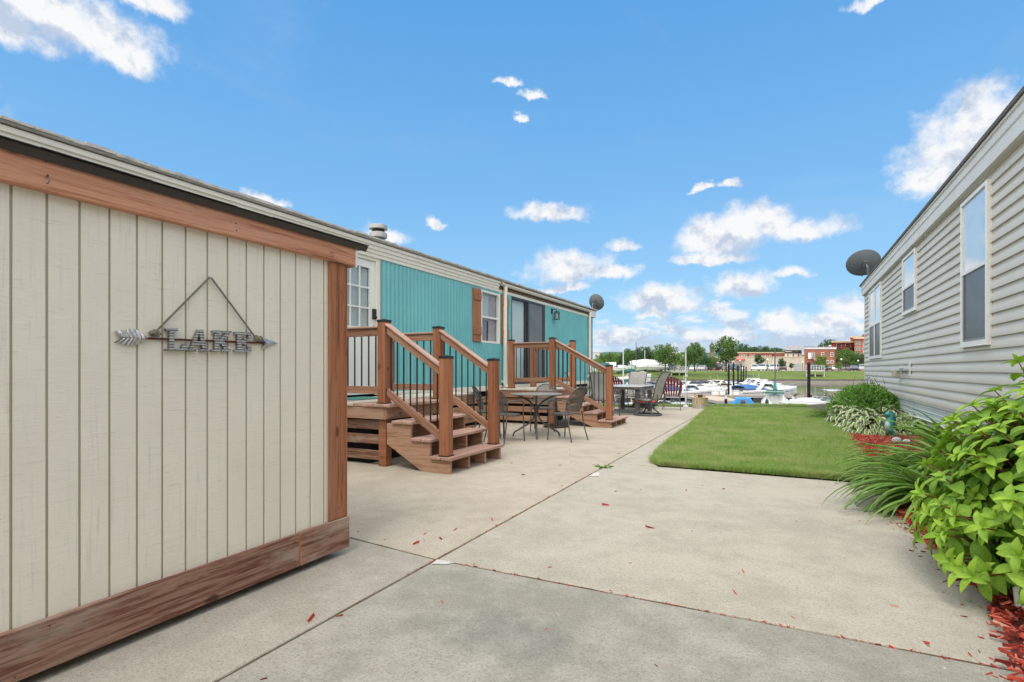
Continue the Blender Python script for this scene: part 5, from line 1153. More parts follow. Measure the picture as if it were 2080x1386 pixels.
# round fine-leaved shrub
M_shrub = leaf_mat('shrub_leaf', (0.09, 0.23, 0.03), (0.16, 0.36, 0.045), (0.28, 0.48, 0.07), transl=0.3)
def round_shrub(c, r, h, n, seed, label, mat, L=0.085):
    rg = random.Random(seed); lv = Leaves()
    for k in range(n):
        a = rg.uniform(0, 2 * math.pi); ph = math.acos(rg.uniform(0.02, 1)); f = rg.uniform(0.72, 1.0) + 0.10 * noise.noise(Vector((math.cos(a) * 2, math.sin(a) * 2, ph * 2)))
        dr_ = Vector((math.sin(ph) * math.cos(a), math.sin(ph) * math.sin(a), math.cos(ph)))
        q = Vector((c[0] + dr_.x * r * f, c[1] + dr_.y * r * f, c[2] + 0.08 + dr_.z * h * f))
        d = dr_ + Vector((rg.uniform(-0.8, 0.8), rg.uniform(-0.8, 0.8), rg.uniform(-0.1, 0.9)))
        lv.leaf(q, d, dr_ + Vector((0, 0, 0.5)), L * rg.uniform(0.7, 1.2), L * 0.28, rg.uniform(0, 0.8), 0.3, rg.uniform(0, 0.5) if f > 0.9 else 0, 3, 'lance')
    root = thing('round_shrub', label, 'shrub', c)
    lv.build('foliage', mat, root, smooth=True, angle=180)
    b = MB()
    for k in range(24):
        a = rg.uniform(0, 6.28); ph = rg.uniform(0.1, 1.3); b.tube([c, (c[0] + math.cos(a) * math.sin(ph) * r * 0.8, c[1] + math.sin(a) * math.sin(ph) * r * 0.8, c[2] + math.cos(ph) * h * 0.8)], [0.009, 0.004], 5)
    b.build('stems', pm('shrub_stem', (0.08, 0.07, 0.03), (0.05, 0.045, 0.02), 10, 0.8) if not D.materials.get('shrub_stem') else D.materials['shrub_stem'], root)
    return root
round_shrub((1.68, 14.05, 0.03), 0.72, 0.70, 5200, 31, 'round fine leaved green shrub between the hostas and the spiky leaves', M_shrub)
# weed in the joint
strap_clump('weed', 'small bright green weed growing in the concrete joint', 'plant', (XJ, 6.12, -0.005), 40, 0.07, 0.02, M_lily, seed=41, rbase=0.10)
# ---------------- garden ornaments
sh = thing('seahorse_statue', 'teal seahorse garden statue in front of the hostas', 'statue', (1.60, 10.62, 0.04))
M_sea = pm('seahorse_teal', (0.06, 0.34, 0.30), (0.03, 0.20, 0.20), 22, 0.4)
M_seab = pm('seahorse_belly', (0.45, 0.56, 0.54), (0.30, 0.45, 0.43), 20, 0.45)
sx_, sy_ = 1.60, 10.62
def sp(r, z): return (sx_ + RX * r, sy_ + RY * r, 0.04 + z)
MB().tube([sp(0.03, 0.0), sp(0.055, 0.03), sp(0.05, 0.07), sp(0.02, 0.09), sp(0.0, 0.13), sp(-0.005, 0.19), sp(0.0, 0.25), sp(0.02, 0.31), sp(0.015, 0.36), sp(-0.03, 0.385), sp(-0.07, 0.37)], [0.02, 0.028, 0.034, 0.045, 0.055, 0.06, 0.055, 0.045, 0.045, 0.042, 0.02], 12).build('body', M_sea, sh, smooth=True, angle=180)
MB().blob(sp(-0.025, 0.19), (0.048, 0.06, 0.085)).build('belly', M_seab, sh, smooth=True, angle=180)
b = MB()
for i in range(6): 
    a = sp(0.05 + 0.018 * math.sin(i * 0.6), 0.20 + 0.035 * i); b.add([sp(0.03, 0.19 + 0.035 * i), sp(0.095 - 0.008 * i, 0.21 + 0.034 * i), sp(0.03, 0.235 + 0.035 * i)], [(0, 1, 2)])
b.tube([sp(0.06, 0.16), sp(0.09, 0.24), sp(0.085, 0.32), sp(0.05, 0.39), sp(0.0, 0.425)], [0.01, 0.02, 0.024, 0.024, 0.008], 8)
b.build('back_fin', pm('seahorse_dark', (0.02, 0.12, 0.15), (0.03, 0.18, 0.18), 15, 0.4), sh, smooth=True)
MB().blob(sp(-0.045, 0.395), (0.008, 0.008, 0.008)).build('eye', M_black, sh)
M_speck = pm('speckled_stone', (0.62, 0.63, 0.62), (0.18, 0.21, 0.22), 60, 0.8, contrast=(0.45, 0.55))
for i, (dx, dy, r_, lab) in enumerate(((0.0, 0, 0.055, 'larger speckled grey stone ornament on the mulch below the seahorse'), (0.11, -0.08, 0.045, 'small speckled stone ornament to the right of the larger one, nearest the daylilies'), (0.03, 0.2, 0.04, 'small pale stone ornament just behind the larger speckled one'))):
    bm_ = MB().blob((1.56 + dx, 9.75 + dy, 0.05 + r_ * 0.7), (r_ * 1.15, r_, r_ * 0.9), 14, 10)
    bm_.v = [tuple(Vector(p) + Vector((1, 1, 1)) * 0.008 * noise.noise(Vector(p) * 40)) for p in bm_.v]
    tag(bm_.build('stone_ornament', M_speck, None, smooth=True, angle=180), lab, 'ornament')
M_or = pm('orange_plastic', (0.75, 0.22, 0.05), (0.65, 0.18, 0.04), 8, 0.5); M_ye = pm('yellow_plastic', (0.75, 0.50, 0.06), (0.66, 0.42, 0.05), 8, 0.5)
def stake(x, y, h, m, lab):
    b = MB().box(x - 0.008, y - 0.003, 0.0, x + 0.008, y + 0.003, h).box(x - 0.013, y - 0.0045, h - 0.06, x + 0.013, y + 0.0045, h + 0.002)
    b.add([(x - 0.008, y, 0), (x + 0.008, y, 0), (x, y, -0.04)], [(0, 1, 2)])
    tag(b.build('plant_stake', m, None, bevel=0.001), lab, 'stake')
stake(1.14, 7.35, 0.30, M_or, 'orange plastic plant stake standing among the daylilies')
stake(0.92, 5.02, 0.17, M_ye, 'yellow plastic plant stake at the mulch edge in front of the daylilies')
tag(MB().extrude([(0.98, 3.30, 0.03), (1.06, 3.26, 0.03), (1.08, 3.27, 0.11), (1.03, 3.30, 0.14), (0.98, 3.33, 0.12)], (0.10, 0.12, 0.01)).build('downspout_end', M_vframe, None, bevel=0.008), 'white plastic drain end poking out under the lime bush', 'drain')

# ================================================================ LAWN BLADES AND MULCH CHIPS
import numpy as np
rs = np.random.RandomState(5)
def blades(name, pts, hmin, hmax, w, mat, flare=1.15):
    n = len(pts); P = np.array(pts); h = rs.uniform(hmin, hmax, n); a = rs.uniform(0, 2 * np.pi, n); ln = rs.uniform(0.1, flare, n) * h
    la = rs.uniform(0, 2 * np.pi, n)
    dx, dy = np.cos(a) * w, np.sin(a) * w; lx, ly = np.cos(la) * ln, np.sin(la) * ln
    V = np.zeros((n, 5, 3))
    V[:, 0] = P + np.stack([-dx, -dy, 0 * dx], 1); V[:, 1] = P + np.stack([dx, dy, 0 * dx], 1)
    V[:, 2] = P + np.stack([dx * 0.8 + lx * 0.35, dy * 0.8 + ly * 0.35, h * 0.55], 1); V[:, 3] = P + np.stack([-dx * 0.8 + lx * 0.35, -dy * 0.8 + ly * 0.35, h * 0.55], 1)
    V[:, 4] = P + np.stack([lx, ly, h], 1)
    me = D.meshes.new(name); me.vertices.add(n * 5); me.vertices.foreach_set('co', V.reshape(-1))
    k = np.arange(n)[:, None] * 5
    li = np.concatenate([k + np.array([[0, 1, 2, 3]]), k + np.array([[3, 2, 4]])], 1).reshape(-1)
    me.loops.add(n * 7); me.loops.foreach_set('vertex_index', li.astype(np.int32))
    me.polygons.add(n * 2); st_ = np.stack([np.arange(n) * 7, np.arange(n) * 7 + 4], 1).reshape(-1)
    me.polygons.foreach_set('loop_start', st_.astype(np.int32)); me.materials.append(mat); me.update(calc_edges=True); me.validate()
    o = D.objects.new(name, me); COL.objects.link(o); return o
m, t = new_mat('grass_blade'); ri = t.n('ShaderNodeNewGeometry').outputs['Random Per Island']; v = coords(t)
c = t.ramp(ri, [(0.0, (0.20, 0.35, 0.065)), (0.5, (0.31, 0.48, 0.105)), (0.86, (0.45, 0.58, 0.19)), (1.0, (0.52, 0.47, 0.22))])
c = t.mix(t.m('MULTIPLY', t.smooth(t.noise(v, 1.3, 6, 0.7), 0.42, 0.64), 0.7), c, (0.53, 0.56, 0.25))
c = t.mix(t.m('MULTIPLY', t.smooth(t.noise(t.vm('ADD', v, (7, 3, 0)), 2.6, 6, 0.72), 0.46, 0.66), 0.4), c, (0.13, 0.26, 0.04))
finish(t, c, 0.55, 0, None, 0, 0, 0.3, 0.42); M_blade = m
pts = []
for _ in range(330000):
    y = 6.47 + (16.9 - 6.47) * rs.rand() ** 1.9; x0, x1 = lawn_x(y) + 0.0, bed_x(y) + 0.03
    x = x0 + (x1 - x0) * rs.rand()
    if x * FX + y * FY > 16.9: continue
    
    if y < 6.60 and rs.rand() > 0.35 + (y - 6.47) * 5 + 0.6 * noise.noise(Vector((x * 3, y * 3, 0))): continue
    pts.append((x + rs.normal(0, 0.012), y + rs.normal(0, 0.012), 0.008))
stuff(blades('lawn_grass', pts, 0.035, 0.085, 0.0021, M_blade), 'mown green lawn between the concrete and the mulch bed', 'grass')
pts = []
for _ in range(26000):
    r = rs.uniform(0.2, 9.3); d = rs.uniform(16.45, 17.05) if r < 4.6 else rs.uniform(16.75, 17.05); x, y, _z = C(r, d, 0)
    pts.append((x, y, -0.03))
stuff(blades('edge_grass', pts, 0.05, 0.12, 0.004, M_blade), 'strip of rough grass along the outer edge of the yard', 'grass')
# chips
m, t = new_mat('mulch_chip'); ri = t.n('ShaderNodeNewGeometry').outputs['Random Per Island']
c = t.ramp(ri, [(0.0, (0.12, 0.016, 0.012)), (0.35, (0.34, 0.04, 0.026)), (0.7, (0.52, 0.08, 0.05)), (0.93, (0.58, 0.16, 0.11)), (1.0, (0.5, 0.3, 0.2))])
finish(t, c, 0.8, 0, t.noise(coords(t), 120, 4, 0.7), 0.5, 0.003, 0.3); M_chip = m
def chips(name, P, s0, s1):
    b = MB(); rg = random.Random(9)
    for (x, y, z, sc) in P:
        L = rg.uniform(s0, s1) * sc; w = L * rg.uniform(0.12, 0.32); th = L * rg.uniform(0.05, 0.14)
        M = Matrix.Translation((x, y, z + th)) @ Matrix.Rotation(rg.uniform(0, 6.28), 4, 'Z') @ Matrix.Rotation(rg.gauss(0, 0.22), 4, 'Y') @ Matrix.Rotation(rg.gauss(0, 0.3), 4, 'X')
        t1, t2 = rg.uniform(0.3, 1), rg.uniform(0.2, 1)
        vs = [(-L / 2, -w / 2 * t1, -th), (L / 2, -w / 2 * t2, -th), (L / 2 * 0.9, w / 2 * t2, -th), (-L / 2, w / 2 * t1, -th), (-L / 2 * 0.9, -w / 2 * t1, th), (L / 2, -w / 2 * t2 * 0.6, th * 0.6), (L / 2, w / 2 * t2 * 0.6, th * 0.6), (-L / 2, w / 2 * t1 * 0.8, th)]
        b.add([M @ Vector(p) for p in vs], [(0, 3, 2, 1), (4, 5, 6, 7), (0, 1, 5, 4), (1, 2, 6, 5), (2, 3, 7, 6), (3, 0, 4, 7)])
    return b.build(name, M_chip, None, origin=(0, 0, 0))
rg = random.Random(77); P = []
for _ in range(4200):
    y = rg.uniform(2.0, 5.2); P.append((bed_x(y) + rg.uniform(-0.01, 0.75) ** 1.0, y, rg.uniform(0.01, 0.05), 1.0))
for _ in range(2600):
    y = rg.uniform(5.0, 9.0); P.append((bed_x(y) + rg.uniform(-0.02, 0.9), y, rg.uniform(0.01, 0.05), 1.05))
for _ in range(3000):
    y = rg.uniform(8.6, 11.4); P.append((bed_x(y) + rg.uniform(-0.02, 1.1), y, rg.uniform(0.012, 0.055), 1.15))
for _ in range(130):      # strays by the bed
    y = rg.uniform(2.3, 6.4); P.append((bed_x(y) - abs(rg.gauss(0, 0.06)), y, 0.0005, rg.uniform(0.3, 0.9)))
stuff(chips('mulch_chips', P, 0.022, 0.062), 'red wood mulch chips covering the planting bed', 'mulch')
P = []
for _ in range(44): P.append((rg.uniform(-1.9, 0.75), rg.uniform(1.0, 6.2), 0.0005, rg.uniform(0.2, 0.75)))
for _ in range(26): P.append((rg.uniform(-3.0, -1.9), rg.uniform(2.2, 8), 0.0005, rg.uniform(0.3, 0.9)))
for px_, py_ in ((895, 1095), (1510, 1162), (1493, 1205), (1880, 1308), (632, 1258), (1320, 1073), (845, 1105), (1000, 1057), (1230, 1027), (1817, 1233)):
    tt = 1.15 / ((py_ - HORY) / FPX); u = (px_ - 1040) / FPX; P.append((tt * (FX + u * RX), tt * (FY + u * RY), 0.0005, 1.15))
for _ in range(170): f = rg.random() ** 1.2; P.append((XJ + rg.gauss(0, 0.012), 2.4 + 4.2 * f, -0.004, rg.uniform(0.15, 0.55)))
for _ in range(170): f = rg.random(); P.append((-1.85 + 2.6 * f, 2.69 + rg.gauss(0, 0.010), -0.004, rg.uniform(0.15, 0.6)))
stuff(chips('stray_chips', P, 0.02, 0.06), 'stray red mulch chips and debris scattered on the concrete', 'mulch')
# moss tufts in the joint
# ================================================================ MARINA
M_gel = pm('white_gelcoat', (0.78, 0.78, 0.76), (0.70, 0.70, 0.69), 1.2, 0.25, coat=0.3)
M_gelgrey = pm('grey_gelcoat', (0.55, 0.56, 0.57), (0.48, 0.49, 0.50), 1.2, 0.3)
M_cream2 = pm('cream_gelcoat', (0.66, 0.62, 0.52), (0.60, 0.56, 0.47), 1.2, 0.3)
M_bluecan = pm('blue_canvas', (0.05, 0.16, 0.36), (0.035, 0.11, 0.28), 4, 0.85, bump=0.3)
M_brightblue = pm('bright_blue_tarp', (0.06, 0.33, 0.72), (0.05, 0.27, 0.62), 3, 0.6, bump=0.4)
M_greencan = pm('green_canvas', (0.02, 0.13, 0.10), (0.015, 0.10, 0.075), 5, 0.8, bump=0.3)
M_navy = pm('navy_canvas', (0.022, 0.03, 0.06), (0.035, 0.045, 0.08), 4, 0.85, bump=0.3)
M_greycan = pm('slate_tarp', (0.20, 0.235, 0.30), (0.16, 0.19, 0.25), 3, 0.85, bump=0.4)
M_tint = pm('tinted_windshield', (0.03, 0.06, 0.085), (0.05, 0.09, 0.12), 2, 0.08, spec=0.8)
M_chrome = pm('steel_rail', (0.6, 0.6, 0.6), (0.5, 0.5, 0.5), 5, 0.25, 1.0)
M_redmotor = pm('maroon_motor', (0.12, 0.025, 0.03), (0.05, 0.02, 0.022), 6, 0.4)
def hull_rows(L, B, F):
    rows = []
    for i in range(15):
        f = i / 14; x = -L / 2 + L * f
        bw = B / 2 * (0.9 + 0.1 * math.sin(f * math.pi)) * (1 - max(0, (f - 0.5) / 0.5) ** 2.3)
        sh = F * (0.85 + 0.35 * f ** 1.6); kx = -0.25 + 0.9 * max(0, (f - 0.7) / 0.3) ** 2 * F
        bw = max(bw, 0.02)
        P = [(x, 0, kx), (x, bw * 0.62, kx + 0.1), (x, bw * 0.86, 0.02 + 0.55 * max(0, (f - 0.6) / 0.4) ** 2 * F), (x + 0.03 * f, bw * 0.97, sh * 0.72), (x + 0.1 * f, bw, sh)]
        rows.append([(a, -b_, c) for a, b_, c in P[::-1]] + P[1:])
    return rows
def cruiser(label, L=7.5, B=2.5, F=0.85, hullm=None, canvas=None, arch=True, bimini=False):
    root = thing('motor_boat', label, 'boat', (0, 0, 0), 0, 'boats moored in the marina')
    hullm = hullm or M_gel; rows = hull_rows(L, B, F)
    b = MB().grid(rows); k = len(b.v); n = len(rows[0])
    b.f.append(tuple(range(n))); b.build('hull', hullm, root, smooth=True)
    # deck with raised cabin trunk forward
    drows = []
    for i in range(15):
        r = rows[i]; f = i / 14; e = r[-1]; bw = e[1]; cab = F * (0.34 * math.exp(-((f - 0.66) / 0.2) ** 2)) + 0.02
        if f < 0.42: drows.append([(e[0], -bw, e[2] + 0.001), (e[0], -bw * 0.93, e[2] + 0.06), (e[0], -bw * 0.8, e[2] + 0.055), (e[0], -bw * 0.76, e[2] - 0.2), (e[0], bw * 0.76, e[2] - 0.2), (e[0], bw * 0.8, e[2] + 0.055), (e[0], bw * 0.93, e[2] + 0.06), (e[0], bw, e[2] + 0.001)])
        else: drows.append([(e[0], -bw, e[2] + 0.001), (e[0], -bw * 0.93, e[2] + 0.05), (e[0], -bw * 0.72, e[2] + 0.07), (e[0], -bw * 0.45, e[2] + 0.07 + cab), (e[0], bw * 0.45, e[2] + 0.07 + cab), (e[0], bw * 0.72, e[2] + 0.07), (e[0], bw * 0.93, e[2] + 0.05), (e[0], bw, e[2] + 0.001)])
    MB().grid(drows).build('deck', hullm, root, smooth=True, angle=50)
    zs = F * 1.0
    # windshield: raked band wrapping round the cockpit
    lo, hi = [], []
    for i in range(13):
        a = -1.35 + 2.7 * i / 12; lo.append((L * 0.0 + L * 0.13 * math.cos(a), B * 0.41 * math.sin(a) / math.sin(1.35), zs + 0.08)); hi.append((L * -0.055 + L * 0.08 * math.cos(a), B * 0.36 * math.sin(a) / math.sin(1.35), zs + 0.52))
    w = MB().grid([lo, hi]).build('windshield', M_tint, root, smooth=True, angle=180)
    MB().tube(hi, 0.022, 6).tube(lo, 0.025, 6).tube([lo[6], hi[6]], 0.018, 5).tube([lo[3], hi[3]], 0.018, 5).tube([lo[9], hi[9]], 0.018, 5).build('windshield_frame', M_gel, w)
    if arch:
        pts = []
        b = MB()
        for s in (1, -1): b.extrude([(-L * 0.30, s * B * 0.44, zs), (-L * 0.22, s * B * 0.44, zs), (-L * 0.09, s * B * 0.38, zs + 0.92), (-L * 0.14, s * B * 0.38, zs + 0.92)], (0, -s * 0.07, 0))
        b.box(-L * 0.145, -B * 0.38, zs + 0.90, -L * 0.085, B * 0.38, zs + 0.98).tube([(-L * 0.115, 0, zs + 0.98), (-L * 0.12, 0, zs + 1.6)], 0.012, 5)
        b.build('radar_arch', hullm, root, bevel=0.02)
    if canvas:
        rr_ = []
        for i in range(7):
            f = i / 6; x = -L * 0.46 + L * 0.42 * f; h = zs + 0.08 + 0.42 * math.sin(math.pi * min(1, 0.25 + f * 0.8)) 
            rr_.append([(x, -B * 0.43, zs + 0.03), (x, -B * 0.33, h - 0.08), (x, 0, h), (x, B * 0.33, h - 0.08), (x, B * 0.43, zs + 0.03)])
        MB().grid(rr_).build('canvas_cover', canvas, root, smooth=True, angle=180)
    if bimini:
        MB().grid([[(x, y, zs + 1.25 - 0.12 * (y / (B * 0.42)) ** 2 - 0.03 * ((x + L * 0.2) / (L * 0.17)) ** 2) for y in [B * 0.42 * j / 4 for j in range(-4, 5)]] for x in (-L * 0.37, -L * 0.2, -L * 0.03)]).build('bimini_top', canvas or M_navy, root, smooth=True, angle=180)
        b = MB()
        for s in (1, -1): b.tube([(-L * 0.2, s * B * 0.44, zs), (-L * 0.36, s * B * 0.42, zs + 1.12)], 0.016, 5).tube([(-L * 0.2, s * B * 0.44, zs), (-L * 0.04, s * B * 0.42, zs + 1.12)], 0.016, 5)
        b.build('bimini_poles', M_chrome, root)
    b = MB(); top = []
    for s in (1, -1):
        P = [(rows[i][-1][0] - 0.05, s * rows[i][-1][1] * 0.9, rows[i][-1][2] + 0.34) for i in range(8, 14)]; top.append(P)
        b.tube(P, 0.014, 5)
        for i, p_ in zip(range(8, 14), P): b.tube([p_, (p_[0], p_[1], rows[i][-1][2] + 0.03)], 0.010, 4)
    b.tube([top[0][-1], (rows[14][-1][0] + 0.1, 0, rows[14][-1][2] + 0.36), top[1][-1]], 0.014, 5)
    b.build('bow_rail', M_chrome, root)
    b = MB()
    for s in (1, -1):
        for f_ in (8, 10):
            e = rows[f_][-2]; b.blob((e[0], s * (e[1] + 0.0), e[2] + 0.02), (0.13, 0.02, 0.06), 10, 6)
    b.build('portholes', M_tint, root, smooth=True)
    b = MB()
    for s in (1, -1):
        P = [rows[i][-2] for i in range(14)]
        b.grid([[(p_[0], s * (p_[1] + 0.006), p_[2] - 0.02) for p_ in P], [(p_[0], s * (p_[1] + 0.008), p_[2] + 0.03) for p_ in P]])
    b.build('stripe', M_navy if hullm is not M_navy else M_gel, root)
    return root
WZ = -1.85
def moor(o, px, d, off, label=None, sc=1.0, copy=False, rec=None):
    loc = C(rr(px, d), d, WZ)
    if copy: o = dup(o, loc, YAW + R_(off), label, sc, recolor=rec)
    else: o.location = loc; o.rotation_euler = (0, 0, YAW + R_(off)); o.scale = (sc,) * 3
    return o
ca = cruiser('white cabin cruiser with blue cockpit canvas, bow pointing right, nearest the thick black piling', canvas=M_bluecan); moor(ca, 1556, 57, 18, sc=1.08)
cb_ = cruiser('white cruiser with radar arch and royal blue canvas behind the slim white pole', L=7.0, canvas=M_bluecan, hullm=M_gel); moor(cb_, 1404, 55.5, 12)
moor(ca, 1470, 66, 15, 'cream hulled cruiser half hidden behind the row of black pilings', 0.95, True, {'white_gelcoat': M_cream2, 'blue_canvas': M_cream2})
cc_ = cruiser('boat under a slate blue tarp moored behind the black pilings', L=7.2, arch=False, canvas=M_greycan, bimini=False); moor(cc_, 1462, 78, 30)
moor(cc_, 1425, 80, 25, 'boat under a navy cover moored far back left of the slate blue one', 0.9, True, {'slate_tarp': M_navy})
moor(ca, 1541, 72, 18, 'white cruiser with cream canvas moored just behind the nearest cruiser', 1.0, True, {'blue_canvas': M_cream2})
cd_ = cruiser('boat with dark bimini top moored at the back of the marina', L=6.8, arch=False, canvas=M_navy, bimini=True, hullm=M_gel); moor(cd_, 1532, 84, 20)
moor(cd_, 1345, 78, 15, 'boat with navy bimini seen just right of the swivel chair back', 0.9, True)
moor(cc_, 1318, 66, 10, 'white boat with a tan bow pointing right beyond the patio table', 0.9, True, {'slate_tarp': M_cream2})
moor(cb_, 1350, 31, 14, 'white boat hull close to the bank behind the maroon chair', 0.85, True, {'blue_canvas': M_gelgrey})
moor(cd_, 1665, 40, 190, 'white open boat at the right beside the drooping grass clump', 0.72, True, {'navy_canvas': M_gelgrey})
moor(cb_, 1430, 68, 170, 'white cruiser turned the other way behind the blue canvas cruiser', 0.9, True, {'blue_canvas': M_navy})
moor(cd_, 1440, 61, 20, 'white boat with navy bimini between the blue canvas cruiser and the piling row', 0.8, True)
moor(cb_, 1497, 77, 14, 'small cruiser with radar arch glimpsed between the second and third black pilings', 0.7, True, {'blue_canvas': M_navy})
moor(ca, 1568, 66, 16, 'white cruiser whose bow pokes out behind the nearest cruiser bow', 0.85, True, {'blue_canvas': M_gelgrey})
moor(cb_, 1527, 78, 165, 'cruiser with tan canvas facing left at the back behind the nearest cruiser', 0.8, True, {'blue_canvas': M_cream2})
moor(cd_, 1383, 72, 10, 'boat with navy bimini behind the slim white pole', 0.85, True)
# small boat under a bright blue tarp, seen from the stern
bb = thing('covered_boat', 'small boat under a bright sky blue tarp with dark outboard motor near bank', 'boat', C(rr(1509, 36), 36, WZ), YAW + R_(90 - 23)); bb.scale = (0.85, 0.85, 1.0)
rows = hull_rows(4.6, 1.75, 0.62); b = MB().grid(rows); b.f.append(tuple(range(len(rows[0])))); b.build('hull', M_gel, bb, smooth=True, local=True)
rr_ = []
for i in range(9):
    f = i / 8; x = -2.34 + 4.6 * f; bw = rows[min(14, int(f * 14))][-1][1] + 0.04; h = 0.66 + 0.55 * math.sin(math.pi * min(1, 0.36 + 0.64 * f)) ** 0.8
    sg = 0.04 * math.sin(i * 2.3)
    rr_.append([(x, -bw, 0.50), (x, -bw * 0.98, 0.66), (x, -bw * 0.55, h - 0.06 + sg), (x, 0, h), (x, bw * 0.55, h - 0.06 - sg), (x, bw * 0.98, 0.66), (x, bw, 0.50)])
b = MB().grid(rr_); b.f.append(tuple(range(7))); b.build('tarp', M_brightblue, bb, smooth=True, angle=60, local=True)
MB().blob((-2.52, 0, 0.86), (0.16, 0.17, 0.22)).box(-2.58, -0.06, 0.0, -2.44, 0.06, 0.7).build('outboard_motor', M_redmotor, bb, smooth=True, local=True)
# sailboat seen from the stern
def sailboat(label, mast=4.5):
    root = thing('sail_boat', label, 'boat', (0, 0, 0), 0, 'boats moored in the marina')
    rows = hull_rows(5.6, 1.75, 0.72); b = MB().grid(rows); b.f.append(tuple(range(len(rows[0])))); b.build('hull', M_gel, root, smooth=True)
    d = []
    for i in range(15):
        e = rows[i][-1]; f = i / 14; h = 0.30 if 0.38 < f < 0.8 else (-0.18 if f <= 0.38 else 0.03); d.append([(e[0], -e[1], e[2] + 0.001), (e[0], -e[1] * 0.8, e[2] + 0.05), (e[0], -e[1] * 0.62, e[2] + h), (e[0], e[1] * 0.62, e[2] + h), (e[0], e[1] * 0.8, e[2] + 0.05), (e[0], e[1], e[2] + 0.001)])
    MB().grid(d).build('deck', M_gel, root, smooth=True, angle=30)
    MB().box(-0.72, -0.22, 0.45, -0.66, 0.22, 0.92).build('companionway', M_gelgrey, root)
    MB().tube([(0.6, 0, 0.9), (0.6, 0, 0.9 + mast)], 0.042, 10).build('mast', M_chrome if False else M_alu, root, smooth=True)
    b = MB().tube([(0.55, 0, 1.12), (-0.4, 0, 1.13), (-1.5, 0, 1.08), (-2.1, 0, 1.06)], [0.13, 0.13, 0.09, 0.05], 10); b.build('sail_cover', M_greencan, root, smooth=True)
    MB().extrude([(-1.0, -0.62, 1.02), (-1.0, 0.62, 1.02), (-0.2, 0.55, 1.12), (-0.2, -0.55, 1.12)], (0, 0, 0.06)).build('dodger', M_greencan, root)
    MB().tube([(0.5, 0, 1.1), (0.45, 0, 1.5)], [0.17, 0.08], 8).build('jib_bag', pm('jade_bag', (0.05, 0.33, 0.24), (0.04, 0.26, 0.19), 4, 0.8), root, smooth=True) if not D.materials.get('jade_bag') else None
    b = MB()
    for e in ((2.75, 0, 0.9), (-2.7, 0, 0.75), (0.5, 0.85, 0.8), (0.5, -0.85, 0.8)): b.tube([(0.6, 0, 0.85 + mast), e], 0.006, 4)
    b.build('rigging', M_alu, root)
    b = MB().tube([(-2.7, -0.7, 0.75), (-2.75, -0.7, 1.15), (-2.75, 0.7, 1.15), (-2.7, 0.7, 0.75)], 0.014, 6); b.build('stern_rail', M_chrome, root)
    MB().blob((-2.92, 0.45, 0.65), (0.13, 0.12, 0.2)).box(-2.95, 0.41, -0.2, -2.87, 0.49, 0.6).build('outboard_motor', M_black, root, smooth=True)
    return root
sb = sailboat('small white sailboat with green sail cover seen from the stern near the bank', 2.25); sb.location = C(rr(1574, 35), 35, WZ); sb.rotation_euler = (0, 0, YAW + R_(90 - 27)); sb.scale = (0.9, 0.9, 1.42)
dup(sb, C(rr(1284, 92), 92, WZ), YAW + R_(10), 'sailboat with tall bare mast far back beyond the sling chairs', (1.2, 1.2, 2.5))
dup(sb, C(rr(1275, 70), 70, WZ), YAW + R_(20), 'sailboat whose thin mast rises just right of the dock light pole', (1.0, 1.0, 1.4))
# skiff with white outboard
sk = thing('skiff', 'low skiff showing only its white outboard motor above the grass edge', 'boat', C(rr(1455, 29), 29, WZ), YAW + R_(90 - 21))
rows = hull_rows(4.2, 1.5, 0.55); b = MB().grid(rows); b.f.append(tuple(range(len(rows[0])))); b.build('hull', M_gelgrey, sk, smooth=True, local=True)
MB().blob((-2.2, 0, 1.02), (0.17, 0.15, 0.20)).box(-2.26, -0.06, 0.2, -2.12, 0.06, 0.9).build('outboard_motor', M_gel, sk, smooth=True, local=True)
MB().blob((-2.35, 0, 1.04), (0.06, 0.045, 0.09)).build('motor_vent', M_black, sk, smooth=True, local=True)

# ---- docks
M_plank = pm('dock_planks', (0.36, 0.31, 0.25), (0.27, 0.235, 0.19), 2.5, 0.9, stretch=(1, 1, 1), bump=0.4)
M_tan = pm('dock_carpet', (0.50, 0.42, 0.32), (0.45, 0.37, 0.28), 2, 0.95)
M_pale = pm('dock_pale', (0.52, 0.51, 0.48), (0.46, 0.45, 0.42), 1.5, 0.9)
M_float = pm('dock_float', (0.025, 0.025, 0.028), (0.045, 0.045, 0.048), 3, 0.7)
def dock(label, r0, r1, d0, d1, z, mat, nf, grp='floating docks in the marina'):
    c = C((r0 + r1) / 2, (d0 + d1) / 2, z); root = thing('floating_dock', label, 'dock', c, 0, grp)
    o = MB()
    P = [C(r0, d0, z), C(r1, d0, z), C(r1, d1, z), C(r0, d1, z)]; o.extrude(P, (0, 0, -0.10)).build('dock_deck', mat, root)
    P = [C(r0 + 0.03, d0 + 0.03, z - 0.101), C(r1 - 0.03, d0 + 0.03, z - 0.101), C(r1 - 0.03, d1 - 0.03, z - 0.101), C(r0 + 0.03, d1 - 0.03, z - 0.101)]; MB().extrude(P, (0, 0, -0.10)).build('dock_frame', M_gelgrey, root)
    b = MB()
    for k in range(nf):
        a = r0 + (r1 - r0) * (k + 0.25) / nf; e = a + min(1.0, (r1 - r0) / nf * 0.6); b.extrude([C(a, d0 + 0.05, z - 0.202), C(e, d0 + 0.05, z - 0.202), C(e, d1 - 0.05, z - 0.202), C(a, d1 - 0.05, z - 0.202)], (0, 0, -0.35))
    b.build('floats', M_float, root)
    return root
dock('long plank dock running across the marina in front of the cruisers', rr(1150, 53), rr(1612, 53), 52, 54, -1.38, M_plank, 14)
dock('second plank dock farther back among the pilings', rr(1250, 64), rr(1522, 64), 63, 64.6, -1.38, M_plank, 9)
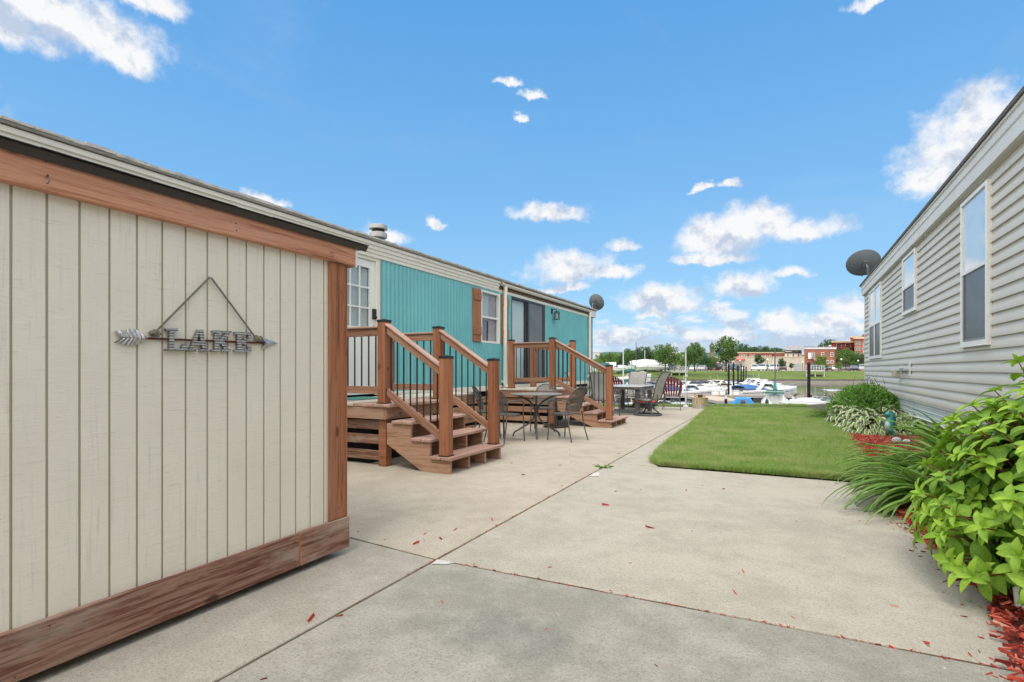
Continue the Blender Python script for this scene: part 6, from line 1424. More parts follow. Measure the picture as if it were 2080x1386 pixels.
dock('third plank dock at the back of the marina', rr(1280, 88), rr(1540, 88), 87, 89, -1.38, M_plank, 9)
dock('tan carpeted dock near the bank, left of the bright blue tarp boat', rr(1425, 40), rr(1487, 40), 37, 43.5, -1.0, M_tan, 3)
dock('pale concrete landing near the bank, right of the sailboat', rr(1604, 33), rr(1657, 33), 29, 36, -0.93, M_pale, 3)
dock('narrow grey dock between the sailboat and the bright blue tarp boat', rr(1535, 34), rr(1556, 34), 30, 38, -1.15, M_pale, 2)
def piling(px, d, ytop, label, r=0.15):
    c = C(rr(px, d), d, WZ - 0.6); root = thing('piling', label, 'piling', c, 0, 'black dock pilings')
    MB().tube([c, (c[0], c[1], zz(ytop, d))], r, 14).build('pile_sleeve', M_pile, root, smooth=True)
    MB().lathe([(r * 1.03, zz(ytop, d) - 0.08), (r * 1.03, zz(ytop, d) + 0.004), (0.02, zz(ytop, d) + 0.12), (0, zz(ytop, d) + 0.12)], (c[0], c[1], 0), 14).build('pile_cap', M_float, root, smooth=True)
M_pile = pm('piling_black', (0.010, 0.010, 0.015), (0.018, 0.018, 0.024), 3, 0.75, spec=0.2)
piling(1643, 47, 737, 'thick black piling standing alone at the right in front of the far bank', 0.13)
for px, d, yt, lab, r in ((1480, 55, 741, 'black piling nearest the camera at the left end of the piling row', 0.10), (1490, 62, 738, 'second black piling from the left, tallest of the row', 0.10), (1499, 70, 743, 'third black piling from the left in the row', 0.095), (1505.5, 75, 740, 'fourth black piling from the left in the row', 0.095), (1510.5, 82, 744, 'fifth black piling from the left in the row', 0.095), (1515.5, 88, 746, 'shortest black piling, at the right end of the row', 0.095)): piling(px, d, yt, lab, r)
piling(1474.5, 33, 808, 'short grey post between the tan dock and the bright blue tarp boat', 0.085)
D.objects['piling.007'].children[0].data.materials[0] = M_gelgrey
# thin white mast by the blue boat, dock boxes, pedestals
for px, d, lab in ((1452, 53, 'white dock locker left of the black pilings'), (1466, 53.2, 'white dock locker just left of the nearest black piling'), (1494, 53, 'white dock locker between the first two black pilings'), (1522, 64, 'white dock locker behind the nearest cruiser stern')):
    c = C(rr(px, d), d, -1.379); q = Matrix.Translation(c) @ Matrix.Rotation(YAW, 4, 'Z')
    root = thing('dock_box', lab, 'locker', c, 0, 'white dock lockers')
    MB().box(-0.28, -0.2, 0, 0.28, 0.2, 0.38, q).build('tub', M_gel, root, bevel=0.03); MB().extrude([q @ Vector(p) for p in ((-0.31, -0.23, 0.381), (-0.31, 0.23, 0.381), (-0.31, 0.2, 0.45), (-0.31, -0.15, 0.48))], q.to_3x3() @ Vector((0.62, 0, 0))).build('lid', M_gelgrey, root, bevel=0.02)
for px, d, h, lab in ((1460, 53.3, 0.95, 'white shore power pedestal on the long dock left of the lockers'), (1484, 52.6, 1.0, 'white shore power pedestal beside the nearest black piling'), (1585, 40, 0.0, '')):
    if not h: continue
    c = C(rr(px, d), d, -1.379); root = thing('power_pedestal', lab, 'pedestal', c, 0, 'white power pedestals')
    MB().tube([c, (c[0], c[1], c[2] + h)], 0.09, 10).build('column', M_gel, root, smooth=True); MB().lathe([(0.11, h), (0.11, h + 0.1), (0.02, h + 0.16), (0, h + 0.16)], c, 12).build('cap', M_tint, root)
lp = thing('light_pole', 'slim pale light pole on the dock between the grey sling chairs', 'light pole', C(rr(1266, 60), 60, -1.4))
c = C(rr(1266, 60), 60, 0)
MB().tube([(c[0], c[1], -1.4), (c[0], c[1], 3.6)], [0.08, 0.05], 10).build('shaft', M_wpole, lp, smooth=True)
MB().tube([(c[0], c[1], 3.58), (c[0] + 0.3, c[1] + 0.2, 3.66), (c[0] + 0.55, c[1] + 0.35, 3.62)], 0.03, 8).build('lamp_arm', M_wpole, lp, smooth=True)
# canopy frame of a boat lift right of the sailboat
bl = thing('boat_canopy', 'dark arched canopy on white posts over the slip right of the sailboat', 'canopy', C(rr(1620, 42), 42, WZ))
b = MB(); b2 = MB()
for d in (41.25, 41.4):
    P = [C(rr(1602, 42) + (rr(1639, 42) - rr(1602, 42)) * f, d, zz(799, 42) - 0.22 * (2 * f - 1) ** 4) for f in [i / 10 for i in range(11)]]; 
    MB().tube([C(rr(1601, 42), d, WZ), P[0]], 0.05, 8).build('canopy_post', M_gel, bl, smooth=True); MB().tube([C(rr(1639.5, 42), d, WZ), P[-1]], 0.05, 8).build('canopy_post', M_gel, bl, smooth=True)
b.grid([[C(rr(1602, 42) + (rr(1639, 42) - rr(1602, 42)) * f, d, zz(799, 42) - 0.25 * (2 * f - 1) ** 4 + 0.03) for f in [i / 10 for i in range(11)]] for d in (41.2, 41.45)]); b.grid([[C(rr(1602, 42) + (rr(1639, 42) - rr(1602, 42)) * f, d, zz(799, 42) - 0.25 * (2 * f - 1) ** 4 - 0.05) for f in [i / 10 for i in range(11)]] for d in (41.2, 41.45)])
b.build('canopy_top', M_float, bl)
# ================================================================ FAR BANK: TREES
def crown_mat(name, lo, hi, hi2):
    m, t = new_mat(name); ri = t.n('ShaderNodeNewGeometry').outputs['Random Per Island']; v = coords(t)
    c = t.mix(ri, lo, hi); c = t.mix(t.m('MULTIPLY', t.smooth(t.noise(v, 0.55, 4, 0.6), 0.42, 0.66), 0.6), c, hi2)
    finish(t, c, 0.6, 0, None, 0, 0, 0.25, 0.3); return m
M_cr1 = crown_mat('crown_green', (0.07, 0.145, 0.03), (0.12, 0.215, 0.05), (0.17, 0.27, 0.07))
M_cr2 = crown_mat('crown_dark', (0.04, 0.10, 0.035), (0.075, 0.15, 0.05), (0.10, 0.18, 0.06))
M_cr3 = crown_mat('crown_light', (0.10, 0.20, 0.03), (0.17, 0.29, 0.05), (0.20, 0.32, 0.07))
M_trunk = pm('tree_bark', (0.11, 0.085, 0.06), (0.07, 0.055, 0.04), 3, 0.95, stretch=(1, 1, 0.3), bump=0.8)
def make_tree(label, H, Rr, base, mat, seed, n=2600, shape='round', leaf=0.38, nlobes=18, group='trees on the far bank'):
    rg = random.Random(seed); root = thing('tree', label, 'tree', (0, 0, 0), 0, group)
    tr = MB(); tr.tube([(0, 0, -0.2), (0.05, 0, base * 0.6), (0, 0.04, base + (H - base) * 0.35), (0, 0, H * 0.88)], [H * 0.030, H * 0.022, H * 0.015, H * 0.004], 8)
    lobes = []
    for k in range(nlobes):
        f = (k + 0.5) / nlobes; z = base + (H - base) * (0.08 + 0.88 * f)
        if shape == 'cone': w = Rr * (1 - f) ** 0.8 + 0.2
        elif shape == 'oval': w = Rr * math.sin(math.pi * (0.14 + 0.80 * f)) ** 0.75
        else: w = Rr * math.sin(math.pi * (0.22 + 0.72 * f)) ** 0.6
        a = k * 2.4 + rg.uniform(-0.5, 0.5); rad = w * rg.uniform(0.40, 0.92)
        s = (0.30 + 0.22 * rg.random()) * max(w, Rr * 0.35) * (1.25 if shape != 'cone' else 1.0)
        lobes.append((Vector((math.cos(a) * rad, math.sin(a) * rad, z)), s))
        tr.tube([(0, 0, max(base * 0.7, z - (H - base) * 0.22)), (math.cos(a) * rad * 0.5, math.sin(a) * rad * 0.5, z - (H - base) * 0.08), (math.cos(a) * rad, math.sin(a) * rad, z)], [H * 0.009, H * 0.006, H * 0.002], 5)
    tr.build('trunk', M_trunk, root, smooth=True)
    b = MB(); tot = sum(s ** 2 for _, s in lobes)
    for c, s in lobes:
        for i in range(int(n * s * s / tot)):
            d = Vector((rg.gauss(0, 1), rg.gauss(0, 1), rg.gauss(0, 1))).normalized(); q = c + Vector((d.x, d.y, d.z * 0.72)) * s * rg.uniform(0.45, 1.15)
            nrm = (d + Vector((rg.uniform(-0.9, 0.9), rg.uniform(-0.9, 0.9), rg.uniform(-0.4, 1.0)))).normalized(); u = nrm.orthogonal().normalized(); w = nrm.cross(u); an = rg.uniform(0, 6.28)
            u, w = u * math.cos(an) + w * math.sin(an), w * math.cos(an) - u * math.sin(an); L = leaf * rg.uniform(0.6, 1.2)
            b.add([q - u * L * 0.5, q - w * L * 0.33 + nrm * 0.03, q + u * L * 0.5, q + w * L * 0.33 + nrm * 0.03], [(0, 1, 2, 3)])
    b.build('crown', mat, root)
    return root
def plant(o, px, d, top, label=None, base_y=None, wpx=None, H=None, copy=True, rz=0.0, z=None, rec=None):
    """stand a tree of unit height H so that its top reaches zz(top, d)"""
    z = z if z is not None else 0.82
    s = (zz(top, d) - z) / H
    sx = s if wpx is None else (wpx / FPX * d) / wpx_ref[o.name.split('.')[0] + o['label'][:3]] if False else s
    loc = C(rr(px, d), d, z)
    if not copy: o.location = loc; o.scale = (s, s, s); o.rotation_euler = (0, 0, rz); return o
    return dup(o, loc, rz, label, s, recolor=rec)
TB = make_tree('broad leafy tree right of the swivel chair, in front of the white wrapped yacht', 7.0, 3.0, 1.6, M_cr1, 1, 3600, 'round', 0.40, 22)
TO = make_tree('tallest leafy tree, oval crown, right of the clock tower', 8.4, 2.5, 1.7, M_cr1, 2, 3800, 'oval', 0.38, 26)
TC = make_tree('dark conical evergreen left of the wrapped yacht', 7.0, 2.0, 0.8, M_cr2, 3, 2600, 'cone', 0.34, 24)
TY = make_tree('young round tree in front of the long tan wall', 4.0, 1.1, 1.2, M_cr2, 4, 1300, 'oval', 0.26, 12)
TL = make_tree('light green tree in front of the brick building with white roof edge', 4.6, 1.7, 1.1, M_cr3, 5, 1800, 'round', 0.30, 14)
plant(TB, 1351, 124, 699, copy=False, H=7.0); plant(TO, 1475, 123, 681, copy=False, H=8.4, rz=1.0); plant(TC, 1262, 140, 716, copy=False, H=7.0)
plant(TY, 1541, 140, 719, copy=False, H=4.0); plant(TL, 1669, 134, 721, copy=False, H=4.6)
for o, H, px, d, top, rz, rec, lab in (
    (TO, 8.4, 1411, 123, 694, 2.4, {'crown_green': M_cr1}, 'leafy tree with bright crown just left of the clock tower'),
    (TB, 7.0, 1385, 140, 716, 1.2, {'crown_green': M_cr3}, 'smaller light tree between the two larger leafy trees'),
    (TB, 7.0, 1308, 150, 704, 2.2, {'crown_green': M_cr2}, 'dark round tree rising behind the wrapped yacht'),
    (TO, 8.4, 1276, 150, 707, 0.4, {'crown_green': M_cr1}, 'tree behind the dock light pole, left of the masts'),
    (TB, 7.0, 1248, 160, 717, 0.9, {'crown_green': M_cr3}, 'pale green tree between the white shed and the light pole'),
    (TB, 7.0, 1226, 165, 719, 3.1, {'crown_green': M_cr1}, 'leftmost tree, beside the corner of the teal house'),
    (TB, 7.0, 1330, 170, 715, 4.0, {'crown_green': M_cr2}, 'dark tree in the gap left of the broad leafy tree'),
    (TB, 7.0, 1446, 150, 724, 5.0, {'crown_green': M_cr1}, 'low tree below the clock tower'),
    (TB, 7.0, 1429, 145, 722, 2.0, {'crown_green': M_cr2}, 'dark low tree between the clock tower and the bright crowned tree'),
    (TY, 4.0, 1587, 142, 727, 0.7, None, 'small young tree in front of the cream building with the black sign'),
    (TY, 4.0, 1607, 131, 737, 1.9, None, 'smallest young tree at the lawn edge below the black sign'),
    (TB, 7.0, 1718, 150, 708, 0.3, {'crown_green': M_cr1}, 'full round tree in front of the red apartment block'),
    (TB, 7.0, 1744, 150, 719, 2.8, {'crown_green': M_cr2}, 'darker round tree at the corner of the red apartment block'),
    (TL, 4.6, 1703, 131, 736, 1.0, None, 'small light tree on the grass bank before the parked cars'),
    (TO, 8.4, 1509, 330, 697, 1.0, {'crown_green': M_cr2}, 'tall dark pine shaped tree on the skyline left of the hilltop woods'),
    (TO, 8.4, 1684, 330, 688, 2.0, {'crown_green': M_cr2}, 'tree poking above the roofs left of the red apartment block'),
    (TB, 7.0, 1533, 340, 705, 1.0, {'crown_green': M_cr2}, 'hilltop tree, leftmost of the dark clump above the long tan wall'),
    (TB, 7.0, 1548, 340, 703, 2.0, {'crown_green': M_cr2}, 'hilltop tree, highest of the dark clump above the long tan wall'),
    (TB, 7.0, 1562, 345, 706, 3.0, {'crown_green': M_cr2}, 'hilltop tree, in the middle right of the dark clump'),
    (TB, 7.0, 1578, 340, 707, 4.0, {'crown_green': M_cr2}, 'hilltop tree, rightmost of the dark clump beside the black sign'),
    (TC, 7.0, 1239, 150, 728, 1.0, None, 'small dark evergreen behind the white trailers on the left'),
    (TB, 7.0, 1212, 150, 728, 1.5, {'crown_green': M_cr3}, 'low pale bushy tree in front of the plain white building'), (TB, 7.0, 1293, 165, 711, 5.5, {'crown_green': M_cr1}, 'tree between the thin sailboat masts'), (TC, 7.0, 1238, 155, 714, 2.0, {'crown_dark': M_cr1}, 'pointed green tree behind the box trailers'), (TB, 7.0, 1770, 150, 712, 1.0, None, 'round tree mostly hidden behind the corner of the beige house')):
    plant(o, px, d, top, lab, H=H, rz=rz, rec=rec)

# ================================================================ FAR BANK: BUILDINGS
def wallmat(name, a, b_, s=1.0, brick=False):
    m, t = new_mat(name); v = coords(t); c = t.mix(t.smooth(t.noise(v, 0.5 * s, 6, 0.7), 0.35, 0.65), a, b_)
    if brick:
        g_ = t.noise(t.vm('MULTIPLY', v, (3, 3, 9)), 1.0, 3, 0.6); c = t.mix(t.m('MULTIPLY', t.smooth(g_, 0.5, 0.62), 0.4), c, tuple(x * 0.6 for x in a))
    finish(t, c, 0.85, 0, None, 0, 0, 0.3); return m
M_brick = wallmat('brick_brown', (0.27, 0.10, 0.065), (0.34, 0.14, 0.095), brick=True)
M_red = wallmat('brick_red', (0.36, 0.055, 0.040), (0.43, 0.075, 0.055), brick=True)
M_tanw = wallmat('tan_wall', (0.44, 0.39, 0.32), (0.50, 0.45, 0.38))
M_creamw = wallmat('cream_wall', (0.62, 0.57, 0.47), (0.56, 0.52, 0.43))
M_cornice = wallmat('cornice_tan', (0.52, 0.42, 0.28), (0.58, 0.47, 0.33))
M_roofw = wallmat('roof_white', (0.60, 0.60, 0.60), (0.52, 0.52, 0.53))
M_win = pm('far_window', (0.04, 0.05, 0.06), (0.07, 0.085, 0.10), 0.8, 0.1, spec=0.7)
M_stone = wallmat('tower_stone', (0.22, 0.165, 0.115), (0.28, 0.21, 0.15), brick=True)
def fbox(px0, px1, d0, d1, z0, z1):
    """footprint between two sight lines at distance d0, box back to d1"""
    r0, r1 = rr(px0, d0), rr(px1, d0); s = rr(px0, d1) - r0; return MB().extrude([C(r0, d0, z0), C(r1, d0, z0), C(r1 + s, d1, z0), C(r0 + s, d1, z0)], (0, 0, z1 - z0))
def fwin(parent, px, w, d, zc, h, frame=M_white, arch=False, win=M_win):
    r = rr(px, d)
    f = MB(); o_ = d - 0.10; e = 0.12
    f.extrude([C(r - w / 2 - e, o_, zc - h / 2 - e), C(r + w / 2 + e, o_, zc - h / 2 - e), C(r + w / 2 + e, o_, zc + h / 2 + e), C(r - w / 2 - e, o_, zc + h / 2 + e)], (-0.2 * FX * -0.5, -0.2 * FY * -0.5, 0))
    fo = f.build('window', frame, parent)
    MB().extrude([C(r - w / 2, o_ - 0.03, zc - h / 2), C(r + w / 2, o_ - 0.03, zc - h / 2), C(r + w / 2, o_ - 0.03, zc - 0.04), C(r - w / 2, o_ - 0.03, zc - 0.04)], (0.02 * FX, 0.02 * FY, 0)).extrude([C(r - w / 2, o_ - 0.03, zc + 0.04), C(r + w / 2, o_ - 0.03, zc + 0.04), C(r + w / 2, o_ - 0.03, zc + h / 2), C(r - w / 2, o_ - 0.03, zc + h / 2)], (0.02 * FX, 0.02 * FY, 0)).build('pane', win, fo)
    return fo
GZ = 0.8
# long tan wall building
d = 175; bt_ = thing('warehouse', 'long low tan walled building behind the parked cars with a red awning', 'building', C(rr(1545, d), d, GZ))
fbox(1452, 1634, d, d + 12, GZ, zz(726, d)).build('wall', M_tanw, bt_); fbox(1451.5, 1634.5, d - 0.15, d + 12.2, zz(726, d) + 0.003, zz(724.6, d)).build('coping', M_cornice, bt_)
fbox(1494, 1514, d - 1.2, d - 0.01, zz(732, d), zz(729.5, d)).build('awning', pm('awning_red', (0.62, 0.10, 0.06), (0.55, 0.09, 0.05), 2, 0.7), bt_)
fbox(1614, 1628, d - 0.14, d - 0.01, GZ, zz(739.5, d)).build('garage_door', pm('garage_greygreen', (0.28, 0.32, 0.30), (0.33, 0.37, 0.35), 2, 0.6), bt_)
for px in (1470, 1482): fwin(bt_, px, 1.4, d, 3.0, 1.6)
# red brick row behind
d = 192; rb_ = thing('brick_row', 'red brick shop row with white arched windows showing above the tan wall', 'building', C(rr(1545, d), d, GZ))
fbox(1499, 1596, d, d + 14, GZ, zz(718, d)).build('wall', M_red, rb_); fbox(1498, 1596.5, d - 0.3, d + 14.2, zz(718, d) + 0.003, zz(715.6, d)).build('cornice', M_cornice, rb_)
for px in (1504, 1509.5, 1515, 1525, 1531): fwin(rb_, px, 0.55, d, zz(724, d), 0.9)
for px in (1550, 1557, 1565): fwin(rb_, px, 0.7, d, zz(724.5, d), 0.8)
fbox(1572, 1594, d - 3, d - 0.02, zz(740, d), zz(719.5, d)).build('side_wing', M_brick, rb_)
# cream building with the black sign band
d = 180; cw = thing('corner_shop', 'cream upper storey with a black sign band and roof terrace above the tan wall', 'building', C(rr(1611, d), d, GZ))
fbox(1594, 1629, d, d + 12, GZ, zz(711, d)).build('wall', M_creamw, cw)
fbox(1593.5, 1627.5, d - 0.25, d - 0.01, zz(718, d), zz(711.5, d)).build('sign_band', pm('sign_black', (0.02, 0.02, 0.022), (0.03, 0.03, 0.033), 3, 0.6), cw)
b = MB(); x = 1595.2; rg = random.Random(3)
for wl in (0.9, 0.5, 0.9, 0.9, 0.4, 0.9, 0.8, 0.9, 0.5, 0.9, 0.9, 0.8):
    if rg.random() < 0.9: b.v, b.f = (lambda q: (b.v + q.v, b.f + [tuple(i + len(b.v) for i in f) for f in q.f]))(fbox(x, x + wl, d - 0.29, d - 0.255, zz(715.2, d), zz(713.8, d)))
    x += wl + 0.35
b.build('sign_lettering', M_white, cw)
fbox(1617.5, 1619.5, d - 0.29, d - 0.255, zz(715.4, d), zz(713.3, d)).build('sign_mark', pm('sign_green', (0.03, 0.30, 0.18), (0.03, 0.26, 0.16), 3, 0.6), cw)
for px in (1600, 1611, 1621.5): fwin(cw, px, 0.55, d, zz(722.5, d), 1.0)
b = MB()
for k in range(12):
    r = rr(1596 + k * 2.0, d); b.tube([C(r, d + 0.3, zz(711, d)), C(r, d + 0.3, zz(705.8, d))], 0.05, 5)
b.extrude([C(rr(1595, d), d + 0.25, zz(706.2, d)), C(rr(1619, d), d + 0.25, zz(706.2, d)), C(rr(1619, d), d + 0.35, zz(706.2, d)), C(rr(1595, d), d + 0.35, zz(706.2, d))], (0, 0, 0.12))
b.build('terrace_rail', M_cornice, cw)
fbox(1619.5, 1626, d + 1, d + 4, zz(711, d), zz(702.5, d)).build('roof_hatch', M_tanw, cw)
tu = thing('parasol', 'pinkish terrace parasol on the roof of the cream building', 'parasol', C(rr(1607, d + 3), d + 3, zz(711, d)))
MB().lathe([(1.3, zz(704.5, d)), (0.05, zz(702, d)), (0, zz(702, d))], C(rr(1607, d + 3), d + 3, 0), 10).build('canopy', pm('parasol_pink', (0.5, 0.3, 0.28), (0.42, 0.25, 0.24), 2, 0.8), tu); MB().tube([C(rr(1607, d + 3), d + 3, zz(711, d)), C(rr(1607, d + 3), d + 3, zz(702, d))], 0.05, 6).build('pole', M_alu, tu)
# brick building with white roof edge
d = 176; bk_ = thing('brick_building', 'brown brick two storey building with white roof edge and outside stair', 'building', C(rr(1663, d), d, GZ))
fbox(1633.5, 1697, d, d + 16, GZ, zz(709.5, d)).build('wall', M_brick, bk_)
fbox(1633, 1699, d - 0.2, d + 16.2, zz(709.5, d) + 0.003, zz(705.2, d)).build('roof_edge', M_roofw, bk_); fbox(1632.6, 1699.4, d - 0.3, d + 16.4, zz(705.2, d) + 0.003, zz(704.3, d)).build('roof_cap', M_alu, bk_)
for px, y_ in ((1652, 721), (1671, 720.5), (1689.5, 720.5)): fwin(bk_, px, 0.65, d, zz(y_, d), 1.15)
for px in (1681, 1690): fwin(bk_, px, 0.7, d, zz(735.5, d), 0.9)
fbox(1641.5, 1648, d - 0.6, d - 0.01, zz(729, d), zz(717, d)).build('stair_door', M_white, bk_)
b = MB()
for k in range(9):
    r = rr(1648 + k * 1.6, d); z = zz(729 + k * 1.4, d); b.extrude([C(r, d - 1.2, z), C(r + 0.4, d - 1.2, z), C(r + 0.4, d - 0.02, z), C(r, d - 0.02, z)], (0, 0, 0.08))
b.tube([C(rr(1648, d), d - 1.2, zz(725, d)), C(rr(1662, d), d - 1.2, zz(737, d))], 0.06, 5).tube([C(rr(1648, d), d - 1.2, zz(728, d)), C(rr(1662, d), d - 1.2, zz(740, d))], 0.09, 5); b.build('outside_stair', M_gelgrey, bk_)
for px, w in ((1655, 4), (1672, 2), (1683, 6)): fbox(px, px + w, d + 3, d + 6, zz(704.3, d) + 0.004, zz(702 if w < 5 else 700, d)).build('roof_unit', M_gelgrey, bk_)
# red apartment block
d = 200; ap = thing('apartment_block', 'red brick apartment block with tan cornice and balconies beside the beige house corner', 'building', C(rr(1730, d), d, GZ))
fbox(1690, 1740, d, d + 20, GZ, zz(696.5, d)).build('wall', M_red, ap); fbox(1688.8, 1740, d - 0.8, d + 20.5, zz(696.5, d) + 0.003, zz(693.2, d)).build('cornice', M_cornice, ap)
d2 = 188; fbox(1736.5, 1800, d2, d + 20, GZ, zz(689, d2)).build('tower_wall', M_red, ap); fbox(1733.2, 1802, d2 - 0.9, d + 20.5, zz(689, d2) + 0.003, zz(684.8, d2)).build('cornice', M_cornice, ap)
fbox(1728, 1760, d + 5, d + 18, zz(694, d), zz(684.5, d)).build('penthouse', M_red, ap); fbox(1726.5, 1761, d + 4.5, d + 18.4, zz(684.5, d) + 0.003, zz(681.8, d)).build('cornice', M_cornice, ap)
fbox(1751, 1775, d + 3, d + 16, zz(684, d), zz(678.5, d)).build('stair_head', M_red, ap)
for zy in (702.5, 714, 725.5):
    for px in (1704, 1722): 
        fwin(ap, px, 1.7, d, zz(zy, d), 1.5, M_cornice)
    fbox(1696, 1714, d - 1.6, d - 0.01, zz(zy + 5.8, d), zz(zy + 4.8, d)).build('balcony', M_red, ap)
    b = MB()
    for k in range(11):
        r = rr(1696, d) + (rr(1714, d) - rr(1696, d)) * k / 10; b.tube([C(r, d - 1.55, zz(zy + 4.8, d)), C(r, d - 1.55, zz(zy + 1.6, d))], 0.03, 4)
    b.tube([C(rr(1696, d), d - 1.55, zz(zy + 1.6, d)), C(rr(1714, d), d - 1.55, zz(zy + 1.6, d))], 0.05, 4); b.build('balcony_rail', M_black, ap)
    fbox(1725, 1734, d - 1.3, d - 0.012, zz(zy + 5.8, d), zz(zy + 4.8, d)).build('balcony', M_navy, ap)
for zy in (697, 708.5, 720, 731):
    for px in (1738, 1742.5, 1747): fwin(ap, px, 0.42, d2, zz(zy, d2), 1.35, M_cornice)
    fwin(ap, 1756, 1.0, d2, zz(zy, d2), 1.6, M_white); fwin(ap, 1768, 1.0, d2, zz(zy, d2), 1.6, M_white)
# clock tower
d = 300; ct = thing('clock_tower', 'old stone clock tower with pointed roof on the skyline between two tall trees', 'tower', C(rr(1446, d), d, GZ))
w = 1.0
def sqr(r, d, hw, z0, z1): return MB().extrude([C(r - hw, d - hw, z0), C(r + hw, d - hw, z0), C(r + hw, d + hw, z0), C(r - hw, d + hw, z0)], (0, 0, z1 - z0))
r0 = rr(1446, d); sqr(r0, d, 0.95, GZ, zz(704, d)).build('shaft', M_stone, ct); sqr(r0, d, 1.1, zz(704, d) + 0.003, zz(703, d)).build('ledge', M_cornice, ct)
b = MB(); z0, z1 = zz(703, d) + 0.004, zz(693, d); q = [Vector(C(r0 + a, d + e, z0)) for a, e in ((-0.95, -0.95), (0.95, -0.95), (0.95, 0.95), (-0.95, 0.95))] + [Vector(C(r0, d, z1))]
b.add(q, [(0, 1, 4), (1, 2, 4), (2, 3, 4), (3, 0, 4), (3, 2, 1, 0)]).build('spire', pm('spire_slate', (0.14, 0.12, 0.10), (0.19, 0.16, 0.13), 2, 0.8), ct); MB().tube([C(r0, d, z1 - 0.3), C(r0, d, z1 + 1.0)], 0.05, 5).build('finial', M_alu, ct)
q = Matrix.Rotation(YAW, 4, 'Z') @ Matrix.Rotation(R_(90), 4, 'X'); MB().lathe([(0.62, 0), (0.62, 0.08), (0, 0.08)], C(r0, d - 0.97, zz(706.3, d)), 18, q).build('clock_face', M_creamw, ct)
for s in (-0.5, 0.5): fbox(1446 + s * 3.2 - 0.6, 1446 + s * 3.2 + 0.6, d - 0.99, d - 0.952, zz(714, d), zz(709.6, d)).build('belfry_opening', M_win, ct)
# white block at the far left, and small houses among trees
d = 230; wb_ = thing('white_building', 'plain white flat roofed building at the far left beside the teal house corner', 'building', C(rr(1210, d), d, GZ))
fbox(1196, 1218.5, d, d + 14, GZ, zz(716.5, d)).build('wall', pm('white_wall', (0.62, 0.60, 0.57), (0.56, 0.54, 0.52), 0.5, 0.9), wb_); fbox(1195.6, 1219, d - 0.2, d + 14.2, zz(716.5, d) + 0.003, zz(715.8, d)).build('roof', M_roofw, wb_); fwin(wb_, 1211, 0.9, d, zz(723, d), 1.2)
d = 185; sh_ = thing('grey_house', 'pale house with a grey gabled roof glimpsed between the leafy trees', 'house', C(rr(1378, d), d, GZ))
fbox(1366, 1392, d, d + 10, GZ, zz(724, d)).build('wall', M_creamw, sh_)
r0, r1 = rr(1364.5, d), rr(1393.5, d); MB().extrude([C(r0, d - 0.5, zz(724, d) + 0.004), C(r1, d - 0.5, zz(724, d) + 0.004), C((r0 + r1) / 2, d - 0.5, zz(714, d))], (FX * 11, FY * 11, 0)).build('roof', M_roofw, sh_); 
for px in (1372, 1386): fwin(sh_, px, 0.8, d, zz(733, d), 1.3)
d = 170; s2 = thing('brick_shed', 'small red brick building with a low roof behind the tallest leafy tree', 'building', C(rr(1448, d), d, GZ))
fbox(1440, 1463, d, d + 8, GZ, zz(738, d)).build('wall', M_red, s2); fbox(1438.5, 1464.5, d - 0.5, d + 8.5, zz(738, d) + 0.003, zz(736, d)).build('roof', M_roofw, s2); fwin(s2, 1455, 1.0, d, zz(743, d), 0.8)
# lattice mast
d = 420; am = thing('radio_mast', 'very thin lattice radio mast on the skyline above the brick building', 'mast', C(rr(1656, d), d, GZ))
b = MB(); base = 0.5; top = zz(668, d)
for k in range(3):
    a = 2.094 * k; b.tube([C(rr(1656, d) + 0.5 * math.cos(a), d + 0.5 * math.sin(a), GZ), C(rr(1656, d) + 0.10 * math.cos(a), d + 0.1 * math.sin(a), top)], 0.05, 4)
for i in range(20):
    z = GZ + (top - GZ) * i / 20; f = 1 - i / 20; k0 = 0.12 + 0.38 * f
    b.tube([C(rr(1656, d) + k0, d, z), C(rr(1656, d) - k0 * 0.5, d + k0 * 0.8, z + 1.2)], 0.03, 4)
b.build('lattice', M_gelgrey, am)
# viewing platforms on the bank
def platform(px0, px1, d, ytop, ybase, label, roof=True):
    root = thing('viewing_platform', label, 'platform', C(rr((px0 + px1) / 2, d), d, zz(ybase, d)), 0, 'viewing platforms on the far bank')
    zt = zz(ybase - 2.6, d); fbox(px0, px1, d, d + 5, zt - 0.25, zt).build('platform_deck', M_gelgrey, root)
    for px in (px0 + 1, (px0 + px1) / 2, px1 - 1):
        for dd in (d + 0.6, d + 4.4): c = C(rr(px, dd), dd, 0); MB().tube([(c[0], c[1], -0.9), (c[0], c[1], zt - 0.253)], 0.14, 6).build('leg', M_gelgrey, root)
    n = max(4, int((px1 - px0) / 5)); b = MB(); b2 = MB()
    for k in range(n + 1):
        r = rr(px0, d) + (rr(px1, d) - rr(px0, d)) * k / n; b.tube([C(r, d + 0.1, zt), C(r, d + 0.1, zt + (zz(ytop, d) - zt if (k % 4 == 0 and roof) else 1.1))], 0.06, 5)
    for z in (0.3, 0.7, 1.1): b.tube([C(rr(px0, d), d + 0.1, zt + z), C(rr(px1, d), d + 0.1, zt + z)], 0.045, 4)
    b.build('railing', M_gelgrey, root)
platform(1637, 1675, 122, 741, 755, 'grey railed viewing platform on the bank behind the lone black piling'); platform(1363, 1397, 124, 750, 757, 'low grey railed platform on the bank right of the swivel chair', False)
def street_lamp(px, d, top, label):
    c = C(rr(px, d), d, 0.82); root = thing('street_lamp', label, 'street lamp', c, 0, 'lamps round the parking lot')
    MB().tube([c, (c[0], c[1], zz(top, d))], 0.06, 8).build('post', M_alu, root, smooth=True); MB().blob((c[0], c[1], zz(top, d) + 0.18), 0.24, 12, 8).build('globe', M_gel, root, smooth=True)
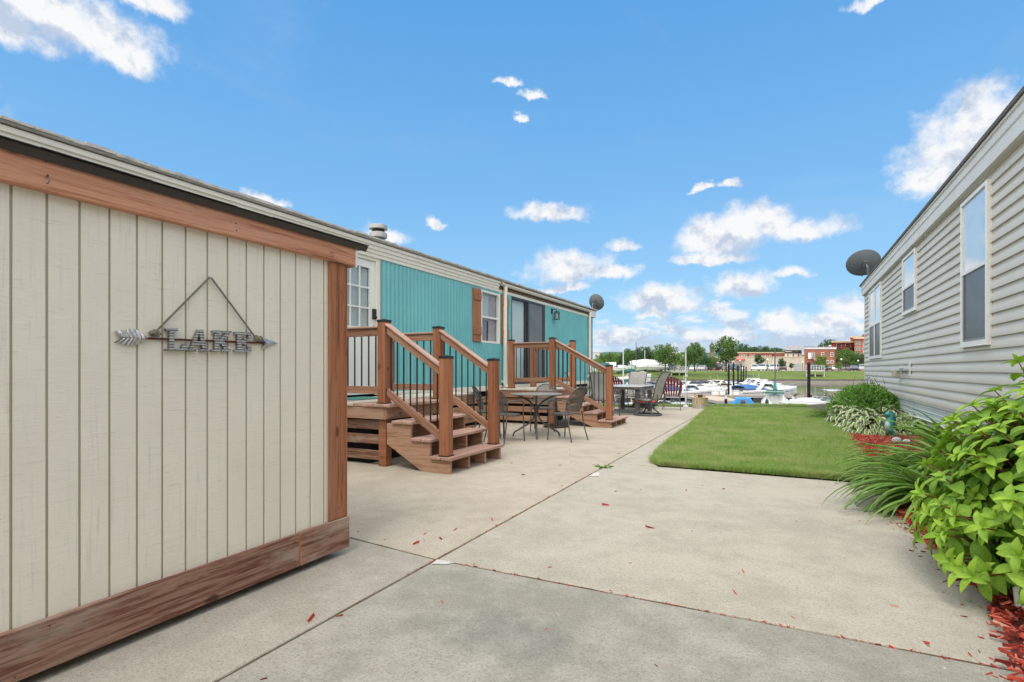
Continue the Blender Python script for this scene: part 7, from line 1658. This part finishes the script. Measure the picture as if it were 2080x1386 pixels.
for px, d, tp, lab in ((1630.5, 133, 737.5, 'globe street lamp left of the viewing platform'), (1709, 140, 731.5, 'globe street lamp before the full round tree'), (1743, 140, 734.5, 'globe street lamp nearest the beige house corner'), (1559, 150, 732, 'globe street lamp in front of the tan wall, centre'), (1503, 140, 734, 'globe street lamp behind the black piling row')): street_lamp(px, d, tp, lab)

# ================================================================ PARKED CARS
def car_paint(name, c): return pm(name, c, tuple(x * 0.85 for x in c), 1.5, 0.25, coat=0.6)
P_wh, P_bk, P_gr, P_si, P_bl, P_dg, P_dr = [car_paint('paint_' + n, c) for n, c in (('white', (0.78, 0.78, 0.77)), ('black', (0.015, 0.016, 0.018)), ('grey', (0.16, 0.17, 0.18)), ('silver', (0.46, 0.47, 0.48)), ('blue', (0.02, 0.08, 0.36)), ('green', (0.04, 0.09, 0.08)), ('navy', (0.02, 0.03, 0.07)))]
M_tyre = pm('tyre', (0.015, 0.015, 0.015), (0.03, 0.03, 0.03), 5, 0.85); M_rim = pm('wheel_rim', (0.42, 0.42, 0.43), (0.3, 0.3, 0.3), 5, 0.35, 0.7)
M_lampw = pm('headlamp', (0.75, 0.75, 0.72), (0.65, 0.65, 0.62), 5, 0.15); M_lampr = pm('tail_lamp', (0.42, 0.02, 0.02), (0.35, 0.015, 0.015), 5, 0.2)
def car(kind, label):
    root = thing('parked_car', label, kind, (0, 0, 0), 0, 'cars parked along the far bank')
    L = {'suv': 4.7, 'sedan': 4.7, 'pickup': 5.6}[kind.split()[-1]]; W_ = 0.93; k = kind.split()[-1]; h = L / 2
    belt = {'suv': 1.08, 'sedan': 0.95, 'pickup': 1.12}[k]; top = {'suv': 1.76, 'sedan': 1.45, 'pickup': 1.85}[k]
    body = [(-h, 0.42), (-h + 0.03, belt - 0.12), (-h + 0.12, belt), (h * 0.42, belt), (h * 0.80, belt - 0.10), (h - 0.06, belt - 0.24), (h, 0.55), (h - 0.04, 0.32), (h * 0.78, 0.26), (-h * 0.9, 0.26)]
    if k == 'pickup': body = [(-h, 0.5), (-h + 0.02, belt - 0.02), (-h + 0.08, belt), (h * 0.45, belt), (h * 0.9, belt - 0.06), (h - 0.04, belt - 0.2), (h, 0.6), (h - 0.04, 0.40), (h * 0.8, 0.34), (-h * 0.9, 0.34)]
    rows = [[(x, -W_ * s_, z) for x, z in body] for s_ in (1, )]
    b = MB()
    lay = []
    for y, ins in ((-W_, 0.06), (-W_ * 0.97, 0.0), (W_ * 0.97, 0.0), (W_, 0.06)):
        cx_ = 0; cz_ = 0.7; lay.append([(x * (1 - ins * 0.35), y, cz_ + (z - cz_) * (1 - ins * 1.4)) for x, z in body])
    b.grid([[r[j] for j in range(len(body))] + [r[0]] for r in lay]); b.f += [tuple(range(len(body))), tuple(len(b.v) - 1 - i - 1 for i in range(len(body)))]
    cabs = {'suv': [(-h + 0.10, belt - 0.02), (-h + 0.28, top - 0.08), (-h + 0.5, top), (h * 0.10, top), (h * 0.28, top - 0.08), (h * 0.52, belt - 0.02)], 'sedan': [(-h + 0.55, belt - 0.02), (-h + 1.25, top - 0.06), (-h + 1.6, top), (h * 0.08, top), (h * 0.2, top - 0.06), (h * 0.56, belt - 0.02)], 'pickup': [(-h * 0.22, belt - 0.02), (-h * 0.18, top - 0.06), (-h * 0.12, top), (h * 0.22, top), (h * 0.30, top - 0.06), (h * 0.50, belt - 0.02)]}[k]
    def cab(inset, y0, dz=0.0): return [[(x, s_ * (y0 - 0.16 * max(0, (z - belt)) / (top - belt) - inset), z + dz) for x, z in cabs] for s_ in (-1, 1)]
    r = cab(0.02, W_ * 0.96); b.grid(r); b.f += [tuple(len(b.v) - 12 + i for i in range(6)), tuple(len(b.v) - 1 - i for i in range(6))]
    if k == 'pickup': b.box(-h + 0.1, -W_ * 0.8, belt - 0.001, -h * 0.26, W_ * 0.8, belt + 0.002)
    b.build('body', P_wh, root, smooth=True, angle=35)
    g_ = MB()
    mid = (cabs[2][0] + cabs[3][0]) / 2
    for s_ in (-1, 1):
        def yy(z): return s_ * (W_ * 0.96 - 0.16 * max(0, (z - belt)) / (top - belt) - 0.02 + 0.012)
        zb, zt = belt + 0.03, top - 0.13; x0b, x1b = cabs[0][0] + 0.25, cabs[5][0] - 0.28; x0t, x1t = cabs[1][0] + 0.2, cabs[4][0] - 0.04
        for a, c_ in ((0.0, 0.46), (0.5, 1.0)): g_.add([(x0b + (x1b - x0b) * a, yy(zb), zb), (x0b + (x1b - x0b) * c_, yy(zb), zb), (x0t + (x1t - x0t) * c_, yy(zt), zt), (x0t + (x1t - x0t) * a, yy(zt), zt)], [(0, 1, 2, 3) if s_ < 0 else (3, 2, 1, 0)])
    for (xa, za), (xb, zb_), o_ in ((cabs[5], cabs[4], 0.015), (cabs[0], cabs[1], -0.015)):
        g_.add([(xa + (xb - xa) * 0.08 + o_, -W_ * 0.84, za + (zb_ - za) * 0.08 + 0.02), (xa + (xb - xa) * 0.08 + o_, W_ * 0.84, za + (zb_ - za) * 0.08 + 0.02), (xa + (xb - xa) * 0.92 + o_, W_ * 0.74, za + (zb_ - za) * 0.92 + 0.02), (xa + (xb - xa) * 0.92 + o_, -W_ * 0.74, za + (zb_ - za) * 0.92 + 0.02)], [(0, 1, 2, 3)])
    g_.build('windows', M_tint, root)
    wr = 0.34 if k != 'pickup' else 0.40
    for x in (-h * 0.62, h * 0.64):
        for s_ in (-1, 1):
            q = Matrix.Rotation(R_(-90 * s_), 4, 'X'); w = MB().lathe([(0.0, -0.12), (wr * 0.9, -0.12), (wr, -0.08), (wr, 0.09), (wr * 0.88, 0.125), (0, 0.125)], (x, s_ * (W_ - 0.11), wr), 18, q).build('wheel', M_tyre, root, smooth=True)
            MB().lathe([(wr * 0.62, 0.1255), (wr * 0.58, 0.135), (0.06, 0.12), (0, 0.13)], (x, s_ * (W_ - 0.11), wr), 14, q).build('rim', M_rim, w, smooth=True)
    for s_ in (-1, 1):
        MB().blob((h - 0.07, s_ * W_ * 0.72, belt - 0.30), (0.10, 0.17, 0.08), 8, 6).build('headlight', M_lampw, root, smooth=True); MB().blob((-h + 0.06, s_ * W_ * 0.82, belt - 0.2), (0.06, 0.10, 0.12), 8, 6).build('tail_light', M_lampr, root, smooth=True)
    return root
SUV = car('suv', 'white suv parked side on at the lawn edge before the tan wall'); SED = car('sedan', 'dark sedan parked at the lawn edge left of the beige house corner'); PIC = car('pickup', 'black pickup parked behind the railed viewing platform')
def park(o, px, d, rz, lab=None, paint=None, copy=True):
    loc = C(rr(px, d), d, 0.845)
    if not copy:
        rz = 57 + rz * 0.6 if rz < 90 else 237 + (rz - 175) * 0.6
        o.location = loc; o.rotation_euler = (0, 0, YAW + R_(rz)); bd = o.children[0]
        if paint: bd.material_slots[0].link = 'OBJECT'; bd.material_slots[0].material = paint
        return o
    rz = 57 + rz * 0.6 if rz < 90 else 237 + (rz - 175) * 0.6
    c = dup(o, loc, YAW + R_(rz), lab)
    for ch in COL.objects:
        if ch.parent == c and ch.name.startswith('body'): ch.material_slots[0].link = 'OBJECT'; ch.material_slots[0].material = paint or P_wh
    return c
park(SUV, 1549, 137, 8, copy=False); park(SED, 1733, 138, 10, paint=P_dr, copy=False); park(PIC, 1655, 149, 175, paint=P_bk, copy=False)
for o, px, d, rz, lab, pt in ((SUV, 1572, 138, 172, 'white suv parked beside the first one, to its right', P_wh), (SUV, 1556, 156, 10, 'charcoal suv in the back row behind the two white suvs', P_gr), (PIC, 1533, 154, 15, 'white pickup in the back row left of the charcoal suv', P_wh), (SUV, 1590, 150, 12, 'black suv in front of the cream building with the black sign', P_bk), (SUV, 1491, 138, 170, 'dark green suv behind the black pilings', P_dg), (PIC, 1463, 148, 5, 'black pickup to the left of the tallest leafy tree trunk', P_bk), (SED, 1505, 150, 8, 'white sedan glimpsed between the black pilings', P_wh),
    (SED, 1687, 160, 10, 'dark sedan parked in front of the brick building', P_bk), (SUV, 1716, 156, 8, 'grey suv under the full round tree', P_si), (SUV, 1753, 137, 175, 'silver suv closest to the beige house corner', P_si), (PIC, 1741, 151, 8, 'bright blue pickup behind the dark sedan', P_bl), (SED, 1697, 150, 10, 'white sedan behind the small light tree', P_wh), (SED, 1672, 151, 172, 'dark car to the right of the black pickup', P_bk),
    (SED, 1427, 139, 6, 'silver sedan parked between the bright crowned tree and the tallest tree', P_si), (SED, 1410, 156, 5, 'white sedan behind the bright crowned tree trunk', P_wh), (SUV, 1441, 152, 170, 'navy suv right of the silver sedan in the second row', P_dr), (SUV, 1366, 148, 8, 'dark suv seen right of the broad leafy tree trunk', P_bk), (SED, 1388, 150, 8, 'charcoal sedan behind the low railed platform', P_gr), (SUV, 1575, 158, 6, 'silver suv in the back row right of the charcoal suv', P_si)):
    park(o, px, d, rz, lab, pt)

# ================================================================ BOATS LAID UP ASHORE AT THE LEFT
M_wrap = pm('shrink_wrap', (0.72, 0.72, 0.72), (0.62, 0.63, 0.64), 1.5, 0.5, bump=0.3)
wy = thing('wrapped_yacht', 'large yacht under white shrink wrap laid up on the far bank', 'boat', C(rr(1318, 132), 132, 0.8), YAW)
rows = hull_rows(9.6, 3.2, 1.3); b = MB().grid(rows); b.f.append(tuple(range(len(rows[0])))); b.v = [(x, y, z + 0.3) for x, y, z in b.v]; b.build('hull', M_gel, wy, smooth=True, local=True)
rr_ = []
for i in range(11):
    f = i / 10; x = -4.85 + 9.7 * f; e = rows[min(14, int(f * 14))][-1]; bw = e[1] + 0.06; h = 1.75 + 1.15 * max(0, math.sin(math.pi * min(1, 0.1 + f * 0.95))) ** 0.55
    rr_.append([(x, -bw, 0.9), (x, -bw, 1.6), (x, -bw * 0.5, h - 0.12), (x, 0, h + 0.05 * math.sin(i * 2.0)), (x, bw * 0.5, h - 0.12), (x, bw, 1.6), (x, bw, 0.9)])
MB().grid(rr_).build('wrap', M_wrap, wy, smooth=True, angle=40, local=True)
b = MB()
for x in (-3.2, -1.0, 1.2, 3.0): b.box(x - 0.1, -1.0, 0, x + 0.1, 1.0, 0.32)
b.build('cradle', M_dark, wy, local=True); MB().tube([(-1.0, 0, 2.8), (-1.0, 0, 5.1)], 0.06, 6).build('antenna', M_gel, wy, local=True)
hb = cruiser('white cabin boat laid up ashore in front of the wrapped yacht', L=8.0, arch=False, canvas=M_gelgrey); hb.location = C(rr(1283, 130), 130, 0.95); hb.rotation_euler = (0, 0, YAW + R_(5))
hc_ = dup(hb, C(rr(1250, 128), 128, 0.9), YAW + R_(12), 'white boat with blue canvas laid up ashore left of the light pole', 0.75, recolor={'grey_gelcoat': M_bluecan}); hc_['group'] = 'boats laid up on the bank'; hb['group'] = 'boats laid up on the bank'
tp = thing('tarped_boat', 'boat under a dark teal tarp laid up at the far left', 'boat', C(rr(1224, 136), 136, 0.82), YAW, 'boats laid up on the bank')
rows = hull_rows(3.4, 1.6, 0.9); b = MB().grid(rows); b.v = [(x, y, z + 0.4) for x, y, z in b.v]; b.build('hull', M_gelgrey, tp, smooth=True, local=True)
MB().grid([[(x, -0.85, 1.1), (x, -0.6, 1.9), (x, 0, 2.1), (x, 0.6, 1.9), (x, 0.85, 1.1)] for x in (-1.7, -0.6, 0.6, 1.6)]).build('tarp', pm('teal_tarp', (0.02, 0.09, 0.10), (0.03, 0.12, 0.13), 3, 0.7, bump=0.3), tp, smooth=True, local=True)
for px, lab in ((1236, 'white box trailer parked at the far left beside the teal tarped boat'), (1245, 'white box trailer parked to the right of the other one')):
    q = thing('trailer', lab, 'trailer', C(rr(px, 138), 138, 0.845), YAW, 'white box trailers')
    MB().box(-0.7, -1.0, 0.45, 0.7, 1.0, 2.2).build('box', M_gel, q, local=True, bevel=0.05); MB().lathe([(0.3, 0), (0.3, 0.2)], (0, -1.05, 0.3), 14, Matrix.Rotation(R_(90), 4, 'X')).build('wheel', M_tyre, q, local=True)
